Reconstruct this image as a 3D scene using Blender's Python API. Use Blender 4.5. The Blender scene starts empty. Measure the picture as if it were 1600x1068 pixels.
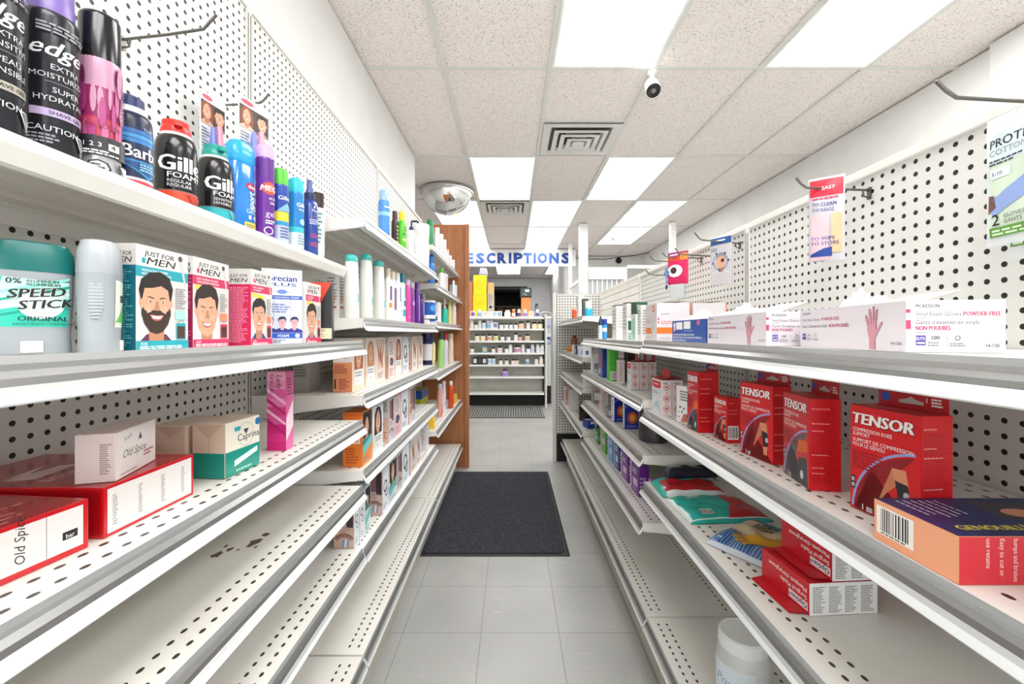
import bpy, bmesh, math, random
from mathutils import Vector, Matrix
random.seed(7)
C = bpy.context.scene.collection
PI = math.pi

# ------------------------------------------------------------------ camera, world, light, exposure
EYE = 1.17            # eye height above the floor
F = 667.0             # focal length in pixels of a 1600-wide frame
cam = bpy.data.objects.new('camera', bpy.data.cameras.new('camera')); C.objects.link(cam)
cam.location = (0, 0, EYE); cam.rotation_euler = (PI/2, 0, 0)
cam.data.sensor_width = 36; cam.data.lens = F/1600*36
cam.data.shift_y = -13/1600
cam.data.clip_start = .02; cam.data.clip_end = 60
sc = bpy.context.scene; sc.camera = cam
sc.view_settings.view_transform = 'Standard'; sc.view_settings.look = 'None'
sc.view_settings.gamma = 1; sc.view_settings.use_curve_mapping = False
sc.view_settings.exposure = 0.45
sc.cycles.max_bounces = 9; sc.cycles.diffuse_bounces = 7; sc.cycles.glossy_bounces = 4
w = bpy.data.worlds.new('world'); sc.world = w; w.use_nodes = True
w.node_tree.nodes['Background'].inputs[0].default_value = (.86, .93, 1, 1)
w.node_tree.nodes['Background'].inputs[1].default_value = 1.0      # daylight outside the storefront
PANEL_LIGHT = 8.0     # ceiling light diffusers
# unseen fill light added behind the camera, at the storefront
ld = bpy.data.lights.new('unseen_fill', 'AREA'); ld.shape = 'RECTANGLE'; ld.size = 3.4; ld.size_y = 2.2
ld.energy = 28; ld.color = (.95, .97, 1)
lo = bpy.data.objects.new('unseen_fill', ld); C.objects.link(lo)
lo.location = (.5, -2.9, 1.35); lo.rotation_euler = (PI/2, 0, 0)

# ------------------------------------------------------------------ materials
def lin(c):
    if isinstance(c, str):
        c = c.lstrip('#'); c = [int(c[i:i+2], 16)/255 for i in (0, 2, 4)]
    return tuple((x/12.92 if x <= .04045 else ((x+.055)/1.055)**2.4) for x in c) + (1,)
_mats = {}
def M(col, rough=.45, metal=0, coat=0, spec=.5, trans=0, alpha=1, emit=0):
    key = (col, rough, metal, coat, spec, trans, alpha, emit)
    if key in _mats: return _mats[key]
    m = bpy.data.materials.new('finish_' + col.strip('#')); m.use_nodes = True
    b = m.node_tree.nodes['Principled BSDF']
    b.inputs['Base Color'].default_value = lin(col); b.inputs['Roughness'].default_value = rough
    b.inputs['Metallic'].default_value = metal; b.inputs['Coat Weight'].default_value = coat
    b.inputs['Specular IOR Level'].default_value = spec
    b.inputs['Transmission Weight'].default_value = trans; b.inputs['Alpha'].default_value = alpha
    if emit:
        b.inputs['Emission Color'].default_value = lin(col); b.inputs['Emission Strength'].default_value = emit
    _mats[key] = m; return m
class G:
    """small helper for node materials"""
    def __init__(s, name, rough=.5):
        s.m = bpy.data.materials.new(name); s.m.use_nodes = True; s.nt = s.m.node_tree
        s.b = s.nt.nodes['Principled BSDF']; s.b.inputs['Roughness'].default_value = rough
        tc = s.nt.nodes.new('ShaderNodeTexCoord'); s.co = tc.outputs['Object']
        sp = s.nt.nodes.new('ShaderNodeSeparateXYZ'); s.nt.links.new(s.co, sp.inputs[0])
        s.x, s.y, s.z = sp.outputs
    def put(s, sock, v):
        if isinstance(v, (int, float)): sock.default_value = v
        elif isinstance(v, (tuple, list)): sock.default_value = v
        elif isinstance(v, str): sock.default_value = lin(v)
        else: s.nt.links.new(v, sock)
    def f(s, op, a, b=0.0, c=0.0):
        n = s.nt.nodes.new('ShaderNodeMath'); n.operation = op
        for i, v in enumerate((a, b, c)): s.put(n.inputs[i], v)
        return n.outputs[0]
    def near(s, x, period, off=0.0):      # distance to the closest multiple of period
        t = s.f('MULTIPLY_ADD', x, 1/period, .5 - off/period)
        return s.f('MULTIPLY', s.f('ABSOLUTE', s.f('SUBTRACT', s.f('FRACT', t), .5)), period)
    def lt(s, a, b): return s.f('LESS_THAN', a, b)
    def gt(s, a, b): return s.f('GREATER_THAN', a, b)
    def mul(s, a, b): return s.f('MULTIPLY', a, b)
    def mx(s, a, b): return s.f('MAXIMUM', a, b)
    def dist(s, a, b, ka=1, kb=1):
        return s.f('SQRT', s.f('ADD', s.f('POWER', s.mul(a, ka), 2), s.f('POWER', s.mul(b, kb), 2)))
    def mix(s, fac, a, b):
        n = s.nt.nodes.new('ShaderNodeMix'); n.data_type = 'RGBA'
        s.put(n.inputs[0], fac); s.put(n.inputs[6], a); s.put(n.inputs[7], b); return n.outputs[2]
    def noise(s, scale, detail=2, stretch=None, rough=.5):
        n = s.nt.nodes.new('ShaderNodeTexNoise'); n.inputs['Scale'].default_value = scale
        n.inputs['Detail'].default_value = detail; n.inputs['Roughness'].default_value = rough
        if stretch:
            mp = s.nt.nodes.new('ShaderNodeMapping'); mp.inputs['Scale'].default_value = stretch
            s.nt.links.new(s.co, mp.inputs[0]); s.nt.links.new(mp.outputs[0], n.inputs[0])
        else: s.nt.links.new(s.co, n.inputs[0])
        return n.outputs[0]
    def ramp(s, v, lo, hi):
        n = s.nt.nodes.new('ShaderNodeMapRange'); s.put(n.inputs[0], v)
        n.inputs[1].default_value = lo; n.inputs[2].default_value = hi; return n.outputs[0]
    def bump(s, h, strength=.2, d=.002):
        n = s.nt.nodes.new('ShaderNodeBump'); n.inputs['Strength'].default_value = strength
        n.inputs['Distance'].default_value = d
        s.nt.links.new(h, n.inputs['Height']); s.nt.links.new(n.outputs[0], s.b.inputs['Normal'])
    def done(s, col):
        s.put(s.b.inputs['Base Color'], col); return s.m

def mat_peg(axis='y', hole_shade='#14120f', base='#dadad6', rad=.0047):
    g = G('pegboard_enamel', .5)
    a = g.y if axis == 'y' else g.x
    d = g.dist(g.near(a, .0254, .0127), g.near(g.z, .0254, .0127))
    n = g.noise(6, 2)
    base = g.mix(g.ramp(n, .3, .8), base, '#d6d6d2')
    return g.done(g.mix(g.lt(d, rad), base, hole_shade))  # holes are not cut: flat dark discs paint the shade inside
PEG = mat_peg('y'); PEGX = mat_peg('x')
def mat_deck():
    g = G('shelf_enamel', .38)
    # local x: distance from the back panel; two rows of slots near the front edge and two near the back, their inner shade painted flat
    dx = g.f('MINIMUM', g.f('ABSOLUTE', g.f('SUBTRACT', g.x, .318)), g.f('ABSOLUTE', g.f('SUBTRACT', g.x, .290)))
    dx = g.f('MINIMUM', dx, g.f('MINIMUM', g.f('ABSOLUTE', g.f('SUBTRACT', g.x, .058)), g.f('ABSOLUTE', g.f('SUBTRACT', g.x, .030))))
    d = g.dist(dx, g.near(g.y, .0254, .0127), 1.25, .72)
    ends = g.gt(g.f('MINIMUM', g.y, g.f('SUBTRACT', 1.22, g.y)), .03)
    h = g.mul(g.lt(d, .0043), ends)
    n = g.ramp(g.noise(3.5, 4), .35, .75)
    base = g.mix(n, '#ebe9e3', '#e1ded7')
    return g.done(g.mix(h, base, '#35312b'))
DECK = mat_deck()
def mat_plainmetal(name, c1, c2, rough):
    g = G(name, rough); return g.done(g.mix(g.ramp(g.noise(5, 3), .3, .75), c1, c2))
ENAMEL = mat_plainmetal('shelf_enamel_plain', '#e8e6e1', '#dfdcd6', .4)
UNDER = mat_plainmetal('shelf_underside', '#d6d2ca', '#ccc7be', .5)
RUSTY = None
CHAN = M('#c9cbcb', .28, .55); CHW = M('#eceff0', .3, .15); CHD = M('#8f8f8e', .25, .6)
DARK = M('#1c1a18', .6); BLACK = M('#0c0c0c', .6)
WHITE = M('#f2f2f0', .45); STEEL = M('#6b6863', .35, .85)
INK = M('#1b1b1d', .5); PW = M('#f5f4f2', .35, 0, .2)

# ------------------------------------------------------------------ mesh builder
_txt = {}
def text_geo(s, bold=0.0, italic=0.0):
    key = (s, bold, italic)
    if key in _txt: return _txt[key]
    cu = bpy.data.curves.new('lettering', 'FONT'); cu.body = s; cu.size = 1; cu.resolution_u = 2
    cu.offset = bold; cu.shear = italic
    ob = bpy.data.objects.new('lettering', cu)
    me = bpy.data.meshes.new_from_object(ob)
    v = [(p.co.x, p.co.y) for p in me.vertices]; f = [tuple(p.vertices) for p in me.polygons]
    bpy.data.objects.remove(ob); bpy.data.meshes.remove(me); bpy.data.curves.remove(cu)
    _txt[key] = (v, f); return v, f
def ell(cx, cy, rx, ry, n=20, a0=0, a1=2*PI):
    return [(cx+rx*math.cos(a0+(a1-a0)*i/n), cy+ry*math.sin(a0+(a1-a0)*i/n)) for i in range(n if a1-a0 > 6.28 else n+1)]
class Face:
    """a printable surface: 2-D print in metres, mapped onto a face of a product"""
    def __init__(s, mb, fn, curved=0.0, curved_b=0.0):
        s.mb = mb; s.fn = fn; s.step = curved; s.stepb = curved_b; s.k = 0
    def put(s, v, f, mat, lift=None):
        s.k += 1; off = (.00010 if s.step else .000022)*s.k + .00009 if lift is None else lift
        if s.step or s.stepb:
            bm = bmesh.new(); vs = [bm.verts.new((x, y, 0)) for x, y in v]
            for q in f:
                try: bm.faces.new([vs[i] for i in q])
                except ValueError: pass
            for ax, st in ((0, s.step), (1, s.stepb)):
                if not st or not v: continue
                lo = min(p[ax] for p in v); hi = max(p[ax] for p in v)
                t = math.floor(lo/st)*st + st
                while t < hi:
                    co = Vector((t, 0, 0)) if ax == 0 else Vector((0, t, 0))
                    no = Vector((1, 0, 0)) if ax == 0 else Vector((0, 1, 0))
                    bmesh.ops.bisect_plane(bm, geom=bm.verts[:]+bm.edges[:]+bm.faces[:], plane_co=co, plane_no=no)
                    t += st
            bm.verts.index_update()
            v = [(p.co.x, p.co.y) for p in bm.verts]; f = [tuple(q.index for q in p.verts) for p in bm.faces]
            bm.free()
        s.mb.add([s.fn(x, y, off) for x, y in v], f, mat)
    def rect(s, x0, y0, x1, y1, mat): s.put([(x0, y0), (x1, y0), (x1, y1), (x0, y1)], [(0, 1, 2, 3)], mat)
    def poly(s, pts, mat): s.put(pts, [tuple(range(len(pts)))], mat)
    def disc(s, cx, cy, rx, mat, ry=None, n=20): s.poly(ell(cx, cy, rx, ry or rx, n), mat)
    def ring(s, cx, cy, r0, r1, mat, n=20, a0=0, a1=2*PI):
        A = ell(cx, cy, r0, r0, n, a0, a1); B = ell(cx, cy, r1, r1, n, a0, a1); L = len(A)
        rng = range(L if a1-a0 > 6.28 else L-1)
        s.put(A+B, [(i, L+i, L+(i+1) % L, (i+1) % L) for i in rng], mat)
    def text(s, t, x, y, h, mat, width=None, bold=.0, italic=0.0, align='l', rot=0, sx=1.0):
        v, f = text_geo(t, 0.0, italic)
        if not v: return
        x0 = min(p[0] for p in v); x1 = max(p[0] for p in v)
        k = h/.73; kx = k*sx
        if width: kx = width/(x1-x0)
        W = (x1-x0)*kx; dx = {'l': 0, 'c': -W/2, 'r': -W}[align]
        P = [((p[0]-x0)*kx+dx, p[1]*k) for p in v]
        if rot:
            c, sn = math.cos(rot), math.sin(rot); P = [(a*c-b*sn, a*sn+b*c) for a, b in P]
        ks = [0] if not bold else [-1, 0, 1]; n = len(P); bx = bold*h*.75;       # bold: the strokes are printed thrice side by side
        c, sn = math.cos(rot), math.sin(rot)
        for q in ks: s.put([(a+x+q*bx*c, b+y+q*bx*sn) for a, b in P], f, mat)
    def fine(s, x0, y0, x1, y1, n, mat, fill=.55, rng=random):   # fine print too small to read
        st = (y1-y0)/n; v = []; f = []
        for i in range(n):
            yy = y1-(i+.9)*st; xe = x0+(x1-x0)*rng.uniform(.6, 1); x = x0
            while x < xe:
                x2 = min(x+(x1-x0)*rng.uniform(.08, .22), xe); k = len(v)
                v += [(x, yy), (x2, yy), (x2, yy+st*fill), (x, yy+st*fill)]; f.append((k, k+1, k+2, k+3))
                x = x2+(x1-x0)*.03
        s.put(v, f, mat)
    def bars(s, x0, y0, x1, y1, mat, n=18, vertical=True):
        r = random.Random(int(x0*1e5)+n); v = []; f = []; t = 0
        while t < 1:
            a = r.uniform(.3, 1)/n; k = len(v)
            if vertical: q = [(x0+(x1-x0)*t, y0), (x0+(x1-x0)*min(t+a, 1), y0), (x0+(x1-x0)*min(t+a, 1), y1), (x0+(x1-x0)*t, y1)]
            else: q = [(x0, y0+(y1-y0)*t), (x1, y0+(y1-y0)*t), (x1, y0+(y1-y0)*min(t+a, 1)), (x0, y0+(y1-y0)*min(t+a, 1))]
            v += q; f.append((k, k+1, k+2, k+3)); t += a+r.uniform(.3, 1)/n
        s.put(v, f, mat)
class MB:
    def __init__(s): s.v = []; s.f = []; s.mi = []; s.mats = []; s.sm = []; s.smooth = False
    def add(s, v, f, mat, smooth=False):
        k = len(s.v)
        if mat not in s.mats: s.mats.append(mat)
        i = s.mats.index(mat); s.v += [tuple(p) for p in v]
        for q in f: s.f.append(tuple(a+k for a in q)); s.mi.append(i); s.sm.append(smooth)
    def box(s, x0, x1, y0, y1, z0, z1, mat, faces=None):
        """faces: dict of 'F','B','L','R','T','D' -> material"""
        v = [(x0, y0, z0), (x1, y0, z0), (x1, y1, z0), (x0, y1, z0), (x0, y0, z1), (x1, y0, z1), (x1, y1, z1), (x0, y1, z1)]
        q = {'D': (0, 3, 2, 1), 'T': (4, 5, 6, 7), 'F': (0, 1, 5, 4), 'R': (1, 2, 6, 5), 'B': (2, 3, 7, 6), 'L': (3, 0, 4, 7)}
        for k, ff in q.items(): s.add([v[i] for i in ff], [(0, 1, 2, 3)], (faces or {}).get(k, mat))
    def bbox(s, x0, x1, y0, y1, z0, z1, mat, b=.002, faces=None):
        """box with bevelled edges (one chamfer)"""
        bm = bmesh.new(); bmesh.ops.create_cube(bm, size=1)
        for p in bm.verts: p.co = Vector(((x0+x1)/2+p.co.x*(x1-x0), (y0+y1)/2+p.co.y*(y1-y0), (z0+z1)/2+p.co.z*(z1-z0)))
        bmesh.ops.bevel(bm, geom=bm.edges[:], offset=b, segments=2, affect='EDGES', profile=.6)
        bm.verts.index_update(); s.bm(bm, mat, faces)
    def bm(s, bm, mat, faces=None, smooth=False):
        bm.verts.index_update(); bm.normal_update(); v = [tuple(p.co) for p in bm.verts]
        if not faces: s.add(v, [tuple(q.index for q in p.verts) for p in bm.faces], mat, smooth)
        else:
            d = {'F': (0, -1, 0), 'B': (0, 1, 0), 'L': (-1, 0, 0), 'R': (1, 0, 0), 'T': (0, 0, 1), 'D': (0, 0, -1)}
            for p in bm.faces:
                mm = mat
                for k, n in d.items():
                    if k in faces and p.normal.dot(Vector(n)) > .7: mm = faces[k]
                s.add([tuple(q.co) for q in p.verts], [tuple(range(len(p.verts)))], mm, smooth)
        bm.free()
    def prism(s, prof, y0, y1, mat, axis='y', mats=None, close=True):
        """extrude a 2-D outline [(x,z)..] along y (or (y,z) along x, or (x,y) along z)"""
        n = len(prof)
        def P(a, b, t): return {'y': (a, t, b), 'x': (t, a, b), 'z': (a, b, t)}[axis]
        v = [P(a, b, y0) for a, b in prof]+[P(a, b, y1) for a, b in prof]
        for i in range(n if close else n-1):
            j = (i+1) % n; s.add([v[i], v[j], v[n+j], v[n+i]], [(0, 1, 2, 3)], mats[i] if mats else mat)
        if close:
            s.add(v[:n], [tuple(range(n))], mat); s.add(v[n:], [tuple(range(n))], mat)
    def lathe(s, prof, mat=None, n=28, sy=1.0, cx=0, cy=0, mats=None, pw=2.0, caps=True):
        """prof [(r,z)...]; sy flattens; pw>2 squares the section"""
        v = []; f = []; L = len(prof)
        def pt(r, a):
            c, q = math.cos(a), math.sin(a)
            if pw != 2: 
                t = (abs(c)**pw+abs(q)**pw)**(-1/pw); c *= t; q *= t
            return (cx+r*c, cy+r*sy*q)
        for r, z in prof:
            for i in range(n):
                x, y = pt(r, 2*PI*i/n); v.append((x, y, z))
        for k in range(L-1):
            m_ = mats[k] if mats else mat
            ff = [(k*n+i, k*n+(i+1) % n, (k+1)*n+(i+1) % n, (k+1)*n+i) for i in range(n)]
            idx = sorted({a for q in ff for a in q}); mp = {a: b for b, a in enumerate(idx)}
            s.add([v[a] for a in idx], [tuple(mp[a] for a in q) for q in ff], m_, True)
        if caps:
            s.add(v[:n], [tuple(range(n))], mats[0] if mats else mat); s.add(v[-n:], [tuple(range(n))], mats[-1] if mats else mat)
    def tube(s, pts, r, mat, n=8):
        pts = [Vector(p) for p in pts]; rings = []
        for i, p in enumerate(pts):
            t = (pts[min(i+1, len(pts)-1)]-pts[max(i-1, 0)]).normalized()
            a = t.cross(Vector((0, 0, 1))); a = a if a.length > .1 else t.cross(Vector((1, 0, 0))); a.normalize(); b = t.cross(a)
            rings.append([p+(a*math.cos(2*PI*k/n)+b*math.sin(2*PI*k/n))*r for k in range(n)])
        v = [tuple(q) for rg in rings for q in rg]; f = []
        for i in range(len(pts)-1): f += [(i*n+k, i*n+(k+1) % n, (i+1)*n+(k+1) % n, (i+1)*n+k) for k in range(n)]
        f += [tuple(range(n)), tuple(range(len(v)-n, len(v)))]
        s.add(v, f, mat, True)
    def face(s, k, w, d, h):
        return Face(s, {'F': lambda a, b, o: (-w/2+a, -d/2-o, b), 'L': lambda a, b, o: (-w/2-o, d/2-a, b),
                        'R': lambda a, b, o: (w/2+o, -d/2+a, b), 'T': lambda a, b, o: (-w/2+a, -d/2+b, h+o)}[k])
    def wrap(s, rad, sy=1.0, turn=0.0, pw=2.0):
        """print on a lathed body; rad(z) gives the radius; x=0 is the front (-y)"""
        def fn(a, b, o):
            r = rad(b); R = rad(0) or r; th = a/R - PI/2 + turn
            c, q = math.cos(th), math.sin(th)
            if pw != 2: t = (abs(c)**pw+abs(q)**pw)**(-1/pw); c *= t; q *= t
            return ((r+o)*c, (r*sy+o)*q, b)
        return Face(s, fn, .004, .012)
    def obj(s, name, parent=None):
        me = bpy.data.meshes.new(name); me.from_pydata(s.v, [], s.f)
        for m in s.mats: me.materials.append(m)
        me.polygons.foreach_set('material_index', s.mi); me.polygons.foreach_set('use_smooth', s.sm); me.update()
        if any(s.sm):
            bm = bmesh.new(); bm.from_mesh(me); bmesh.ops.remove_doubles(bm, verts=bm.verts, dist=2e-6); bm.to_mesh(me); bm.free()
            me.set_sharp_from_angle(angle=math.radians(38))
        ob = bpy.data.objects.new(name, me); C.objects.link(ob)
        if parent: ob.parent = parent
        return ob
def radf(prof):
    P = sorted(prof, key=lambda p: p[1])
    def r(z):
        if z <= P[0][1]: return P[0][0]
        for (r0, z0), (r1, z1) in zip(P, P[1:]):
            if z <= z1: return r0+(r1-r0)*((z-z0)/(z1-z0) if z1 > z0 else 0)
        return P[-1][0]
    return r
def flatr(r): return lambda z: r
LABELS = {}
def tag(o, label, cat, group=None, kind=None):
    o['label'] = label; o['category'] = cat
    if group: o['group'] = group
    if kind: o['kind'] = kind
    if label in LABELS and not group: print('DUPLICATE LABEL', label)
    LABELS[label] = 1; return o
def empty(name, loc=(0, 0, 0), rz=0):
    o = bpy.data.objects.new(name, None); o.empty_display_size = .05; C.objects.link(o)
    o.location = loc; o.rotation_euler = (0, 0, rz); return o
def item(name, label, cat, parts, loc, rz=0, group=None, tilt=None):
    """parts: [(part name, MB)] or a single MB"""
    if isinstance(parts, MB): o = parts.obj(name)
    else:
        o = empty(name)
        for pn, mb in parts: mb.obj(pn, o)
    o.location = loc; o.rotation_euler = (tilt[0] if tilt else 0, tilt[1] if tilt else 0, rz)
    tag(o, label, cat, group); return o
def struct(name, mb):
    o = mb.obj(name); o['kind'] = 'structure'; return o
def YX(u, X): return F*abs(X)/abs(u-800)     # distance at which something X to the side shows at column u
LEFT, RIGHT = PI/2, -PI/2
def corner(side, w, d, cx, cy, extra=0):
    """location and turn of a carton whose near, aisle-side corner stands at (cx,cy)"""
    rz = (LEFT if side == 'l' else RIGHT)+extra
    lx, ly = (-w/2 if side == 'l' else w/2), -d/2
    c, s_ = math.cos(rz), math.sin(rz)
    return cx-(lx*c-ly*s_), cy-(lx*s_+ly*c), rz
# ------------------------------------------------------------------ the room
CEIL = 2.707
XL, XR = -.85, 2.58
def mat_floor():
    g = G('vinyl_floor_tiles', .33)
    line = g.mx(g.lt(g.near(g.x, .305, -.1215), .0014), g.lt(g.near(g.y, .305, 1.976), .0014))
    n = g.noise(2.2, 5); n2 = g.noise(140, 2); n3 = g.noise(6, 6, (1, 7, 1))
    c = g.mix(g.ramp(n, .3, .7), '#b0b0ad', '#a0a09e')
    c = g.mix(g.mul(g.ramp(n2, .45, .7), .35), c, '#8f8f8c')
    c = g.mix(g.mul(g.gt(n3, .70), .35), c, '#cfcfcc')
    c = g.mix(g.mul(line, .75), c, '#6b6a66')
    g.put(g.b.inputs['Roughness'], g.f('MULTIPLY_ADD', n, .25, .22))
    g.bump(g.noise(9, 3), .12, .004)
    return g.done(c)
def mat_tile():
    g = G('acoustic_ceiling_tile', .9); g.b.inputs['Specular IOR Level'].default_value = .1
    n = g.noise(95, 2, (1, 1, 1)); n2 = g.noise(30, 3)
    pit = g.gt(g.f('ADD', g.noise(120, 1, (1, 1.6, 1)), g.mul(n2, .12)), .712)
    c = g.mix(g.ramp(n, .3, .7), '#f5eeeb', '#ede5e1')
    c = g.mix(g.mul(pit, .8), c, '#7f736a')
    return g.done(c)
WALL = mat_plainmetal('white_wall_paint', '#e6e6e4', '#e0e0de', .7)
GRID = M('#dcdcd8', .4); FLOOR = mat_floor(); TILE = mat_tile()
m = MB(); m.box(-3.2, 3.2, -3.2, 14.2, -.05, 0, FLOOR); struct('floor', m)
m = MB(); m.box(-3.2, 3.2, -3.2, 14.2, CEIL+.012, CEIL+.06, TILE); struct('ceiling', m)
# suspended ceiling bars
m = MB(); gx = [.22+.61*k for k in range(-5, 5)]; gy = [.04+1.22*k for k in range(-2, 12)]
def bar(x0, x1, y0, y1, dz=0): m.box(x0, x1, y0, y1, CEIL+dz, CEIL+.0118+dz*.1, GRID)
for x in gx: bar(x-.012, x+.012, -3, 14)
for y in gy: bar(-3, 3, y-.012, y+.012, .0006)
for y in (3.09, 5.53): bar(.22 if y < 4 else -.39, .83 if y < 4 else .22, y-.012, y+.012, .0009)
struct('trim_1', m)
# walls
m = MB(); m.box(XL-.1, XL, -3, 3.74, 0, CEIL, WALL); struct('wall_left', m)
m = MB(); m.box(-3.1, -3, 3.74, 14, 0, CEIL, WALL); m.box(-3, XL-.1, 3.64, 3.74, 0, CEIL, WALL); struct('wall_left_rear', m)
m = MB(); m.box(XR, XR+.1, -3, 8.5, 0, CEIL, WALL); m.box(XR-.04, XR, -3, 2.27, 0, CEIL, WALL); struct('wall_right', m)
m = MB(); m.box(1.06, XR, 8.5, 8.6, 0, CEIL, WALL); struct('wall_rear_right', m)
GREYW = mat_plainmetal('grey_back_room_paint', '#d9d9da', '#d2d2d4', .7)
m = MB(); m.box(.35, 1.16, 11.9, 12, 0, CEIL, GREYW); m.box(1.06, 1.16, 8.6, 12, 0, CEIL, GREYW)
m.box(-3, -.55, 11.9, 12, 0, CEIL, GREYW); m.box(-.55, .35, 11.9, 12, 2.42, CEIL, GREYW); struct('wall_pharmacy', m)
# dark store room behind an opening in the pharmacy wall
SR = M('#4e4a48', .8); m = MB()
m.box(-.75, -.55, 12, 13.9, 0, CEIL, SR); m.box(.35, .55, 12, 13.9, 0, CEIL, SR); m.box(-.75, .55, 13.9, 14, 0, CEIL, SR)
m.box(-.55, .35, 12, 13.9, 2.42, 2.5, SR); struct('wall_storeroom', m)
m = MB()
for x0, x1 in ((-.62, -.55), (.35, .42)): m.box(x0, x1, 11.86, 11.9, .0, 2.46, BLACK)
m.box(-.62, .42, 11.86, 11.9, 2.42, 2.48, BLACK); struct('trim_2', m)
# storefront behind the camera: glazed wall with a door
m = MB(); FR = M('#8d9093', .35, .8)
m.box(-.85, 2.6, -3.1, -3, 2.45, CEIL, WALL); m.box(-.85, 2.6, -3.1, -3, 0, .25, WALL)
struct('wall_front', m)
m = MB()
for x in (-.85, .25, 1.4, 2.5): m.box(x, x+.06, -3.08, -3.02, .25, 2.45, FR)
m.box(-.85, 2.56, -3.08, -3.02, .25, .31, FR); m.box(-.85, 2.56, -3.08, -3.02, 2.39, 2.45, FR)
m.box(-.85, 2.56, -3.055, -3.045, .25, 2.45, M('#ffffff', .02, 0, 0, .5, 1)); struct('window_1', m)

# ceiling lights
DIFF = {k: M('#fbfbf9', .4, 0, 0, .3, 0, 1, PANEL_LIGHT*k) for k in (1.25, .8, .45)}     # near lamps raised and far ones dimmed to balance the brightness
def ceiling_light(col, y0, label):
    x0 = .22+.61*col; o = empty('ceiling_light', (x0+.305, y0+.61, CEIL)); tag(o, label, 'light', 'recessed fluorescent ceiling lights')
    a = MB(); W, L = .293, .598
    for q in ((-W, W, -L, -L+.018), (-W, W, L-.018, L), (-W, -W+.014, -L+.018, L-.018), (W-.014, W, -L+.018, L-.018)):
        a.box(q[0], q[1], q[2], q[3], -.004, .0117, M('#f0f0ec', .4))
    a.obj('frame', o)
    b = MB(); b.box(-W+.014, W-.014, -L+.018, L-.018, .002, .006, DIFF[1.25 if y0 < 3 else .8 if y0 < 4 or y0 > 9 else .45]); b.obj('diffuser', o)
for col, y0, lab in (
    (0, 1.26, 'glowing rectangular ceiling light nearest above the aisle, left of the white bullet camera'),
    (2, 1.26, 'large glowing ceiling light at upper right, nearest the right wall'),
    (-1, 3.70, 'glowing ceiling light just beside the round mirror dome'),
    (1, 3.70, 'glowing ceiling light in the row right beyond the bullet camera'),
    (-2, 4.92, 'glowing ceiling light partly hidden behind the round mirror dome'),
    (0, 4.92, 'glowing ceiling light beside the farther air vent, nearer of two in its column'),
    (2, 4.92, 'glowing ceiling light above the white posts, nearer of two in its column'),
    (-2, 6.14, 'glowing ceiling light above the top right corner of the wooden panel'),
    (0, 6.14, 'glowing ceiling light beyond the farther air vent, second in its column'),
    (2, 6.14, 'glowing ceiling light with a small dome camera hanging at its edge'),
    (0, 7.36, 'glowing ceiling light cut by the top of the prescriptions sign, right half'),
    (-2, 7.36, 'glowing ceiling light cut by the top of the prescriptions sign, beside the wooden panel'),
    (-1, 9.80, 'glowing ceiling light seen under the sign, above the yellow boxes'),
    (1, 9.80, 'glowing ceiling light seen under the sign, above the grey back wall'),
    (-1, -1.18, 'added unseen ceiling light behind the viewer above the left shelving'),  # these last three fixtures are added out of view to fill the near aisle
    (0, -1.18, 'added unseen ceiling light behind the viewer near the storefront'),
    (2, -1.18, 'added unseen ceiling light behind the viewer near the right wall')):
    ceiling_light(col, y0, lab)

# air vents: stepped square diffuser
def vent(cx, cy, label):
    o = empty('air_vent', (cx, cy, CEIL)); tag(o, label, 'air vent')
    VM = M('#e0dedb', .45); a = MB(); R = .29
    def frame(r0, r1, z0, z1, mb, mat):    # square ring, sloping from r0 (outer, z0) to r1 (inner, z1)
        O = [(-r0, -r0*.93), (r0, -r0*.93), (r0, r0*.93), (-r0, r0*.93)]; I = [(-r1, -r1*.93), (r1, -r1*.93), (r1, r1*.93), (-r1, r1*.93)]
        for i in range(4):
            j = (i+1) % 4; mb.add([O[i]+(z0,), O[j]+(z0,), I[j]+(z1,), I[i]+(z1,)], [(0, 1, 2, 3)], mat)
            mb.add([O[i]+(z0-.003,), O[j]+(z0-.003,), I[j]+(z1-.003,), I[i]+(z1-.003,)], [(0, 1, 2, 3)], mat)
    frame(R, .235, -.001, -.001, a, VM); frame(.235, .225, -.001, .011, a, VM); a.obj('frame', o)
    d = MB(); d.box(-.232, .232, -.215, .215, .0105, .0112, M('#5a5754', .6)); d.obj('duct', o)
    for r, z in ((.205, -.012), (.150, -.020), (.095, -.028)):
        b = MB(); frame(r, r-.032, z, z-.002, b, VM); frame(r-.032, r-.045, z-.002, .009, b, VM); b.obj('louver', o)
    c = MB(); c.box(-.045, .045, -.042, .042, -.034, -.031, VM); c.box(-.01, .01, -.01, .01, -.031, .01, VM); c.obj('center_plate', o)
vent(.525, 3.395, 'large square stepped air vent in the ceiling above the aisle, nearer one')
vent(-.085, 5.23, 'smaller looking square air vent farther away beyond the mirror dome')

# convex mirror dome
o = empty('mirror_dome', (-.70, 4.6, CEIL)); tag(o, 'round chrome security mirror dome hanging under the ceiling at left', 'mirror')
a = MB(); n = 14; prof = [(.268*math.cos(PI/2*i/n), -.02-.235*math.sin(PI/2*i/n)) for i in range(n)]+[(.001, -.255)]
a.lathe(prof, M('#f2f2f2', .03, 1), n=48); a.obj('dome', o)
a = MB(); a.lathe([(.27, -.004), (.285, -.006), (.288, -.02), (.285, -.032), (.268, -.034)], M('#c9c9c9', .2, .7), n=48, caps=False); a.obj('rim', o)

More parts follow.
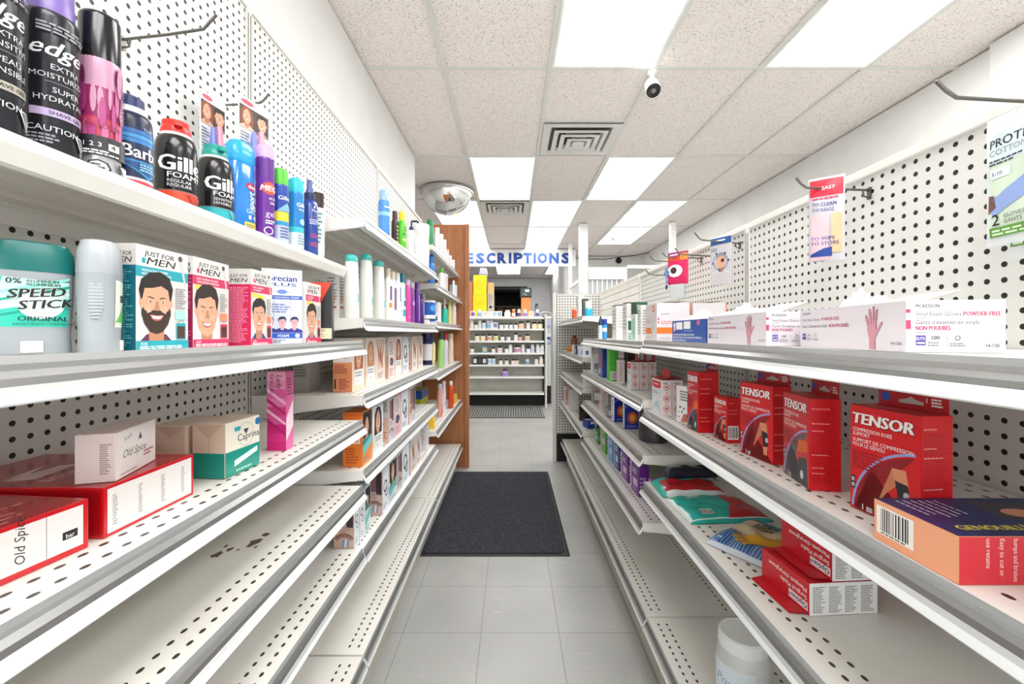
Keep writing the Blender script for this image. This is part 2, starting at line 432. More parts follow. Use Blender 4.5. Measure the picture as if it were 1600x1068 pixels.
# cameras on the ceiling
o = empty('security_camera', (.82, 2.50, CEIL)); tag(o, 'white bullet security camera with black lens hanging from the ceiling grid', 'camera')
a = MB(); a.lathe([(.028, 0), (.028, -.012), (.012, -.016), (.010, -.05), (.018, -.055), (.018, -.07), (.001, -.072)], WHITE, n=20); a.obj('mount', o)
def along(prof, p0, d, mats, mb):
    t = MB(); t.lathe(prof, mats=mats, n=24); q = Vector((0, 0, 1)).rotation_difference(Vector(d)).to_matrix()
    t.v = [tuple(q @ Vector(p)+Vector(p0)) for p in t.v]
    for f_, i, sm_ in zip(t.f, t.mi, t.sm): mb.add([t.v[k] for k in f_], [tuple(range(len(f_)))], t.mats[i], sm_)
bd = Vector((-.05, -.62, -.78)).normalized(); b0 = Vector((0, .02, -.06))
a = MB(); along([(.001, -.01), (.030, 0), (.039, .02), (.041, .085), (.041, .100)], b0, bd, [WHITE]*4, a); a.obj('housing', o)
a = MB(); along([(.0405, .1005), (.034, .104), (.014, .1045), (.001, .1055)], b0, bd, [BLACK, M('#151515', .12), M('#6a6a6a', .2)], a); a.obj('lens', o)
o = empty('dome_camera', (1.50, 6.30, CEIL)); tag(o, 'tiny white camera on a wire under the farthest right ceiling light', 'camera')
a = MB(); a.tube([(0, 0, 0), (-.01, 0, -.10)], .006, WHITE); a.obj('bracket', o)
a = MB(); a.lathe([(.001, -.165), (.03, -.155), (.042, -.125), (.03, -.10), (.001, -.095)], M('#dddddd', .35), n=20); a.obj('housing', o)

# wooden end panel at the end of the left run
def mat_wood(name, c1, c2, c3):
    g = G(name, .42)
    n = g.noise(3, 6, (9, 9, .7), .6); n2 = g.noise(14, 3, (12, 12, .5))
    c = g.mix(g.ramp(n, .35, .65), c1, c2); c = g.mix(g.mul(g.ramp(n2, .5, .7), .5), c, c3)
    return g.done(c)
WOOD = mat_wood('red_oak_laminate', '#b97a4e', '#a2653c', '#86492a')
o = empty('end_panel', (-.58, 3.75, 0)); tag(o, 'tall reddish brown wooden end panel closing the left shelving run', 'wooden panel')
a = MB(); a.bbox(-.25, .165, -.012, .012, 0, 2.126, WOOD); a.obj('board', o)
a = MB(); a.bbox(.165, .205, -.028, .012, 0, 2.126, WOOD, .003); a.obj('edge_strip', o)

# mats on the floor
def mat_carpet():
    g = G('charcoal_mat_pile', .95); g.b.inputs['Specular IOR Level'].default_value = .1
    n = g.noise(260, 2); n2 = g.noise(38, 3)
    c = g.mix(g.ramp(n, .35, .7), '#26272b', '#55565c'); c = g.mix(g.mul(g.ramp(n2, .4, .7), .5), c, '#2b2c31')
    g.bump(n, .6, .004); return g.done(c)
o = empty('floor_mat', (-.10, 2.93, 0)); tag(o, 'charcoal carpet mat with black rubber border on the aisle floor', 'floor mat')
a = MB(); RB = M('#232325', .6)
X0, X1, Y0, Y1 = -.404, .406, -.687, .683
a.prism([(X0, 0), (X1, 0), (X1-.012, .004), (X0+.012, .004)], Y0, Y1, RB); a.obj('rubber_border', o)
a = MB(); c = .03
oct_ = [(X0+.022+c, Y0+.022), (X1-.022-c, Y0+.022), (X1-.022, Y0+.022+c), (X1-.022, Y1-.022-c), (X1-.022-c, Y1-.022), (X0+.022+c, Y1-.022), (X0+.022, Y1-.022-c), (X0+.022, Y0+.022+c)]
a.prism(oct_, .004, .009, mat_carpet(), 'z'); a.obj('carpet_pile', o)
o = empty('ribbed_mat', (-.09, 6.40, 0)); tag(o, 'grey ribbed mat in front of the pharmacy bottle rack', 'floor mat')
a = MB(); a.box(-.56, .55, -.49, .49, 0, .006, M('#4a4a48', .7)); a.obj('backing', o)
a = MB(); rm = M('#8b8c89', .75)
for i in range(30): a.prism([(-.54+i*.0365, .006), (-.54+i*.0365+.022, .006), (-.54+i*.0365+.018, .013), (-.54+i*.0365+.004, .013)], -.47, .47, rm)
r_ = a.obj('ribs', o)

# ------------------------------------------------------------------ gondola shelving
# local frame of a bay: x = distance from the peg panel towards the aisle, y along the run (0..1.22), z up
L_ = 1.22
def shelf_mesh(depth, z, chan=True, base=False, rnd=False):
    a = MB(); y0, y1 = .004, L_-.004; th = .0025
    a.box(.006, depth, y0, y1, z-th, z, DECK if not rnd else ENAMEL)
    fz = .030
    if rnd:   # plain shelf with a rolled front edge, no rail
        pr = [(depth, z), (depth+.006, z-.001), (depth+.010, z-.006), (depth+.009, z-.014), (depth+.003, z-.032), (depth-.004, z-.034), (depth-.006, z-.030), (depth, z-.004)]
        a.prism(pr, y0, y1, ENAMEL)
    else: a.box(depth-.002, depth, y0, y1, z-fz, z-th, ENAMEL); a.box(depth-.016, depth-.002, y0, y1, z-fz, z-fz+.002, ENAMEL)
    for ya in (y0, y1-.002): a.prism([(.006, z-th), (depth-.002, z-th), (depth-.002, z-fz), (.006, z-.045)], ya, ya+.002, ENAMEL)
    a.box(.006, .009, y0, y1, z-.032, z-th, ENAMEL)
    # underside ribs
    for x in (depth*.3, depth*.55, depth*.8): a.prism([(x-.022, z-th-.0004), (x-.016, z-.014), (x+.016, z-.014), (x+.022, z-th-.0004)], y0+.004, y1-.004, UNDER, mats=[UNDER]*4)
    return a
def rail_mesh(depth, z):
    a = MB(); x = depth
    pr = [(x+.0006, z+.0035), (x+.0022, z+.0035), (x+.003, z-.004), (x+.0022, z-.010), (x+.0075, z-.0165), (x+.0095, z-.0235), (x+.0145, z-.0285), (x+.0165, z-.0335),
          (x+.0180, z-.0375), (x+.0165, z-.0395), (x+.010, z-.036), (x+.004, z-.028), (x+.0006, z-.018)]
    mats = [CHW, CHAN, CHAN, CHD, CHD, CHAN, CHW, CHW, CHW, CHW, CHW, CHW, CHW]
    a.prism(pr, .005, L_-.005, CHW, mats=mats); return a
def bracket_mesh(depth, z, y):
    a = MB(); a.prism([(.003, z-.005), (depth*.92, z-.012), (depth*.92, z-.028), (depth*.5, z-.045), (.003, z-.075)], y-.0015, y+.0015, ENAMEL); return a
def bay(side, y_near, shelves, top, label, panels, round_top=None, slat=None, upright_near=True, upright_far=True):
    """shelves: [(z, depth)] ; panels: list of (z0,z1) peg panels"""
    if side == 'l': o = empty('shelving_bay', (-.787, y_near, 0), 0)
    else: o = empty('shelving_bay', (.80, y_near+L_, 0), PI)
    tag(o, label, 'shelving')
    nu, fu = (upright_near, upright_far) if side == 'l' else (upright_far, upright_near)
    for z0, z1 in panels:
        a = MB(); 
        if slat and z0 >= slat:
            n = int((z1-z0)/.05)
            for i in range(n):
                zz = z0+(z1-z0)*i/n; a.prism([(-.006, zz), (.004, zz+.004), (.004, zz+(z1-z0)/n-.004), (-.006, zz+(z1-z0)/n)], .012, L_-.012, ENAMEL)
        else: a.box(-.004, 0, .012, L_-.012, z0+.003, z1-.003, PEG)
        a.obj('peg_panel' if not (slat and z0 >= slat) else 'slat_panel', o)
    a = MB(); a.box(-.045, -.0045, .012, L_-.012, .1, top-.002, UNDER); a.obj('back_panel', o)
    for on, y in ((nu, 0), (fu, L_)):
        if on:
            a = MB(); s0, s1 = (y+.0003, y+.0115) if y == 0 else (y-.0115, y-.0003)
            a.box(-.046, .006, s0, s1, 0, top+.004, ENAMEL); 
            a.box(.006, .0066, (s0+s1)/2-.002, (s0+s1)/2+.002, .25, top-.02, M('#6f6a60', .6)); a.obj('upright', o)
    a = MB(); a.bbox(-.046, .008, .012, L_-.012, top-.008, top+.012, ENAMEL, .003); a.obj('top_rail', o)
    for z, dep in shelves:
        rn = round_top == z
        s_ = shelf_mesh(dep, z, rnd=rn).obj('shelf', o)
        if not rn: rail_mesh(dep, z).obj('price_rail', s_)
        for y in (.0075, L_-.0075): bracket_mesh(dep, z-.003, y).obj('bracket', s_)
    b = shelf_mesh(.343, .213).obj('base_deck', o); rail_mesh(.343, .213).obj('price_rail', b)
    k = MB(); k.box(.30, .304, .004, L_-.004, .0, .18, M('#cdc7ba', .5)); k.obj('kick_plate', o)
    return o
LT, RT = 2.14, 1.53
bay('l', .05, [(1.37, .287), (1.147, .341), (.914, .341), (.72, .341), (.532, .341)], LT,
    'nearest left shelving bay with shaving cans on its rounded top shelf', [(.22, 1.19), (1.19, LT)], round_top=1.37, upright_near=False)
bay('l', 1.27, [(1.5165, .345), (1.2166, .341), (.985, .341), (.76, .341), (.525, .341)], LT,
    'middle left shelving bay filled with hair colour cartons and shampoo bottles', [(.22, 1.19), (1.19, LT)])
bay('l', 2.49, [(1.69, .318), (1.465, .341), (1.24, .341), (.935, .341), (.60, .341)], LT,
    'far left shelving bay with lotions, ending at the wooden panel', [(.22, 1.19), (1.19, LT)], upright_near=False)
bay('r', .223, [(1.145, .354), (.915, .354), (.672, .354)], RT,
    'nearest right shelving bay with red knee support cartons', [(.22, 1.53)], upright_near=False)
bay('r', 1.443, [(1.14, .354), (.945, .354), (.757, .354), (.527, .354)], RT,
    'middle right shelving bay with first aid and heat wrap cartons', [(.22, 1.53)])
bay('r', 2.663, [(1.28, .354), (1.02, .354), (.827, .354), (.557, .354)], RT,
    'far right shelving bay with a grooved slat back above its shelves', [(.22, .9), (.9, 1.53)], slat=.9, upright_near=False)
# end panel of the right run, facing the camera
o = empty('pegboard_end_panel', (.60, 3.905, 0)); tag(o, 'white pegboard end panel facing the aisle at the end of the right run', 'pegboard panel')
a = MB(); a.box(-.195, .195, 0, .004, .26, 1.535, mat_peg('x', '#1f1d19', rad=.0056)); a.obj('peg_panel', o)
a = MB(); a.box(-.225, -.195, -.006, .05, 0, 1.545, ENAMEL); a.box(-.195, -.19, -.004, .0, 0, 1.54, M('#55524c', .5)); a.obj('upright', o)
a = MB(); a.box(-.195, .195, .005, .03, 0, .255, BLACK); a.obj('kick_plate', o)
# rust spots where paint flaked off on the fourth shelf
g_ = M('#6b5a3e', .8)
a = MB(); fc = Face(a, lambda x, y, o_: (x, y, .0004+o_)); rr = random.Random(3)
for cx, cy, s_ in ((0, 0, .010), (.012, .022, .006), (-.006, .035, .004), (.045, .05, .012), (.05, .085, .009), (.03, .018, .003), (.06, .03, .004)):
    fc.poly([(cx+s_*rr.uniform(.5, 1.2)*math.cos(t), cy+s_*rr.uniform(.8, 2)*math.sin(t)) for t in [2*PI*i/9 for i in range(9)]], g_)
o = a.obj('rust_patch'); o.location = (-.60, .87, .72); tag(o, 'brown rust marks on the empty cream shelf at left', 'rust mark')
# ------------------------------------------------------------------ print and product kits
SKIN = M('#d9a486', .6); SKIN2 = M('#b98263', .6); LIP = M('#b8584f', .5); TOOTH = M('#f4efe9', .4)
def portrait(fc, cx, cy, s, hair, skin=None, shirt=None, beard=False, female=False, x0=None, x1=None, detail=True, y0=.0005):
    """printed head and shoulders; s = head height, (cx,cy) = middle of the face"""
    skin = skin or SKIN; H = M(hair, .6); lo = -1e9 if x0 is None else x0; hi = 1e9 if x1 is None else x1
    def P(pts, m): fc.poly([(min(max(cx+a*s, lo), hi), max(cy+b*s, y0)) for a, b in pts], m)
    if female: P([(-.52, -.95), (-.56, -.2), (-.50, .35), (-.3, .62), (0, .70), (.3, .62), (.50, .35), (.58, -.2), (.50, -.95), (.2, -1.0), (-.2, -1.0)], H)
    P([(-.9, -1.15), (-.8, -.85), (-.25, -.62), (.25, -.62), (.8, -.85), (.9, -1.15)], M(shirt or '#3a4f8c', .6))
    P([(-.19, -.80), (-.2, -.3), (.2, -.3), (.19, -.80), (0, -.88)], SKIN2 if skin is SKIN else skin)
    P([(-.37, .1), (-.36, -.12), (-.29, -.35), (-.16, -.50), (0, -.55), (.16, -.50), (.29, -.35), (.36, -.12), (.37, .1), (.33, .34), (.2, .48), (0, .52), (-.2, .48), (-.33, .34)], skin)
    if not female:
        P([(-.38, .05), (-.44, .3), (-.38, .52), (-.18, .68), (.1, .72), (.34, .62), (.44, .38), (.38, .05), (.34, .16), (.3, .34), (.12, .42), (-.1, .36), (-.3, .34), (-.34, .18)], H)
    else:
        P([(-.40, -.3), (-.46, .2), (-.34, .5), (-.1, .64), (0, .60), (-.12, .45), (-.28, .25), (-.33, -.05)], H)
        P([(.40, -.3), (.46, .2), (.34, .5), (.1, .64), (0, .60), (.14, .45), (.28, .25), (.33, -.05)], H)
    if beard:
        P([(-.37, .02), (-.38, -.2), (-.31, -.40), (-.17, -.57), (0, -.62), (.17, -.57), (.31, -.40), (.38, -.2), (.37, .02), (.30, -.12), (.2, -.13), (0, -.10), (-.2, -.13), (-.30, -.12)], M('#3a2a22', .7))
    if detail:
        for e in (-1, 1): P([(e*.355, .10), (e*.42, .13), (e*.43, .02), (e*.37, -.10), (e*.33, -.05)], skin) if not female else None
        P([(-.30, -.02), (-.16, -.02), (-.13, -.14), (-.24, -.18)], M('#e3b094', .6)) if skin is SKIN else None; P([(.30, -.02), (.16, -.02), (.13, -.14), (.24, -.18)], M('#e3b094', .6)) if skin is SKIN else None
        for e in (-1, 1):
            P([(e*.07, .150), (e*.18, .180), (e*.27, .150), (e*.18, .158), (e*.08, .128)], H)
            P([(e*.16+.052*math.cos(t), .075+.017*math.sin(t)) for t in [2*PI*i/8 for i in range(8)]], TOOTH)
            P([(e*.16+.022*math.cos(t), .07+.022*math.sin(t)) for t in [2*PI*i/8 for i in range(8)]], INK)
        P([(-.02, .08), (.03, .08), (.075, -.10), (0, -.125), (-.06, -.10)], SKIN2 if skin is SKIN else LIP)
        P([(-.19, -.205), (-.05, -.215), (0, -.222), (.05, -.215), (.19, -.205), (.11, -.315), (0, -.345), (-.11, -.315)], LIP)
        P([(-.155, -.222), (0, -.235), (.155, -.222), (.09, -.288), (0, -.30), (-.09, -.288)], TOOTH)
def hand(fc, cx, cy, s, mat):
    """printed upright gloved hand, s = height"""
    def cap(x0, y0, x1, y1, r):
        dx, dy = x1-x0, y1-y0; L = math.hypot(dx, dy); nx, ny = -dy/L, dx/L; a0 = math.atan2(ny, nx)
        pts = [(x0+nx*r, y0+ny*r)]+[(x1+.85*r*math.cos(a0-PI*i/6), y1+.85*r*math.sin(a0-PI*i/6)) for i in range(7)]+[(x0-nx*r, y0-ny*r)]
        fc.poly([(cx+a*s, cy+b*s) for a, b in pts], mat)
    fc.poly([(cx+a*s, cy+b*s) for a, b in [(-.10, 0), (-.10, .25), (-.17, .48), (-.16, .60), (.02, .64), (.13, .58), (.14, .42), (.09, .25), (.10, 0)]], mat)
    cap(-.13, .56, -.22, .80, .035); cap(-.06, .58, -.09, .95, .037); cap(.02, .58, .04, 1.0, .037); cap(.09, .55, .15, .93, .036)
    cap(.10, .36, .30, .62, .040)
def carton(name, label, side, cx, cy, z, w, d, h, mat, prints=None, faces=None, extra=0, cat='box', group=None, tilt=None, bev=.0012, parts=None):
    a = MB(); a.bbox(-w/2, w/2, -d/2, d/2, 0, h, mat, bev, faces)
    for k, fn in (prints or {}).items(): fn(a.face(k, w, d, h))
    x, y, rz = corner(side, w, d, cx, cy, extra)
    if parts: return item(name, label, cat, [('carton', a)]+parts, (x, y, z+.0004), rz, group, tilt)
    return item(name, label, cat, a, (x, y, z+.0004), rz, group, tilt)
def bottle(name, label, x, y, z, rz, body, bmat, cap=None, cmat=None, sy=1.0, pw=2.0, prt=None, cat='bottle', group=None, extra=None, capsy=None, cappw=None, n=28):
    """body/cap: [(r,z)..]; bmat a material or a list per segment"""
    a = MB(); a.lathe(body, bmat if not isinstance(bmat, list) else None, n=n, sy=sy, pw=pw, mats=bmat if isinstance(bmat, list) else None)
    if prt: prt(a.wrap(radf(body), sy, 0, pw))
    parts = [('body', a)]
    if cap:
        c = MB(); c.lathe(cap, cmat if not isinstance(cmat, list) else None, n=n, sy=capsy or sy, pw=cappw or pw, mats=cmat if isinstance(cmat, list) else None)
        parts.append(('cap', c))
    if extra: parts += extra
    return item(name, label, cat, parts, (x, y, z+.0004), rz, group)
def can_prof(r, h, neck=None, hn=None):
    """spray can body with rolled foot and domed shoulder"""
    neck = neck or r*.75; hn = hn or r*.55; P = [(r*.93, 0), (r, .003), (r, h-hn)]
    for i in range(1, 6):
        t = PI/2*i/5; P.append((neck+(r-neck)*math.cos(t), h-hn+hn*math.sin(t)))
    return P
def cap_prof(r, z0, z1, dome=.006):
    P = [(r, z0), (r*.985, z1-dome)]
    for i in range(1, 5):
        t = PI/2*i/4; P.append((r*.985-dome+dome*math.cos(t), z1-dome+dome*math.sin(t)))
    return P+[(.0005, z1)]
def band(fc, r, z0, z1, mat, a0=-PI, a1=PI):      # coloured band wrapped around a body
    fc.rect(a0*r, z0, a1*r, z1, mat)
def crumple(name_seed, w, d, h, mat, mb, cx=0, cy=0, z0=0, n=12):
    r = random.Random(name_seed); V = []; Fc = []
    for i in range(n+1):
        for j in range(n+1):
            a, b = i/n*2-1, j/n*2-1; q = max(abs(a), abs(b)); e = max(0, 1-q**3.5)*(.55+.45*math.sin(a*3+name_seed)*math.cos(b*2.2+a))
            V.append((cx+a*w/2*(1-.25*e)+r.uniform(-1, 1)*w*.035, cy+b*d/2*(1-.25*e)+r.uniform(-1, 1)*d*.035, z0+h*e*(1+r.uniform(-.35, .35))))
    for i in range(n):
        for j in range(n): k = i*(n+1)+j; Fc.append((k, k+n+1, k+n+2, k+1))
    mb.add(V, Fc, mat, True)
def pillow(w, l, t, mb, matf, seed=1, n=56, wr=.0015, lip=.006):
    """soft sealed pouch lying flat; returns the height function of its top"""
    r = random.Random(seed); ph = [r.uniform(0, 6) for _ in range(8)]
    def top(x, y):
        a, b = abs(x)/(w/2), abs(y)/(l/2); e = max(0, 1-a**5)*max(0, 1-b**5)
        return .0015+t*e**.6+wr*(math.sin(x*90+ph[0]+3*math.sin(y*30))+math.sin(y*110+ph[1]+2*math.sin(x*50+ph[2])))*e
    for up in (1, 0):
        V = []; nx = n; ny = n
        for i in range(nx+1):
            for j in range(ny+1):
                x = -w/2+w*i/nx; y = -l/2+l*j/ny; V.append((x, y, top(x, y) if up else .0003))
        for i in range(nx):
            for j in range(ny):
                k = i*(ny+1)+j; q = (k, k+ny+1, k+ny+2, k+1)
                xm = -w/2+w*(i+.5)/nx; ym = -l/2+l*(j+.5)/ny
                mb.add([V[a] for a in q], [(0, 1, 2, 3)], matf(xm, ym), True)
    return top
def hook(label, x, y, z, length=.2, rise=.02, side='l', group=None, brackets=True):
    sg = 1 if side == 'l' else -1
    o = empty('display_hook', (x, y, z)); tag(o, label, 'hook', group)
    a = MB(); a.tube([(0, 0, 0), (sg*length*.5, 0, rise*.35), (sg*length*.86, 0, rise*.7), (sg*length*.93, 0, rise+.006), (sg*length, 0, rise+.020)], .0026, STEEL)
    a.obj('wire', o)
    b = MB(); b.box(min(0, sg*.003), max(0, sg*.003), -.005, .005, -.020, .006, STEEL); b.tube([(sg*.003, 0, -.016), (sg*.014, 0, -.014), (sg*.016, 0, 0)], .002, STEEL); b.obj('backplate', o)
# ------------------------------------------------------------------ left run, nearest bay, rounded top shelf
Z1 = 1.37
ANG = lambda x, y: math.atan2(-x, y)        # turn that makes a left-hand product face the viewer
def D(deg): return deg*PI/180
SILV = M('#b9bcc2', .3, .6); GR = M('#8e9096', .4)
def edge_can(x, y, lab, cap, l1, l2, f1, f2, strip):
    r, h = .0255, .180; S = M('#25262c', .22, .25)
    body = can_prof(r, h, r*.9, .008); 
    def prt(fc):
        fc.text('edge', -.028, .126, .019, M('#e8e8ea', .3), bold=.03, italic=.35, sx=1.0)
        fc.text(l1, .002, .110, .0066, M('#c9cacf', .4), align='c'); fc.text(l2, .002, .099, .0066, M('#c9cacf', .4), align='c')
        fc.rect(-.016, .0945, .020, .0950, GR)
        fc.text(f1, .002, .083, .0066, M('#c9cacf', .4), align='c'); fc.text(f2, .002, .072, .0066, M('#c9cacf', .4), align='c')
        fc.rect(-.028, .054, .034, .063, strip); fc.text('SHAVE GEL', .002, .0565, .0045, INK, align='c', bold=.02)
        fc.text('CAUTION', -.030, .036, .007, M('#c9cacf', .4), bold=.01); fc.fine(-.030, .022, -.002, .034, 3, GR)
        fc.poly([(.008, .040), (.032, .040), (.020, .018)], M('#d6d6da', .4)); fc.poly([(.011, .0385), (.029, .0385), (.020, .0215)], M('#2b2c32', .4))
        for i in range(5): fc.poly([(.0195, .024), (.0205, .024), (.014+.003*i+.0008, .037), (.014+.003*i-.0002, .037)], M('#d6d6da', .4))
        fc.fine(-.022, .152, .030, .164, 3, GR)
    cp = [(r*.86, h-.002), (r*.88, h+.016), (r*.84, h+.018), (r*.84, h+.045), (r*.7, h+.052), (.001, h+.053)]
    bottle('shaving_gel_can', lab, x, y, Z1, ANG(x, y)+D(30), body, S, cp, M(cap, .35), prt=prt, cat='spray can')
edge_can(-.555, .452, 'black shaving gel can cut by the left frame edge, first on the top shelf', '#6c6f78', 'EXTRA', 'SENSITIVE', 'PEAU', 'SENSIBLE', M('#a9a497', .4))
edge_can(-.560, .517, 'black shaving gel can with purple cap and lilac stripe, beside the pink mousse can', '#7a63a8', 'EXTRA', 'MOISTURIZING', 'SUPER', 'HYDRATANT', M('#b7a3c9', .4))
def mousse(fc):
    W_ = M('#e6e2e4', .3)
    fc.rect(-.068, .118, .068, .158, M('#b98aa3', .3)); fc.rect(-.068, .075, .068, .120, M('#93285f', .3)); fc.rect(-.068, .052, .068, .080, M('#b8405c', .3))
    rr = random.Random(2)
    for i in range(26):
        a = rr.uniform(-.03, .03); b = rr.uniform(.06, .145); fc.disc(a, b, rr.uniform(.0015, .004), M(rr.choice(['#a53a78', '#b9608f', '#7f1f58', '#bf8aa5']), .3), rr.uniform(.008, .022), 10)
    fc.rect(-.068, .030, .068, .055, M('#2c2a30', .35))
    fc.text('PANTENE', .024, .080, .008, M('#7a3559', .3), rot=PI/2); fc.text('MOUSSE', -.014, .066, .006, M('#8a2350', .3))
    fc.text('1 2 3', -.016, .041, .006, PW); fc.rect(.004, .0385, .014, .0475, PW); fc.text('4', .006, .0405, .006, INK, bold=.03); fc.fine(-.016, .031, .016, .0375, 2, PW)
    fc.disc(-.004, .014, .0105, INK, n=8); fc.disc(-.004, .014, .0085, SILV, n=8); fc.fine(-.010, .009, .002, .020, 3, INK)
    fc.poly([(.012, .023), (.030, .023), (.021, .006)], INK); fc.poly([(.0145, .0215), (.0275, .0215), (.021, .009)], PW)
x, y = -.5495, .569
bottle('hair_mousse_can', 'pink and magenta hair mousse can with tall black cap', x, y, Z1, ANG(x, y)+D(8), can_prof(.0218, .160, .0195, .006), M('#c9c9cd', .25, .5),
       cap_prof(.0215, .157, .221, .007), M('#141316', .16), prt=mousse, cat='spray can')
def barb(fc):
    fc.rect(-.09, 0, .09, .030, M('#c4283a', .35)); fc.rect(-.09, .030, .09, .034, PW); fc.rect(-.09, .034, .09, .112, M('#12264f', .3))
    for i, c in enumerate(('#2f7fc4', '#3f97d6', '#2b6fb5')): fc.rect(-.02, .086+i*.007, .05, .092+i*.007, M(c, .35))
    fc.poly([(-.03, .060), (.05, .060), (.012, .034)], M('#2d86b8', .35)); fc.poly([(-.024, .057), (.044, .057), (.012, .038)], M('#174a84', .35))
    fc.text('Barbasol', -.018, .064, .019, PW, bold=.03, sx=.85); fc.text('ORIGINAL', -.006, .010, .011, PW, bold=.02); fc.fine(.000, .045, .030, .057, 3, M('#8fd0ea', .4))
    fc.text('THICK & RICH', .004, .106, .005, M('#a9bed8', .4))
x, y = -.588, .655
bottle('shaving_cream_can', 'navy and blue shaving cream can with navy cap and red base band', x, y, Z1, ANG(x, y)+D(25), can_prof(.0285, .134, .021, .016), M('#10203f', .3),
       [(.022, .130), (.0225, .142), (.019, .143), (.0185, .158), (.015, .161), (.001, .1615)], [PW, PW, M('#1d2c62', .35), M('#1d2c62', .35), M('#1d2c62', .35)], prt=barb, cat='spray can')
def foamy(base, reg):
    def p(fc):
        fc.rect(-.098, 0, .098, .043, M(base, .35)); fc.rect(-.098, .043, .098, .0445, M('#6c6a6a', .4))
        fc.text('Gillette', -.028, .078, .027, PW, bold=.06, sx=.98); fc.text('FOAMY', -.015, .066, .0095, PW, bold=.02, sx=1.2)
        fc.text(reg[0], -.015, .0575, .0055, M('#cfcfcf', .4), bold=.01); fc.text(reg[1], -.015, .050, .0055, M('#cfcfcf', .4), bold=.01)
        L = M('#8a2e20' if base == '#d9482b' else '#6fc0c4', .4)
        fc.poly([(.010, .040), (.040, .040), (.025, .012)], L); fc.poly([(.013, .0385), (.037, .0385), (.025, .016)], M(base, .35))
        for i in range(6): fc.poly([(.0245, .018), (.0255, .018), (.015+.004*i+.0006, .038), (.015+.004*i-.0006, .038)], L)
    return p
def foam_can(x, y, cap, base, reg, lab, turn):
    r = .0308; h = .143
    nb = MB(); nb.lathe([(.0195, h+.0165), (.0200, h+.019), (.0200, h+.026), (.001, h+.027)], M(cap, .35), n=24); nb.box(-.006, .006, -.030, -.006, h+.013, h+.019, M(cap, .35))
    bottle('shaving_foam_can', lab, x, y, Z1, turn, can_prof(r, h, .0215, .030), M('#1b1a1c', .18), [(.0215, h-.002), (.0225, h+.004), (.022, h+.012), (.0195, h+.018), (.001, h+.0185)],
           [PW, M(cap, .35), M(cap, .35), M(cap, .35)], prt=foamy(base, reg), cat='spray can', extra=[('spout', nb)])
foam_can(-.592, .752, '#e02a20', '#d9482b', ('REGULAR', 'REGULIER'), 'black shaving foam can with red cap and orange red base', ANG(-.592, .752)+D(8))
foam_can(-.590, .848, '#15988c', '#1fa3ad', ('SENSITIVE', 'SENSIBLE'), 'black shaving foam can with teal cap and teal base', ANG(-.590, .848)+D(26))
# blue gel bottle
def gel(fc):
    fc.disc(.012, .118, .013, M('#a81f4b', .3), .009); fc.text('dep', .004, .114, .009, PW, bold=.03)
    fc.text('sport', .016, .068, .013, PW, rot=PI/2, bold=.04, italic=.3); fc.text('GEL', .000, .060, .009, M('#bfe0f8', .35), bold=.01)
    fc.text('8', .004, .047, .009, PW, bold=.02); fc.text('8', .014, .047, .009, PW, bold=.02); fc.rect(-.004, .016, .022, .040, M('#f0cf38', .4)); fc.fine(-.001, .019, .019, .037, 4, M('#2b3d7a', .4))
x, y = -.588, .923
bottle('hair_gel_bottle', 'translucent bright blue hair gel bottle with slanted light blue top', x, y, Z1, ANG(x, y)+D(38), [(.024, 0), (.0275, .004), (.028, .09), (.0275, .160), (.026, .166)], M('#1f7fd6', .12, 0, .4),
       [(.0265, .166), (.0285, .170), (.0280, .200), (.020, .212), (.001, .213)], M('#2aa2e2', .2), sy=.66, pw=3, prt=gel)
# slim cans
def slim(name, lab, x, y, r, h, body, bands, cap, hc, prt, turn=30, dome=.010):
    def p(fc):
        for z0, z1, c in bands: band(fc, r, z0, z1, M(c, .3))
        prt(fc)
    bottle(name, lab, x, y, Z1, ANG(x, y)+D(turn), can_prof(r, h, r*.88, .007), M(body, .25), cap_prof(r*.97, h-.002, h+hc, dome), M(cap, .35), prt=p, cat='spray can')
def mega(fc):
    fc.disc(.002, .125, .015, M('#e2503a', .35), .014); fc.text('MEGA', -.016, .119, .013, PW, bold=.05, italic=.2)
    fc.text('ALOE', .000, .100, .006, PW); fc.text('24H', .002, .090, .006, PW); fc.text('gel', -.006, .062, .014, M('#d9c3ec', .4)); fc.ring(-.000, .030, .007, .009, PW); fc.fine(-.006, .045, .016, .055, 2, PW)
slim('shave_gel_can', 'tall purple can with lilac cap and orange burst on its label', -.560, .968, .0195, .196, '#6a2a92', [(.150, .190, '#5f2487')], '#c9a4dd', .030, mega, 22)
def gil(fc):
    fc.text('Gillette', -.012, .112, .0095, PW, bold=.04); fc.poly([(-.015, .085), (.005, .105), (.028, .085)], M('#7fb0dc', .3)); fc.fine(-.008, .022, .016, .050, 4, M('#4a5a8c', .4))
slim('shave_gel_can', 'blue and yellow shaving gel can with bright green cap', -.548, 1.008, .0185, .150, '#2348a0', [(.062, .084, '#e2cf3a'), (0, .062, '#b9c3dd'), (.052, .062, '#2f8cc0')], '#55bf35', .038, gil, 30)
def gil2(fc):
    fc.text('Gillette', -.008, .112, .010, PW, bold=.05); fc.text('SERIES', -.004, .103, .0045, PW); fc.disc(.006, .075, .008, M('#9fd3ec', .4)); fc.fine(-.006, .018, .016, .045, 4, M('#7f99a8', .4))
slim('shave_gel_can', 'blue shaving gel can with cyan cap and pale silver base', -.538, 1.062, .0185, .150, '#1f7fc4', [(.0, .048, '#d5dde2'), (.048, .062, '#35b5c4')], '#1fb6cf', .035, gil2, 34)
sp = MB(); sp.lathe([(.0095, .168), (.0095, .176), (.007, .182), (.0068, .204), (.001, .2045)], M('#4a5795', .3), n=20)
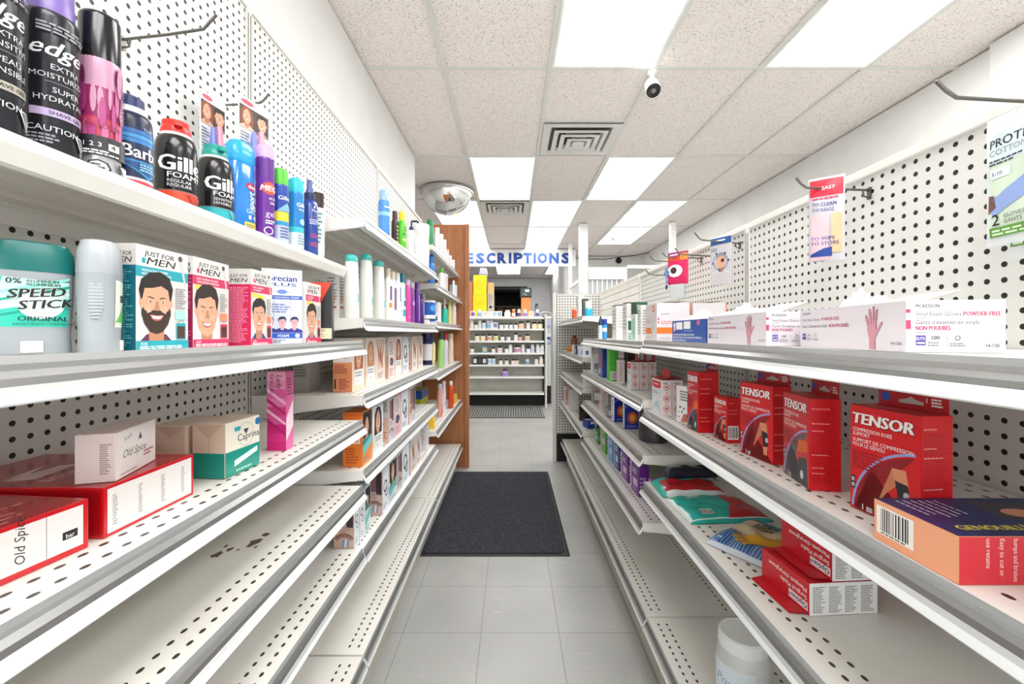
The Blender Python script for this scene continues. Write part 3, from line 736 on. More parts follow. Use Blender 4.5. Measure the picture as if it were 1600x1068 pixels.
def axe(fc):
    fc.poly([(.002, .128), (.012, .150), (.018, .128), (.014, .128), (.011, .140), (.006, .128)], PW); fc.text('Fresh', .000, .118, .007, PW); fc.rect(-.002, .105, .020, .106, M('#c2477e', .4))
    fc.fine(-.006, .085, .020, .100, 3, M('#c2c8e8', .4)); fc.fine(-.004, .050, .018, .062, 2, M('#c2477e', .4)); fc.fine(-.004, .028, .018, .040, 2, M('#cf4a6e', .4))
x, y = -.535, 1.128
bottle('hair_spray_bottle', 'dark blue pump spray bottle with navy collar at the shelf end', x, y, Z1, ANG(x, y)+D(20), [(.018, 0), (.0205, .003), (.0205, .135), (.018, .146), (.0125, .152)], M('#1d3f8f', .2), 
       [(.0135, .150), (.0135, .169), (.010, .170)], M('#14204f', .35), prt=axe, extra=[('nozzle', sp)])
x, y = -.545, 1.195
bottle('hair_cream_tube', 'white tube with dark brown flip cap, last on the nearest top shelf', x, y, Z1, ANG(x, y)+D(10), [(.014, 0), (.019, .02), (.0195, .15)], M('#e9ecea', .35),
       [(.017, .150), (.0175, .192), (.001, .193)], M('#2b1c17', .3), sy=.7, prt=lambda fc: (fc.fine(-.01, .05, .01, .14, 8, M('#3f8f8a', .4))), cat='tube')
# hooks and blister packs on the left pegboard
hook('thin wire hook at upper left above the pink mousse can, empty', -.785, .86, 1.762, .19, .030)
hook('thin wire hook carrying the two trimmer cards', -.785, 1.107, 1.760, .155, .012)
def blister(x, y, z, w, h, lab, tw):
    o = empty('blister_pack', (x, y, z), LEFT+tw); tag(o, lab, 'blister pack', None)
    a = MB(); a.box(-w/2, w/2, -.0006, 0, -h+.028, .028, M('#eef0f3', .4)); fc = Face(a, lambda p, q, o_: (p, -.0006-o_, q))
    fc.disc(-w*.22, .016, w*.2, M('#c0304f', .4), .006); fc.rect(-w*.46, -.052, w*.46, .006, M('#3a2c2a', .5))
    portrait(fc, -w*.24, -.018, .034, '#8b4a2c', female=True, shirt='#d9b7a5', x0=-w*.46, x1=w*.02, y0=-.051); portrait(fc, w*.24, -.020, .036, '#2a2220', shirt='#b98a70', x0=w*.02, x1=w*.46, y0=-.051)
    fc.fine(-w*.44, -.110, -w*.15, -.058, 7, M('#6e7686', .5)); fc.fine(w*.18, -.095, w*.44, -.058, 5, M('#6e7686', .5)); fc.rect(-w*.46, -.20, w*.46, -.115, M('#b6c8ee', .4))
    a.obj('card', o)
    b = MB(); b.lathe([(.001, -.165), (.008, -.160), (.0085, -.085), (.006, -.045), (.001, -.042)], M('#e9a3b8', .25), n=16, cx=w*.12, cy=-.010); b.obj('trimmer', o)
    b = MB(); b.lathe([(.001, -.165), (.007, -.160), (.0075, -.085), (.005, -.055), (.001, -.052)], M('#7a86d8', .25), n=16, cx=-w*.10, cy=-.009); b.obj('trimmer', o)
blister(-.748, 1.068, 1.735, .078, .200, 'nearer hanging trimmer card with two printed faces, closest to the pegboard', D(-8))
blister(-.664, 1.100, 1.737, .098, .225, 'larger looking hanging trimmer card with two printed faces at the front of its hook', D(-14))

# ------------------------------------------------------------------ second shelf
Z2 = 1.147
def speed(fc):
    T = M('#21b69c', .35)
    fc.poly([(-.024, .030), (-.023, .062), (-.020, .083), (.026, .080), (.027, .030)], M('#2fbfa8', .35)); fc.poly([(-.018, .083), (.026, .080), (.0265, .062), (-.021, .048), (-.0215, .062), (-.019, .078)], M('#bff0e4', .35))
    for i in range(4): fc.poly([(-.023, .040+i*.008), (.026, .056+i*.009), (.026, .059+i*.009), (-.023, .0425+i*.008)], M(['#0f9c88', '#e6fbf6', '#1aa892', '#8fe3d2'][i], .35))
    fc.disc(.006, .054, .016, M('#dff8f2', .35), .015)
    fc.text('0%', -.016, .0765, .006, INK, bold=.03); fc.text('ALUMINUM', -.004, .0785, .0030, INK, bold=.02); fc.text('ALUMINIUM', -.004, .0748, .0030, INK, bold=.02)
    for dx, mm in ((.0006, PW), (0, INK)):
        fc.text('SPEED', -.0145+dx, .0605-dx, .0098, mm, bold=.05, italic=.25, rot=.12, width=None); fc.text('STICK', -.0085+dx, .0485-dx, .0098, mm, bold=.05, italic=.25, rot=.12)
    fc.text('ORIGINAL', -.009, .0365, .0052, INK, bold=.03); fc.text('DEODORANT / DESODORISANT', -.012, .0318, .0024, INK)
def deo(name, lab, x, y, rz, prt, capc, capm, side_grip=True):
    w, d = .034, .0195
    gr = MB(); GM = M('#aeb4b8', .45)
    for s_ in (-1, 1):
        for i in range(13):
            z = .040+i*.0038; hw = .0065*math.sqrt(max(0, 1-((i-6)/7.2)**2)); gr.box(*(sorted((s_*(w-.0012), s_*(w+.0004)))), -hw, hw, z, z+.0021, GM)
    bt = MB(); bt.bbox(-.0085, .0085, -.0205, .0, .002, .0145, M('#dfe0df', .4), .001)
    bottle(name, lab, x, y, Z2, rz, [(w*.93, 0), (w*.97, .003), (w*.94, .020), (w, .060), (w*1.02, .090), (w*1.03, .092)], M('#9ca2a7', .35), capc, capm, sy=.56, pw=3.2, prt=prt,
           cat='deodorant', extra=[('grip', gr), ('dial', bt)])
deo('deodorant_stick', 'grey deodorant stick with teal cap and mint label, at the left frame edge', -.537, .475, D(54), speed,
    [(.0356, .0905), (.0362, .094), (.0345, .112), (.030, .122), (.018, .1245), (.001, .125)], M('#0b6a66', .28))
def irish(fc):
    fc.poly([(-.024, .030), (-.024, .085), (.024, .085), (.024, .030)], M('#e4f3e0', .35)); fc.text('SPRING', -.014, .060, .009, INK, bold=.05, italic=.2); fc.poly([(-.024, .036), (0, .056), (.024, .036)], M('#5fbf4a', .35))
deo('deodorant_stick', 'slim pale grey deodorant stick standing side-on beside the teal beard dye carton', -.494, .512, D(128), irish,
    [(.0346, .0905), (.0352, .094), (.0335, .118), (.028, .130), (.016, .133), (.001, .1335)], M('#a4a9ae', .3))
def jfm(col, side, l1, l2, who, w, h, swatch='#4a3226'):
    CL = M(col, .4)
    def f(fc):
        fc.rect(0, 0, w, h, M('#dad8d5', .35))
        fc.rect(0, h*.70, w, h*.80, CL); fc.text('JUST FOR', w*.14, h*.905, h*.048, INK, bold=.03, italic=.12, width=w*.56)
        fc.text('MEN', w*.18, h*.825, h*.072, INK, bold=.02, italic=.2, width=w*.56); fc.rect(w*.10, h*.83, w*.16, h*.88, CL)
        fc.text(l1, w*.10, h*.755, h*.024, PW, bold=.02); fc.text(l2, w*.10, h*.72, h*.024, PW, bold=.02)
        fc.poly([(w*.80, h*.94), (w*.86, h*.95), (w*.95, h*.68), (w*.91, h*.68)], M('#c9c9c9', .4)); fc.disc(w*.83, h*.94, w*.045, M('#4a4a4a', .4))
        who(fc, w, h)
        fc.rect(0, 0, w, h*.095, CL); fc.text('A-35' if 'red' in side else 'M-55', w*.08, h*.055, h*.025, PW, bold=.03); fc.fine(w*.06, h*.015, w*.95, h*.05, 2, PW)
        fc.rect(w*.74, h*.105, w*.94, h*.27, CL); fc.rect(w*.76, h*.115, w*.92, h*.24, M(swatch, .5)); fc.ring(w*.84, h*.27, w*.05, w*.058, CL, a0=0, a1=PI)
        fc.fine(w*.72, h*.42, w*.96, h*.64, 9, M('#9a9a9a', .5)); fc.rect(w*.72, h*.31, w*.94, h*.40, M('#d98a6a' if 'red' in side else '#a9d6d2', .5))
    return f
def jfside(col, dark, w, h):
    def f(fc):
        fc.rect(0, 0, w, h, M(dark, .4)); fc.rect(0, h*.80, w, h, M('#cdc9c4', .4)); fc.text('JUST FOR', w*.08, h*.89, h*.04, INK, bold=.03, italic=.12, width=w*.76)
        fc.text('MEN', w*.10, h*.825, h*.055, INK, bold=.02, italic=.2, width=w*.76); fc.fine(w*.08, h*.05, w*.92, h*.77, 34, M(col, .4), .5)
    return f
w_, d_, h_ = .088, .034, .139
def who1(fc, w, h): portrait(fc, w*.36, h*.44, w*.72, '#241b18', shirt='#5b2a48', beard=True, x0=.0005, x1=w*.72)
carton('beard_dye_box', 'teal and white beard dye carton showing a bearded man', 'l', -.483, .548, Z2, w_, d_, h_, M('#e9e8e6', .4),
       {'F': jfm('#1f9fae', 'teal', 'MUSTACHE & BEARD', 'MOUSTACHE ET BARBE', who1, w_, h_), 'L': jfside('#6fb6c0', '#0e6478', d_, h_), 'T': lambda fc: fc.rect(0, 0, w_, d_, M('#dcdad7', .4))})
def who2(fc, w, h):
    fc.poly([(w*.05, h*.70), (w*.6, h*.66), (w*.6, h*.62), (w*.05, h*.645)], M('#e8d23c', .4)); portrait(fc, w*.36, h*.385, w*.74, '#2b201c', shirt='#2e4a8f', x0=.0005, x1=w*.72)
PK = jfm('#d0315f', 'red', 'EASY COMB-IN COLOUR', 'APPLICATION AU PEIGNE', who2, w_, h_)
carton('hair_dye_box', 'pink and white hair dye carton with a smiling dark-haired man, leaning slightly', 'l', -.480, .642, Z2+.0006, w_, .022, h_, M('#e9e8e6', .4),
       {'F': PK, 'L': jfside('#d27a98', '#8f1747', .022, h_)}, tilt=None, extra=D(3))
carton('hair_dye_box', 'pink hair dye carton showing a wide crimson side with fine print', 'l', -.467, .764, Z2, .066, .042, h_, M('#e9e8e6', .4),
       {'F': jfm('#d0315f', 'red', 'EASY COMB-IN', 'AU PEIGNE', who2, .066, h_), 'L': jfside('#e58ba8', '#c41d50', .042, h_)})
def grec(fc, w=.076, h=.158):
    fc.rect(0, 0, w, h, M('#d6d9e3', .35)); fc.text('Grecian', w*.12, h*.84, h*.085, M('#1b2f86', .35), bold=.05, width=w*.74); fc.text('PLUS', w*.13, h*.775, h*.045, M('#1b2f86', .35), bold=.05, width=w*.72)
    fc.disc(w*.5, h*.695, w*.24, M('#9db4e6', .4), h*.008); fc.disc(w*.5, h*.70, w*.12, M('#6c8ad6', .4), h*.03)
    fc.rect(0, h*.60, w, h*.65, M('#2557b8', .35)); fc.text('GREY CONTROL FOAM', w*.08, h*.613, h*.024, PW, bold=.02, width=w*.84)
    for i in (.3, .7): fc.rect(w*i-.0004, h*.36, w*i+.0004, h*.60, M('#8fa4dc', .4))
    fc.rect(w*.42, h*.36, w*.58, h*.60, M('#c9d5f2', .4)); fc.fine(w*.2, h*.42, w*.84, h*.55, 4, M('#6c7fb8', .4))
    for i in (.20, .5, .80): portrait(fc, w*i, h*.29, h*.115, '#2a2a55' if i > .3 else '#9a8aa8', skin=M('#d9a8b0', .5), shirt='#27348f')
    fc.rect(0, h*.085, w, h*.15, M('#1b55c4', .35)); fc.text('FOAM', w*.40, h*.098, h*.035, PW, bold=.05); fc.disc(w*.88, h*.117, w*.06, PW); fc.fine(w*.08, h*.02, w*.7, h*.07, 2, M('#8a8f9a', .4))
a_ = MB(); wG, dG, hG = .076, .036, .158; a_.bbox(-wG/2, wG/2, -dG/2, dG/2, 0, hG, M('#e4e6ec', .4), .0015); grec(a_.face('F', wG, dG, hG))
def gs(fc): fc.rect(0, 0, dG, hG, M('#5b4a6a', .4)); fc.fine(.004, .02, dG-.004, .14, 24, M('#b9adc4', .4))
gs(a_.face('L', wG, dG, hG)); item('foam_dye_box', 'white and blue foam dye carton turned to the viewer with three small faces', 'box', a_, (-.493, .912, Z2+.0004), D(34))
carton('hair_dye_box', 'pink hair dye carton partly hidden behind the white and blue foam carton', 'l', -.462, .957, Z2, .074, .03, h_, M('#e9e8e6', .4), {'F': jfm('#d0315f', 'red', 'EASY COMB-IN', 'AU PEIGNE', who2, .074, h_)})
a_ = MB(); wB, dB, hB = .050, .034, .150; a_.bbox(-wB/2, wB/2, -dB/2, dB/2, 0, hB, M('#1d1b1a', .35), .001); fc = a_.face('F', wB, dB, hB)
fc.rect(0, 0, wB, hB, M('#22201f', .35)); fc.poly([(0, hB*.35), (0, hB), (wB, hB)], M('#d8401f', .35)); fc.rect(0, .010, wB, hB*.24, M('#e8dcb8', .4)); fc.rect(0, 0, wB, .008, INK)
fc.text('BRYLCREEM', wB*.34, hB*.30, .0115, PW, rot=PI/2, bold=.03, width=None); fc.text('ORIGINAL', wB*.1, hB*.19, .005, INK); fc.fine(wB*.1, .014, wB*.9, hB*.16, 4, M('#b09a6a', .5))
item('hair_cream_box', 'black and orange hair cream carton with vertical white lettering', 'box', a_, (-.478, 1.075, Z2+.0004), D(14))

# ------------------------------------------------------------------ third shelf: soaps
Z3 = .914; RED = M('#c4121c', .22, 0, .3); PAPER = M('#e6e0dd', .35, 0, .3); CRIM = M('#a81018', .25, 0, .3)
wA, dA, hA = .168, .175, .0585
def bars_front(fc):
    fc.rect(.006, .007, wA-.006, hA-.005, PAPER)
    for i in (1, 2, 3): fc.rect(wA*i/4-.0004, .007, wA*i/4+.0004, hA-.005, M('#8f8480', .5))
    for i in (1, 2): fc.text('Old Spice', wA*(i+.55)/4, .014, .0095, INK, rot=PI/2, italic=.3); 
    fc.rect(wA*.84, .020, wA*.93, .029, INK); fc.text('bar', wA*.86, .0215, .005, PW)
def bars_top(fc):
    fc.rect(.004, .004, wA-.004, dA-.004, CRIM)
    for i in range(5): fc.fine(.012, .010+i*.012, wA-.01, .017+i*.012, 1, M('#d98a80', .4))
    fc.fine(.012, .075, wA*.7, .085, 1, M('#d98a80', .4))
carton('soap_multipack', 'shrink-wrapped red soap multipack lowest at left, cut by the frame edge', 'l', -.528, .345, Z3, wA, dA, hA, RED, {'F': bars_front, 'T': bars_top}, extra=D(-7), cat='soap')
wA2, dA2, hA2 = .150, .235, .064
def b2f(fc):
    fc.rect(.005, .004, wA2-.005, hA2-.004, PAPER)
    for i in range(4): fc.fine(wA2*(.08+.25*i), .012, wA2*(.13+.25*i), hA2-.012, 12, M('#8f8f98', .5))
def b2t(fc):
    fc.rect(.004, .004, wA2-.004, dA2-.004, CRIM); fc.poly([(.03, .12), (.10, .13), (.09, .15), (.02, .15)], M('#e4cbc6', .3)); fc.poly([(.02, .155), (.05, .15), (.09, .17)], M('#e4cbc6', .3)); fc.fine(.02, .09, .1, .11, 2, M('#e0b0aa', .4))
carton('soap_multipack', 'large flat red soap box with long white front, carrying a pale soap carton', 'l', -.508, .531, Z3, wA2, dA2, hA2, RED, {'F': b2f, 'T': b2t,
       'L': lambda fc: (fc.rect(.004, .004, dA2-.004, hA2-.004, CRIM), fc.ring(dA2-.02, .03, .0, .0001, CRIM))}, cat='soap')
w3, d3, h3 = .101, .043, .0625
def osf(fc):
    fc.rect(.001, .001, w3-.001, h3-.001, M('#eee6e4', .4)); fc.text('Old Spice', w3*.16, h3*.40, .011, M('#4a3f42', .4), italic=.35); fc.text('Fresh', w3*.2, h3*.74, .006, M('#6a5f62', .4), rot=.3)
    fc.poly([(w3*.52, h3*.68), (w3*.62, h3*.68), (w3*.57, h3*.84)], M('#5a4f52', .4)); fc.fine(w3*.66, h3*.24, w3*.92, h3*.40, 2, M('#a05560', .4)); fc.fine(w3*.1, h3*.06, w3*.5, h3*.12, 1, M('#a9a0a0', .4))
def osl(fc): fc.rect(.001, .001, d3-.001, h3-.001, M('#dcccc8', .4)); fc.fine(d3*.6, .01, d3*.9, h3*.8, 14, M('#8a7a7a', .4))
carton('soap_box', 'pale pink single soap carton lying on top of the large red soap box', 'l', -.512, .552, Z3+hA2+.0006, w3, d3, h3, M('#e2d5d1', .4), {'F': osf, 'L': osl}, extra=D(17), cat='soap')
w4, d4, h4 = .090, .062, .098
BEI = M('#d9c3ae', .3, 0, .3); TEA = M('#128f80', .3, 0, .3)
def capf(fc):
    fc.rect(0.001, h4*.46, w4-.001, h4-.001, M('#e9e2d3', .35)); fc.rect(.001, .001, w4-.001, h4*.46, TEA)
    fc.text('Caprina', w4*.34, h4*.60, .0135, M('#1f2f4a', .4), bold=.015); fc.ring(w4*.58, h4*.70, .0205, .0212, M('#8a8f8a', .5), a0=.2, a1=PI-.2); fc.ring(w4*.58, h4*.70, .0205, .0212, M('#8a8f8a', .5), a0=PI+.5, a1=2*PI-.5)
    fc.poly([(w4*.50, h4*.80), (w4*.66, h4*.80), (w4*.62, h4*.74), (w4*.60, h4*.71), (w4*.56, h4*.71), (w4*.54, h4*.74)], M('#3a4a5a', .4)); fc.rect(w4*.25, h4*.80, w4*.42, h4*.88, M('#2f9fb0', .4))
    fc.disc(w4*.93, h4*.88, .007, M('#2a6fb5', .4)); fc.poly([(w4*.25, h4*.16), (w4*.92, h4*.30), (w4*.92, h4*.40), (w4*.25, h4*.27)], M('#d9efe9', .4)); fc.fine(w4*.3, h4*.05, w4*.8, h4*.12, 1, M('#9fd6cb', .4))
def capl(fc): fc.rect(.001, h4*.46, d4-.001, h4-.001, BEI); fc.rect(.001, .001, d4-.001, h4*.46, TEA); fc.poly([(.002, h4-.002), (d4-.002, h4-.002), (d4*.5, h4*.72)], M('#c8ae97', .3)); fc.rect(d4*.5, h4*.46, d4*.52, h4*.72, M('#b89c86', .3))
carton('soap_multipack', 'beige and teal wrapped soap pack with a goat emblem', 'l', -.503, .748, Z3, w4, d4, h4, BEI, {'F': capf, 'L': capl}, extra=D(-5), cat='soap', bev=.004)
carton('soap_multipack', 'beige wrapped soap pack tucked behind the teal and beige soap pack', 'l', -.575, .755, Z3, w4, .062, .094, BEI,
       {'L': lambda fc: (fc.rect(.001, .001, .061, .015, TEA), fc.poly([(.002, .09), (.060, .09), (.031, .07)], M('#c8ae97', .3)))}, extra=D(-4), cat='soap', bev=.004)
w5, d5, h5 = .032, .042, .172
def ladl(fc):
    n = 9; cs = ['#e9a3c0', '#e58bb2', '#d95a98', '#e27ab0', '#cf3f88', '#d9559a', '#c81f78', '#d62f86', '#d01f7c']
    for i in range(n): fc.rect(.0005, h5-(i+1)*h5/n, d5-.0005, h5-i*h5/n, M(cs[i], .35))
    for i in range(4): fc.poly([(.0005, h5*(.75-.13*i)), (d5-.0005, h5*(.58-.13*i)), (d5-.0005, h5*(.61-.13*i)), (.0005, h5*(.80-.13*i))], M('#b01f68' if i % 2 else '#f3c3d8', .35))
    fc.text('Lady', d5*.52, h5*.96, .012, M('#5a1f3a', .4), rot=-PI/2, italic=.2); fc.text('Grecian', d5*.18, h5*.97, .010, M('#5a1f3a', .4), rot=-PI/2, italic=.2)
def ladf(fc):
    fc.rect(.0005, .0005, w5-.0005, h5-.0005, M('#d9669c', .35)); fc.poly([(.001, .02), (w5-.001, .05), (w5-.001, .11), (.001, .07)], M('#f0d3df', .35)); fc.fine(.004, .12, w5-.004, .16, 6, M('#7a2f50', .4))
carton('hair_rinse_box', 'tall pink carton standing alone near the end of the nearest third shelf', 'l', -.494, .933, Z3, w5, d5, h5, M('#cf2f84', .35), {'F': ladf, 'L': ladl})
# ------------------------------------------------------------------ left run, middle bay
def simple(name, lab, u, X, z, h, r, bodyc, capc, caph=.02, sy=.7, pw=2.6, capr=None, neck=.8, prt=None, cat='bottle', group=None, turn=None, gloss=.3, taper=1.0, y=None):
    y = y if y is not None else YX(u, X); x = X if u < 800 else X
    hb = h-caph; capr = capr or r*.6
    body = [(r*.94, 0), (r, .003), (r*taper, hb*.82), (r*taper*.92, hb*.93), (capr*1.02, hb)] if neck else [(r*.94, 0), (r, .003), (r*taper, hb)]
    rz = (LEFT if x < 0 else RIGHT) if turn is None else turn
    return bottle(name, lab, x, y, z, rz, body, M(bodyc, gloss), cap_prof(capr, hb-.0005, h, min(.004, caph*.3)), M(capc, .35), sy=sy, pw=pw, prt=prt, cat=cat, group=group, capsy=min(1, sy*1.25) if neck else sy, n=20)
def lbl(*rects):      # rects in units of body radius / height: (half width, z0, z1, colour)
    def p(fc):
        for hw, z0, z1, c in rects: fc.rect(-hw, z0, hw, z1, M(c, .4))
    return p
def fineL(hw, z0, z1, c='#5a6470', n=5): return lambda fc: fc.fine(-hw, z0, hw, z1, n, M(c, .4))
def both(*fs):
    def p(fc):
        for f_ in fs: f_(fc)
    return p
ZT = 1.5165
# top shelf
x, y = -.50, YX(600, -.50); nz = MB(); nz.lathe([(.0185, .170), (.0185, .205), (.014, .212), (.001, .213)], M('#a9d0ee', .15, 0, 0, .5, .3), n=20)
bottle('mousse_can', 'slim sky blue mousse can with pale clear cap on the middle bay top shelf', x, y, ZT, LEFT-.3, can_prof(.0215, .172, .018, .010), M('#4b8fd8', .25), None, None,
       prt=both(lbl((.067, .0, .035, '#a9c9ee'), (.067, .11, .125, '#8fc0ee')), lambda fc: fc.fine(-.018, .140, .018, .150, 1, PW)), cat='spray can', extra=[('cap', nz)])
simple('dye_bottle', 'dark brown bottle between the sky blue can and the green bottle', 617, -.49, ZT, .165, .019, '#2a1c19', '#3a2a26', .035, prt=fineL(.012, .03, .11, '#c9b29a'))
simple('gel_bottle', 'bright green bottle with yellow cap and dark side', 628, -.47, ZT, .172, .025, '#5cc22e', '#f0d62a', .038, capr=.014, prt=both(lbl((.024, .045, .055, '#e4f0a0'), (.024, .07, .078, '#2c7a1c')), fineL(.015, .085, .11, '#1f5a18', 3)))
pm = MB(); pm.tube([(0, 0, .150), (0, 0, .176)], .004, M('#1a2455', .35)); pm.tube([(0, -.004, .176), (0, .0, .178), (0, -.026, .178), (0, -.032, .170)], .005, M('#1a2455', .35))
x = -.47; bottle('lotion_bottle', 'white pump bottle with navy pump on the middle bay top shelf', x, YX(643, x), ZT, LEFT, [(.022, 0), (.025, .004), (.025, .115), (.020, .130), (.011, .136)], M('#ecebe9', .35),
       [(.013, .135), (.013, .150), (.006, .151)], M('#1a2455', .35), sy=.7, pw=2.6, prt=fineL(.015, .03, .10, '#8a8fa8', 6), extra=[('pump', pm)])
def plain(name, lab, side, u, X, z, w, d, h, c, prints=None, cat='box', extra=0, group=None, side_c=None, top_c=None, bev=.0012, Y=None):
    f_ = {}
    if side_c: f_['L' if side == 'l' else 'R'] = M(side_c, .4)
    if top_c: f_['T'] = M(top_c, .4)
    return carton(name, lab, side, X, Y if Y else YX(u, X), z, w, d, h, M(c, .4), prints, f_ or None, extra, cat, group, bev=bev)
def fp(*cmds):
    """print built from commands in fractions of the face: ('r',x0,y0,x1,y1,col) ('t',txt,x,y,h,col[,bold]) ('v' vertical text) ('f',x0,y0,x1,y1,n,col) ('d',x,y,rx,ry,col) ('b',x0,y0,x1,y1) barcode ('p',[pts],col)"""
    def p(fc, w=1, h=1): pass
    return cmds
def P_(w, h, *cmds):
    def p(fc):
        for c in cmds:
            k = c[0]
            if k == 'r': fc.rect(c[1]*w, c[2]*h, c[3]*w, c[4]*h, M(c[5], .4))
            elif k == 't': fc.text(c[1], c[2]*w, c[3]*h, c[4]*h, M(c[5], .4), bold=c[6] if len(c) > 6 else 0, width=c[7]*w if len(c) > 7 else None)
            elif k == 'v': fc.text(c[1], c[2]*w, c[3]*h, c[4]*w, M(c[5], .4), rot=PI/2, bold=c[6] if len(c) > 6 else 0)
            elif k == 'f': fc.fine(c[1]*w, c[2]*h, c[3]*w, c[4]*h, c[5], M(c[6], .4))
            elif k == 'd': fc.disc(c[1]*w, c[2]*h, c[3]*w, M(c[5], .4), c[4]*h)
            elif k == 'b': fc.rect(c[1]*w, c[2]*h, c[3]*w, c[4]*h, PW); fc.bars(c[1]*w+(c[3]-c[1])*w*.06, c[2]*h+(c[4]-c[2])*h*.1, c[3]*w-(c[3]-c[1])*w*.06, c[4]*h-(c[4]-c[2])*h*.08, INK)
            elif k == 'p': fc.poly([(a*w, b*h) for a, b in c[1]], M(c[2], .4))
            elif k == 'o': portrait(fc, c[1]*w, c[2]*h, c[3]*w, **c[4])
    return p
plain('lotion_box', 'small plain white box at the far end of the middle bay top shelf', 'l', 655, -.452, ZT, .05, .04, .118, '#ecebe8', {'F': P_(.05, .118, ('f', .2, .3, .8, .8, 5, '#c0c0c4'))}, cat='box')
for k, (z_, lab) in enumerate(((ZT, 'white round tub under another tub, beside the small white box'), (ZT+.1308, 'pale round tub with a small yellow flower label stacked on a white tub'))):
    r_ = .042; bottle('cream_tub', lab, -.505, 2.385, z_, LEFT-.2, [(r_*.92, 0), (r_*.95, .004), (r_, .100)], M('#ededeb' if not k else '#dfe6e2', .3), cap_prof(r_*1.04, .1005, .1295, .004), M('#efefed', .35),
           prt=(lambda fc: (fc.rect(-.03, .02, .03, .085, PW), fc.disc(.006, .052, .010, M('#e8b53a', .4), .016), fc.rect(.002, .022, .010, .040, M('#8fae3a', .4)))) if k else None, cat='tub')
# second shelf: tall pale bottles, shampoos
ZS = 1.2166
for k, (u, lab) in enumerate(((549.5, 'tall white bottle with teal flip cap, nearest of three at the middle bay'), (572.5, 'tall white bottle with teal flip cap, middle one and tallest of the three'), (592, 'tall white bottle with teal flip cap, farthest of three beside the shampoos'))):
    X = -.495; h = (.195, .222, .222)[k]
    bottle('body_wash_bottle', lab, X, YX(u, X), ZS, LEFT+.1, [(.030, 0), (.033, .004), (.033, h*.45), (.027, h-.022)], M('#e6e6e1', .3), [(.0275, h-.0225), (.0285, h-.018), (.027, h-.006), (.022, h-.001), (.001, h)], M('#3fb8b0', .3), sy=.62, pw=2.8,
           prt=both(lambda fc: fc.fine(.004, h*.35, .010, h*.75, 8, M('#8a8f90', .4)), lbl((.010, .05, .075, '#8fd4cc'))))
a = MB(); 
shs = [(606, '#f1efee', '#d9cdb6', .034, ((.030, .05, .13, '#f6f4f4'), (.018, .055, .075, '#e09a35'), (.012, .085, .140, '#6f3a86')), .210, 'white shampoo bottle with beige cap and purple label mark'),
       (613.5, '#f4f3f2', '#e4d9c8', .034, ((.014, .05, .14, '#7a4a8c'),), .208, 'white conditioner bottle with beige cap just behind the purple marked one'),
       (621, '#eef1f4', '#e9e9e7', .030, ((.010, .09, .15, '#8a9ec0'),), .212, 'white shampoo bottle with a round white cap'),
       (628.5, '#f3f5f5', '#12819a', .042, ((.020, .03, .06, '#2f9fb5'), (.014, .075, .10, '#1f6f8c'), (.010, .11, .16, '#45b3a8')), .222, 'white shampoo bottle with deep turquoise cap and wave label'),
       (636.5, '#e04aa5', '#d9c6dc', .026, ((.018, .03, .035, '#f0a3d0'),), .205, 'hot pink shampoo bottle with pale lilac cap'),
       (643, '#8a3f9f', '#d0c3dc', .026, ((.015, .09, .11, '#d9b3e4'),), .203, 'medium purple shampoo bottle with pale cap'),
       (651.5, '#5a2389', '#5a2389', .030, ((.012, .02, .15, '#a98ad0'),), .215, 'deep purple shampoo bottle, tallest of the purple ones'),
       (658.5, '#4b1f78', '#4b1f78', .030, ((.008, .05, .13, '#c9b3e2'),), .168, 'short deep purple tube at the end of the shampoo row')]
for u, c, cc, chh, lb, h, lab in shs:
    simple('shampoo_bottle', lab, u, -.49, ZS, h, .0225, c, cc, chh, sy=.62, pw=2.6, capr=.013 if chh > .029 else .016, neck=1, prt=lbl(*lb), cat='shampoo')
plain('travel_kit_box', 'low white box at the far end of the second shelf beyond the purple bottles', 'l', 668, -.475, ZS, .06, .07, .033, '#e9e8e4', cat='box')
plain('supplement_box', 'white printed box just beyond the black and orange carton', 'l', 0, -.527, ZS, .045, .040, .150, '#e9e7e4', {'F': P_(.045, .15, ('f', .1, .3, .9, .85, 9, '#7a7f8c'), ('r', .2, .35, .7, .45, '#e0a35a'), ('r', .2, .2, .8, .25, '#b85a4a'), ('r', .1, .9, .5, .95, '#1b1b1d')), 
      'L': P_(.040, .15, ('f', .1, .3, .9, .85, 9, '#7a7f8c'), ('r', .2, .35, .7, .45, '#e0a35a'), ('r', .2, .2, .8, .25, '#b85a4a'), ('r', .1, .88, .9, .95, '#2a2a2a'))}, Y=1.30)

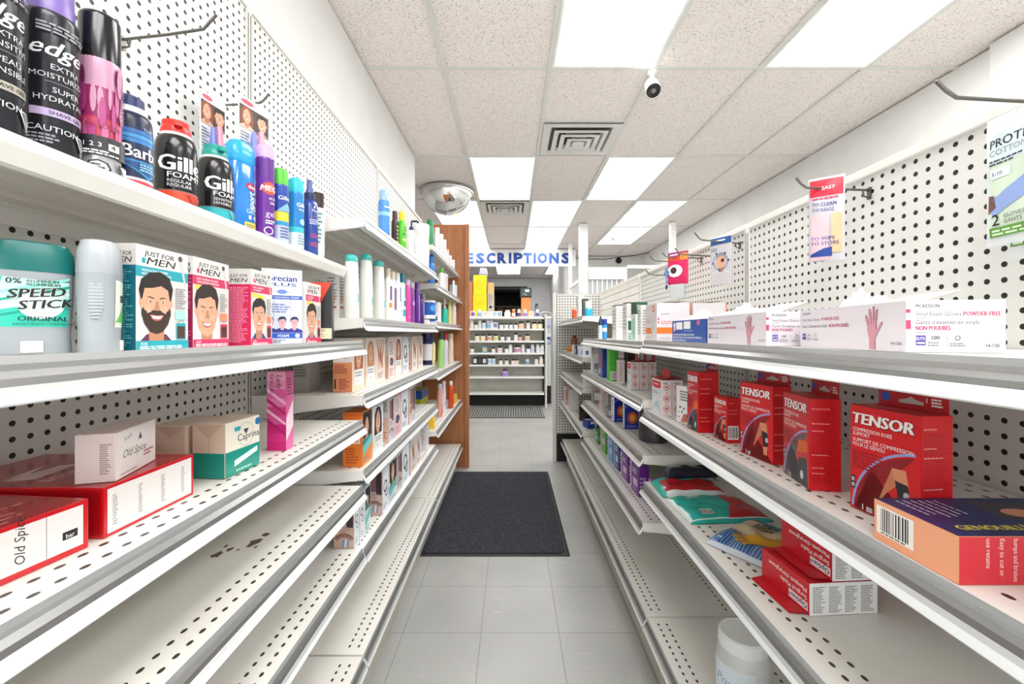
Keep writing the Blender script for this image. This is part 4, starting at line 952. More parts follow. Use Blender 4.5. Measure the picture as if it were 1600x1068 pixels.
# third to fifth shelves: hair colour cartons
def hc(w, h, kind, bg='#efe4dc', band_='#e7d9d2', hair='#a8653a', skin=None):
    def p(fc):
        fc.rect(0, 0, w, h, M(bg, .4))
        if kind == 'lady':
            portrait(fc, w*.5, h*.66, w*.62, hair, female=True, shirt='#e9d3c6', x0=.0005, x1=w-.0005, detail=True)
            fc.rect(w*.18, h*.10, w*.86, h*.40, M('#f3f0ee', .4)); fc.fine(w*.24, h*.26, w*.8, h*.37, 2, M('#7a86a0', .4)); fc.text('N' , w*.40, h*.14, h*.08, M('#8a93a8', .4))
        elif kind == 'wave':
            rr = random.Random(int(w*1e4)); 
            for i in range(4):
                cx = w*(.25+.17*i); fc.poly([(cx+w*.09*math.sin(t*1.7+i)+s_*w*.07*(1-abs(t-1.5)/2.2), h*(.30+.22*t)) for s_, ts in ((-1, [0, .5, 1, 1.5, 2, 2.5, 3]), (1, [3, 2.5, 2, 1.5, 1, .5, 0])) for t in ts], M([hair, '#c98a5c', '#8a4a2a', '#b5713f'][i], .5))
            fc.rect(w*.1, h*.05, w*.9, h*.27, M(band_, .4)); fc.fine(w*.2, h*.1, w*.8, h*.22, 3, M('#8a6f5f', .4))
        elif kind == 'text':
            fc.rect(w*.1, h*.55, w*.9, h*.92, M(band_, .4)); fc.fine(w*.15, h*.58, w*.85, h*.9, 6, M('#8a6f70', .4)); fc.disc(w*.5, h*.40, w*.28, M('#26345a', .4), h*.10); fc.text('8', w*.38, h*.36, h*.08, PW, bold=.03); fc.fine(w*.15, h*.05, w*.85, h*.25, 4, M('#b58a8a', .4))
        elif kind == 'arc':
            fc.rect(w*.08, h*.52, w*.62, h*.93, M('#8a5b5c', .4)); fc.rect(w*.62, h*.45, w*.95, h*.95, M('#3a2f38', .4)); fc.fine(w*.1, h*.36, w*.9, h*.48, 3, M('#a98a86', .4))
            for i, c in enumerate(('#9a5a4a', '#1f1c22', '#c98f7c', '#241f26')): fc.ring(w*.5, h*.10, w*(.56-.05*i), w*(.60-.05*i), M(c, .4), a0=.6, a1=PI-.6)
            for i in range(3): fc.poly([(w*(.40+.12*i), h*.06), (w*(.48+.12*i), h*.06), (w*(.52+.12*i), h*.21), (w*(.44+.12*i), h*.21)], M('#5a9fd0' if i != 1 else '#dfe6ee', .4))
        elif kind == 'loop':
            fc.rect(w*.06, h*.03, w*.94, h*.97, M('#e9edf4', .4)); fc.ring(w*.45, h*.58, w*.20, w*.29, M('#222636', .4), 18); fc.ring(w*.62, h*.42, w*.14, w*.21, M('#3a4a70', .4), 18); fc.fine(w*.15, h*.08, w*.85, h*.22, 3, M('#8a93a8', .4))
        elif kind == 'swirl':
            fc.rect(w*.05, h*.50, w*.95, h*.97, M('#241f26', .4)); portrait(fc, w*.45, h*.72, w*.55, '#17131a', female=True, shirt='#2f7f84', x0=.0005, x1=w-.0005); fc.poly([(w*.05, h*.18), (w*.95, h*.34), (w*.95, h*.50), (w*.05, h*.36)], M('#6fc6c4', .4)); fc.fine(w*.1, h*.05, w*.9, h*.15, 3, M('#8a8f9a', .4))
    return p
def hside(w, h, top, bot, ink='#4a4446'):
    def p(fc):
        fc.rect(0, 0, w, h, M(bot, .4)); fc.rect(0, h*.55, w, h, M(top, .4)); fc.fine(w*.08, h*.62, w*.92, h*.93, 8, M(ink, .4)); fc.fine(w*.08, h*.34, w*.8, h*.52, 5, M('#a8483a', .4)); fc.fine(w*.3, h*.05, w*.9, h*.26, 5, M('#a8483a', .4)); fc.rect(w*.07, h*.06, w*.15, h*.24, INK)
    return p
def hcrow(z, X, edges, specs, h, d=.060):
    for (u0, u1), (lab, kind, bg, hair, sidep) in zip(edges, specs):
        y0, y1 = YX(u0, X), YX(u1, X); w = min(y1-y0-.002, .115); 
        carton('hair_color_box', lab, 'l', X, y0+.001, z, w, d, h, M(bg, .4), {'F': hc(w, h, kind, bg, hair=hair), 'L': sidep(d, h) if sidep else hside(d, h, '#d9d0cc', '#e2b9a6')}, cat='hair colour')
O = lambda d, h: hside(d, h, '#e4dcd8', '#ef9a6c')
hcrow(.985, -.505, [(550, 570.5), (571, 587), (587, 606.5), (607, 616.5), (617, 628.5), (629, 643.5), (644, 653), (653.5, 665)], [
    ('peach sided hair colour carton first in the upper carton row, showing its printed side', 'lady', '#efd6bd', '#a3552a', O),
    ('hair colour carton with a long-haired blonde, second in the upper row', 'lady', '#f0e3de', '#c08a5a', None),
    ('hair colour carton with wavy locks and navy round mark, third in upper row', 'wave', '#f1dfd0', '#b06a35', None),
    ('narrow pale pink hair colour carton, fourth in the upper row', 'text', '#efdcd8', '#a05', None),
    ('hair colour carton with an auburn-haired woman, fifth in the upper row', 'lady', '#efe0da', '#7a2f22', None),
    ('bluish white hair colour carton with loop pattern, sixth in the upper row', 'loop', '#e9e9ef', '#555', None),
    ('narrow cream hair colour carton with wavy strand, seventh in the upper row', 'wave', '#f2e4d8', '#9a5a3a', None),
    ('last hair colour carton of the upper row, beside the navy topped tub', 'wave', '#f0dfd8', '#a04a4a', None)], .170)
plain('hair_color_box', 'dull grey carton standing deeper behind the first peach sided carton', 'l', 0, -.640, .985, .09, .05, .160, '#a9a29c', {'L': P_(.05, .16, ('f', .1, .3, .9, .9, 10, '#6f6a66'))}, Y=1.345, cat='hair colour')
def orside(d, h):
    def p(fc): fc.rect(0, 0, d, h, M('#ea7a25', .4)); fc.rect(d*.42, h*.42, d*.88, h*.62, M('#f6d9b8', .4)); fc.fine(d*.46, h*.45, d*.84, h*.59, 2, M('#b8561a', .4)); fc.fine(d*.15, h*.06, d*.85, h*.36, 6, M('#b8501a', .4)); fc.rect(0, h*.93, d, h, M('#d9691f', .4))
    return p
hcrow(.76, -.46, [(566, 581.5), (582, 607), (608, 615), (615.5, 626.5), (627, 639.5), (640, 655)], [
    ('orange sided hair colour carton with purple portrait, first in the middle row', 'swirl', '#ef8a2c', '#31152f', orside),
    ('hair colour carton with a smiling black-haired woman, second in the middle row', 'lady', '#dfe9ee', '#15131a', None),
    ('narrow bluish carton with arcs squeezed beside the black-haired woman carton', 'arc', '#cfd4dc', '#555', None),
    ('pink lettered hair colour carton with dark round mark, fourth in the middle row', 'text', '#e6bcc4', '#555', None),
    ('pale lilac hair colour carton with a long dark lock, fifth in the middle row', 'loop', '#e9dfe6', '#222', None),
    ('brown windowed carton with striped arcs, last in the middle row', 'arc', '#dcd0cc', '#555', None)], .168)
hcrow(.525, -.47, [(553, 561.5), (562, 570), (570.5, 579)], [
    ('lowest shelf carton with striped arcs, nearest and showing its brown side', 'loop', '#d9dbe2', '#555', lambda d, h: hc(d, h, 'arc', '#cfae9c')),
    ('pale carton with dark loop, second on the lowest carton shelf', 'loop', '#dfe3ea', '#555', None),
    ('pale teal carton with a dark-haired portrait, third on the lowest carton shelf', 'swirl', '#cfe4e6', '#222', None)], .150)
hcrow(.525, -.460, [(597.5, 607.5), (608, 620.5), (621, 628), (628.5, 641.5), (642, 650), (650.5, 657.5)], [
    ('brown sided carton with striped arcs, starting the second group on the lowest shelf', 'loop', '#c9ccd8', '#555', lambda d, h: hc(d, h, 'arc', '#cdb0a6')),
    ('teal banded carton with dark portrait on the lowest carton shelf', 'swirl', '#d9e6e8', '#222', None),
    ('narrow carton with striped arcs on the lowest shelf, behind the teal banded one', 'arc', '#d3c6c2', '#555', None),
    ('white carton with navy double loop on the lowest carton shelf', 'loop', '#e6e9f0', '#555', None),
    ('pale narrow carton with brown lock on the lowest carton shelf', 'wave', '#e6e2e4', '#6a4a3a', None),
    ('pale carton before the tall white one on the lowest carton shelf', 'wave', '#ece9ea', '#8a6a5a', None)], .160)
plain('hair_color_box', 'tall white carton ending the lowest shelf row of the middle bay', 'l', 0, -.470, .525, .07, .05, .135, '#e4e1e2', {'L': P_(.05, .135, ('f', .1, .2, .9, .9, 9, '#b9b3b6')), 'F': P_(.07, .135, ('f', .1, .2, .9, .9, 9, '#b9b3b6'))}, Y=2.345, cat='hair colour')

# ------------------------------------------------------------------ left run, far bay
ZU1, ZU2, ZU3, ZU4, ZU5 = 1.69, 1.465, 1.24, .935, .60
for u, X, h, r, c, cc, ch, lab in (
    (672, -.50, .172, .030, '#1f8a55', '#0f7a45', .040, 'green capped bottle nearest on the far bay top shelf'),
    (683, -.49, .172, .024, '#e6eaea', '#f0efea', .020, 'tall white bottle beside the green capped one on the far bay top shelf'),
    (689.5, -.49, .168, .022, '#dfe6f0', '#e9ecee', .022, 'white bottle with bluish tint, third on the far bay top shelf'),
    (694.5, -.49, .160, .020, '#eceae6', '#efeeea', .045, 'rounded white bottle in the middle of the far bay top shelf'),
    (699, -.49, .115, .018, '#e6ecf0', '#f2c9b0', .020, 'short white bottle with peach cap on the far bay top shelf'),
    (703.5, -.49, .098, .018, '#ece6ea', '#eeeeee', .015, 'small white bottle second from the end of the far bay top shelf'),
    (708, -.49, .092, .020, '#f0efee', '#f2f2f0', .015, 'small white bottle at the end of the far bay top shelf')):
    simple('lotion_bottle', lab, u, X, ZU1, h, r, c, cc, ch, prt=fineL(.012, .03, h*.5, '#8fa8c0', 4), capr=r*.75)
simple('lotion_bottle', 'bright blue bottle on the second shelf of the far bay', 674, -.49, ZU2, .185, .028, '#1f74c9', '#1560b5', .05, capr=.018)
simple('lotion_bottle', 'white bottle with a pointed green nozzle on the far bay', 690, -.48, ZU2, .150, .026, '#eef0ec', '#4fb53a', .03, capr=.014)
plain('lotion_box', 'white box with a dark picture on the second shelf of the far bay', 'l', 697, -.47, ZU2, .09, .06, .135, '#e9e8e6', {'L': P_(.06, .135, ('r', .25, .55, .75, .85, '#4a4a4c'), ('r', .1, .1, .9, .3, '#dbe3da')), 'F': P_(.09, .135, ('r', .3, .1, .7, .9, '#d98aa8'))})
simple('lotion_bottle', 'slim white and navy bottle on the second shelf of the far bay', 708.5, -.48, ZU2, .140, .018, '#e6eaf2', '#eef0f4', .03)
plain('lotion_box', 'small pale blue box last on the second shelf of the far bay', 'l', 712.5, -.46, ZU2, .07, .05, .105, '#d6e2ee')
# third shelf
r_ = .046; bottle('wipes_tub', 'blue and white round tub with white lid on the third shelf of the far bay', -.515, 2.61, ZU3, LEFT-.4, [(r_*.95, 0), (r_, .003), (r_, .118)], M('#1f62c0', .3), cap_prof(r_*1.02, .1182, .132, .003), M('#eef0f0', .35),
       prt=lambda fc: (fc.rect(-.14, 0, .14, .020, M('#1b2a55', .4)), fc.rect(-.14, .020, .14, .042, PW), fc.disc(-.01, .085, .02, M('#4a9fe0', .4))), cat='tub')
for u, y_, c, cc, lab in ((0, 2.71, '#e9e2d2', '#e3dccb', 'beige pump bottle behind the blue and white tub'), (0, 3.10, '#36c3b2', '#dcd8cc', 'teal pump bottle with long beige nozzle on the third shelf')):
    a = MB(); a.lathe([(.005, .132), (.005, .142), (.011, .145), (.009, .182), (.006, .185), (.001, .186)], M('#e0dac9', .4), n=16)
    bottle('pump_bottle', lab, -.560 if c != '#36c3b2' else -.49, y_, ZU3, LEFT, [(.026, 0), (.028, .003), (.028, .095), (.018, .112), (.012, .118)], M(c, .3), [(.014, .1175), (.014, .133), (.005, .134)], M(cc, .35), sy=.8, extra=[('pump', a)])
plain('lotion_box', 'white box with small blue print on the third shelf of the far bay', 'l', 685.5, -.465, ZU3, .10, .07, .130, '#eceae8', {'L': P_(.07, .13, ('r', .55, .1, .9, .3, '#2f7a9a'), ('f', .1, .4, .9, .8, 5, '#a9b3b8'))})
simple('lotion_bottle', 'pale yellow green bottle on the third shelf of the far bay', 702.5, -.48, ZU3, .185, .020, '#dfe29a', '#d9cf6a', .03)
simple('lotion_bottle', 'large cream bottle last on the third shelf of the far bay', 708.5, -.48, ZU3, .190, .032, '#efe0cf', '#e9d8c6', .03, prt=lbl((.014, .10, .14, '#b59a86')))
# fourth shelf
r_ = .048; bottle('hair_cream_tub', 'large white tub with navy screw lid and navy base stripe on the fourth shelf', -.515, 2.60, ZU4, LEFT-.4, [(r_*.95, 0), (r_, .003), (r_, .172)], M('#eceaf0', .3), [(r_*1.03, .1725), (r_*1.03, .19), (r_*.72, .200), (r_*.74, .235), (.001, .236)], M('#1b2350', .3),
       prt=lambda fc: (fc.rect(-.15, .048, .15, .075, M('#1b2350', .4)), fc.rect(.02, .11, .03, .12, INK), fc.rect(.02, .095, .03, .104, INK)), cat='tub')
simple('hair_tonic_bottle', 'slim pale yellow bottle between the last hair carton and the navy lidded tub', 0, -.462, ZU4, .185, .011, '#e9d98a', '#e0cf7c', .02, y=2.512, prt=None)
for u, c, cc, h, r, lab in ((689, '#a8dc7a', '#0f5a48', .240, .030, 'light green bottle with dark green cap on the fourth shelf of the far bay'), (696, '#dfe3ec', '#c02a3a', .235, .028, 'clear whitish bottle with red cap on the fourth shelf of the far bay'),
                        (704, '#ecd9c3', '#e6cdb3', .235, .036, 'beige bottle with sloping shoulders, last on the fourth shelf')):
    simple('hair_tonic_bottle', lab, u, -.49, ZU4, h, r, c, cc, .045, prt=fineL(.012, .05, .14, '#8a8f9a', 5), taper=.85 if u == 704 else 1)
# fifth shelf
plain('diaper_pack', 'yellow green pack with blue top lying deep on the fifth shelf', 'l', 0, -.60, ZU5, .22, .14, .19, '#a9ad2c', {'L': P_(.14, .19, ('r', 0, .7, 1, 1, '#1f5ab0'), ('r', .35, .7, .6, 1, '#a8452a'), ('d', .25, .3, .25, .2, '#8a9020')), 'F': P_(.22, .19, ('r', 0, .7, 1, 1, '#1f5ab0'))}, cat='pack', bev=.012, Y=2.84)
r_ = .050; bottle('cream_tub', 'white round tub standing before the yellow green pack on the fifth shelf', -.565, 2.755, ZU5, LEFT, [(r_*.9, 0), (r_, .01), (r_, .075)], M('#e9ebea', .3), cap_prof(r_*1.04, .0755, .100, .006), M('#f0f1f0', .35), cat='tub')
simple('baby_oil_bottle', 'pink and coral clear bottle leaning nearest on the fifth shelf of the far bay', 0, -.495, ZU5, .225, .026, '#e9a49a', '#e9e2e4', .03, y=2.93, prt=lbl((.02, .0, .05, '#e8664a'), (.018, .09, .16, '#f0d2d2')))
simple('baby_lotion_bottle', 'white and lilac tapering bottle on the fifth shelf of the far bay', 0, -.495, ZU5, .225, .026, '#ebe6f0', '#efeef2', .02, y=3.10, taper=.7, prt=lbl((.012, .05, .08, '#7a6fb5'), (.010, .09, .10, '#3a3a4a')))
simple('baby_shampoo_bottle', 'orange red clear bottle with white cap on the fifth shelf of the far bay', 0, -.470, ZU5, .205, .028, '#dd4a22', '#f0ece4', .03, y=3.285, capr=.014, gloss=.15, prt=lbl((.016, .06, .12, '#c83c1a')))
plain('baby_soap_box', 'tiny yellow orange box last on the fifth shelf of the far bay', 'l', 0, -.455, ZU5, .08, .05, .072, '#e8b93a', {'L': P_(.05, .072, ('r', .2, .2, .8, .6, '#d8902a'))}, Y=3.47)
bottle('ointment_jar', 'yellow jar lying under the pink bottle at the front of the fifth shelf', -.497, 2.575, ZU5, LEFT, [(.028, 0), (.031, .003), (.031, .052), (.028, .055)], M('#edc02c', .25), cap_prof(.0295, .0552, .070, .003), M('#e3b323', .3), cat='jar')
# ------------------------------------------------------------------ right run: glove and mask cartons on the top shelf
ZR1 = 1.145
PINKG = M('#c48a97', .5); PINKD = M('#8a4a5c', .5)
def mck(w, h, long):
    def p(fc):
        fc.rect(.0005, .0005, w-.0005, h-.0005, M('#d5cfd6', .4))
        if long:
            k = w; L0 = .03
            fc.text('MCKESSON', k*L0, h*.86, h*.065, INK, bold=.04, width=w*.10)
            fc.text('Vinyl Exam Gloves', k*L0, h*.69, h*.085, M('#4a4550', .4), width=w*.22); fc.text('POWDER-FREE', k*(L0+.24), h*.69, h*.085, M('#b02a55', .4), bold=.05, width=w*.19)
            fc.text("Gants d'examen en vinyle", k*L0, h*.52, h*.085, M('#4a4550', .4), width=w*.30); fc.text('NON POUDRÉS', k*(L0+.32), h*.52, h*.085, M('#b02a55', .4), bold=.05, width=w*.20)
            fc.rect(k*L0, h*.20, k*.08, h*.36, M('#4a3f98', .4)); fc.text('ELITE', k*(L0+.004), h*.27, h*.05, PW, width=w*.04); fc.text('100', k*.10, h*.29, h*.06, INK, width=w*.035); fc.fine(k*.09, h*.18, k*.15, h*.27, 2, M('#8a8790', .4))
            fc.rect(k*.158, h*.16, k*.160, h*.36, M('#8a8790', .4)); fc.ring(k*.20, h*.32, h*.03, h*.042, M('#55525a', .4), 12); fc.fine(k*.17, h*.18, k*.25, h*.25, 2, M('#8a8790', .4))
            hand(fc, w*.76, h*.03, h*.88, PINKD); hand(fc, w*.757, h*.03, h*.85, PINKG)
            fc.text('14-120', w*.90, h*.14, h*.06, M('#55525a', .4), bold=.02, width=w*.075)
        else:
            fc.text('MCKESSON', w*.10, h*.86, h*.065, INK, bold=.04, width=w*.24)
            fc.text('Vinyl Exam Gloves', w*.10, h*.70, h*.085, M('#4a4550', .4), width=w*.46); fc.text('POWDER-FREE', w*.58, h*.70, h*.085, M('#b02a55', .4), bold=.05, width=w*.37)
            fc.text("Gants d'examen en vinyle", w*.10, h*.54, h*.085, M('#4a4550', .4), width=w*.64); fc.text('NON POUDRÉS', w*.10, h*.43, h*.085, M('#b02a55', .4), bold=.05, width=w*.35)
            fc.rect(0, h*.76, w*.045, h*.83, M('#d23a62', .4)); fc.rect(0, h*.45, w*.05, h*.62, M('#d23a62', .4)); fc.fine(w*.10, h*.37, w*.25, h*.40, 1, M('#8a8790', .4)); fc.fine(w*.10, h*.645, w*.25, h*.67, 1, M('#8a8790', .4))
            fc.rect(w*.10, h*.14, w*.20, h*.33, M('#4a3f98', .4)); fc.text('ELITE', w*.105, h*.24, h*.06, PW, width=w*.085); fc.rect(w*.11, h*.17, w*.19, h*.20, PW)
            fc.text('100', w*.26, h*.25, h*.075, INK, bold=.02, width=w*.08); fc.fine(w*.22, h*.12, w*.38, h*.22, 2, M('#8a8790', .4)); fc.rect(w*.415, h*.10, w*.418, h*.32, M('#55525a', .4))
            fc.ring(w*.52, h*.28, h*.035, h*.048, M('#55525a', .4), 14); fc.fine(w*.44, h*.12, w*.61, h*.20, 2, M('#8a8790', .4)); fc.text('14-120', w*.80, h*.11, h*.065, M('#55525a', .4), bold=.02, width=w*.13)
    return p
def tissue(seed, w, d, h, c='#dcd8da', cx=0, cy=0, z=0):
    a = MB(); crumple(seed, w, d, h, M(c, .7), a, cx, cy, z); return ('glove_tuft', a)
def flap(w, d, z, cx=0, cy=0, lift=.02, c='#ece6e4'):
    a = MB(); a.prism([(cx-w/2, z+.0003), (cx+w/2, z+.0003), (cx+w/2, z+.0012), (cx-w/2, z+.0012)], cy-d/2, cy-d/2+.001, M(c, .5))
    v = [(cx-w/2, cy-d/2, z+.0006), (cx+w/2, cy-d/2, z+.0006), (cx+w/2, cy+d/2, z+lift), (cx-w/2, cy+d/2, z+lift)]
    a.add(v, [(0, 1, 2, 3)], M(c, .5)); a.add([(x, y, q-.0008) for x, y, q in v], [(0, 1, 2, 3)], M('#c9a58f', .6)); return ('open_flap', a)
wg, dg, hg = .250, .115, .068
GB = M('#d6d0d7', .4)
carton('glove_box', 'white vinyl glove carton nearest on the right top shelf, its end facing the viewer', 'r', .512, .555, ZR1, wg, dg, hg, GB, {'F': mck(wg, hg, True), 'R': mck(dg, hg, False)}, extra=D(-7), cat='glove box', 
       parts=[tissue(4, .075, .06, .040, z=hg-.002, cx=-.045), flap(.09, .05, hg, .05, .01, .016)])
carton('glove_box', 'white vinyl glove carton with pink hand, second from the near end', 'r', .497, .835, ZR1, wg, dg, hg, GB, {'F': mck(wg, hg, True), 'R': mck(dg, hg, False)}, extra=D(0), cat='glove box',
       parts=[tissue(8, .11, .08, .028, z=hg-.002, cx=-.05), flap(.10, .06, hg, .055, .012, .022)])
wm, dm, hm = .235, .11, .064
def bluef(fc):
    fc.rect(.0005, .0005, wm-.0005, hm-.0005, M('#1f4f9f', .4)); fc.disc(wm*.08, hm*.78, .009, PW); fc.disc(wm*.08, hm*.78, .0075, M('#d9e2f4', .4)); fc.rect(wm*.14, hm*.58, wm*.34, hm*.92, PW); fc.rect(wm*.38, hm*.60, wm*.58, hm*.94, PW)
    fc.disc(wm*.80, hm*.86, .011, M('#c95a8a', .4), .008); fc.rect(wm*.05, hm*.5, wm*.11, hm*.66, M('#e3c3dd', .4)); fc.rect(wm*.40, hm*.50, wm*.64, hm*.52, M('#c9d3ea', .4))
    fc.text('NON-MEDICAL DISPOSABLE FACE MASKS', wm*.03, hm*.30, hm*.085, PW, bold=.05, width=wm*.66); fc.text('MASQUES JETABLES POUR USAGE NON MÉDICAL', wm*.03, hm*.17, hm*.085, PW, bold=.05, width=wm*.86); fc.fine(wm*.03, hm*.06, wm*.5, hm*.12, 1, PW)
carton('mask_box', 'open blue disposable mask carton with white masks spilling up', 'r', .503, 1.105, ZR1, wm, dm, hm, M('#1c478f', .4), {'F': bluef}, cat='mask box', parts=[tissue(3, .21, .09, .030, z=hm-.002), flap(.11, .05, hm, .06, .01, .018, '#e9e9ea')])
def orf(w, h):
    def p(fc):
        fc.rect(.0005, .0005, w-.0005, h-.0005, M('#d8d2d6', .4)); fc.rect(w*.02, h*.22, w*.55, h*.38, M('#ef7a2a', .4)); fc.rect(w*.62, h*.78, w*.80, h*.95, M('#e8693a', .4)); fc.rect(w*.64, h*.86, w*.78, h*.88, PW)
        hand(fc, w*.60, h*.10, h*.50, M('#b9cbc9', .5)); fc.fine(w*.1, h*.5, w*.5, h*.62, 3, M('#e0a58a', .4)); fc.fine(w*.1, h*.08, w*.5, h*.16, 2, M('#c9b5ba', .4))
    return p
def ore(w, h):
    def p(fc):
        fc.rect(.0005, .0005, w-.0005, h-.0005, M('#d8d2d6', .4)); fc.rect(w*.0, h*.22, w*.50, h*.38, M('#ef7a2a', .4)); fc.text('McKESSON', w*.12, h*.70, h*.04, INK, width=w*.26); fc.rect(w*.03, h*.48, w*.07, h*.53, M('#c93a3a', .4)); fc.rect(w*.03, h*.56, w*.07, h*.62, M('#c93a3a', .4))
        fc.fine(w*.12, h*.46, w*.8, h*.56, 2, M('#cf8a8f', .4)); fc.rect(w*.97, h*.7, w, h, M('#e06a3a', .4)); fc.fine(w*.1, h*.08, w*.5, h*.14, 1, M('#b9b0ba', .4))
    return p
wo, do, ho = .150, .115, .134
for k, lab in enumerate(('tall white carton with orange stripe behind the blue mask carton', 'pale carton with orange edge against the pegboard, right of the orange striped one')):
    carton('glove_box', lab, 'r', .491+.122*k, 1.425 - .0*k, ZR1, wo-.0, do, ho, M('#d8d0d2' if not k else '#dccac4', .4), {'F': orf(wo, ho), 'R': ore(do, ho)}, cat='glove box', parts=[flap(wo*.9, do*.8, ho, 0, .005, .008, '#e0d6d0')]) if k < 0 else \
    carton('glove_box', lab, 'r', .491+.122*k, 1.448, 1.14, .118, do, ho, M('#d8d0d2' if not k else '#dccac4', .4), {'F': orf(.118, ho), 'R': ore(do, ho)}, cat='glove box', parts=[flap(.10, do*.8, ho, 0, .005, .008, '#e0d6d0')])
ZR = 1.14
R_ = lambda *a, **k: plain(*a, **k)
R_('ointment_box', 'white carton with fine print beside the orange striped carton', 'r', 1001.5, .478, ZR, .045, .05, .135, '#e9e9e6', {'R': P_(.05, .135, ('f', .1, .2, .9, .9, 9, '#a9a9a6')), 'F': P_(.045, .135, ('f', .1, .2, .9, .9, 9, '#a9a9a6'))})
R_('ointment_box', 'white carton with dark green top and pale teal bottle picture', 'r', 993, .470, ZR, .06, .045, .150, '#dfe9e4', {'R': P_(.045, .15, ('r', 0, .70, 1, 1, '#1f4a3a'), ('f', .1, .75, .9, .95, 3, '#9fc0b0'), ('r', .35, .05, .75, .6, '#8fd6c9')), 'F': P_(.06, .15, ('r', 0, .70, 1, 1, '#1f4a3a'), ('r', .35, .05, .75, .6, '#8fd6c9'))})
R_('cream_box', 'tall white carton with green label block, second of two black topped ones', 'r', 979.5, .470, ZR, .07, .046, .158, '#ebebe8', {'R': P_(.046, .158, ('r', 0, .97, 1, 1, INKC := '#2a2a2a'), ('r', .1, .28, .95, .52, '#2f6a4a'), ('f', .1, .6, .9, .92, 5, '#b9b9b6'), ('f', .1, .04, .9, .22, 3, '#3f8f7a')), 'F': P_(.07, .158, ('r', 0, .97, 1, 1, '#2a2a2a'), ('f', .1, .3, .9, .9, 6, '#b9b9b6'))})
R_('cream_box', 'tall white carton with yellow green foot, first of two black topped ones', 'r', 963, .470, ZR, .08, .052, .160, '#ecece9', {'R': P_(.052, .16, ('r', 0, .97, 1, 1, '#2a2a2a'), ('r', .55, .02, 1, .25, '#8fa83a'), ('r', .7, .02, 1, .15, '#2f6a4a'), ('f', .1, .35, .9, .9, 7, '#c0c0bc')), 'F': P_(.08, .16, ('r', 0, .97, 1, 1, '#2a2a2a'), ('f', .1, .3, .9, .9, 6, '#c0c0bc'))})
for u, c, lab in ((944.5, '#1f4fc0', 'upright blue toothpaste tube with light blue foot'), (938.5, '#e4eef2', 'upright white toothpaste tube with dark pointed cap')):
    a = MB(); a.lathe([(.014, 0), (.015, .03), (.016, .075)], M('#2f9fe0' if c[1] == '1' else c, .3), n=20, sy=.8); fc = a.wrap(flatr(.0155), .8); fc.rect(-.05, .04, .05, .06, M('#e6ecf2', .3)) if c[1] == '1' else fc.disc(0, .04, .006, M('#2f8f6a', .3), .012)
    b = MB(); b.lathe([(.0165, .0755), (.012, .10), (.004, .125), (.001, .126)] if c[1] != '1' else [(.0165, .0755), (.0165, .105), (.001, .106)], M('#1b2a4a' if c[1] != '1' else '#1f3fa0', .3), n=20, sy=.8)
    item('toothpaste_tube', lab, 'tube', [('body', a), ('cap', b)], (.478, YX(u, .478), ZR+.0004), RIGHT)

# second shelf: red knee supports
ZR2 = .915; TR = M('#d4121c', .35)
def leg(fc, x, y, s):
    sk = M('#d98f68', .5); fc.poly([(x+.20*s, y+1.0*s), (x+.55*s, y+1.02*s), (x+.62*s, y+.62*s), (x+.30*s, y+.60*s), (x+.08*s, y+.52*s)], sk)
    fc.poly([(x+.14*s, y+.82*s), (x+.20*s, y+.98*s), (x+.30*s, y+.55*s), (x+.05*s, y+.28*s), (x-.12*s, y+.02*s), (x-.16*s, y+.02*s), (x-.02*s, y+.40*s)], M('#c97d58', .5))
    fc.poly([(x+.27*s, y+.70*s), (x+.60*s, y+.66*s), (x+.64*s, y+.40*s), (x+.62*s, y+.14*s), (x+.36*s, y+.10*s), (x+.34*s, y+.40*s)], M('#232225', .5)); fc.disc(x+.56*s, y+.38*s, .075*s, M('#b9bcc4', .4), .10*s)
    fc.poly([(x+.37*s, y+.10*s), (x+.60*s, y+.13*s), (x+.56*s, y-.20*s), (x+.40*s, y-.20*s)], sk)
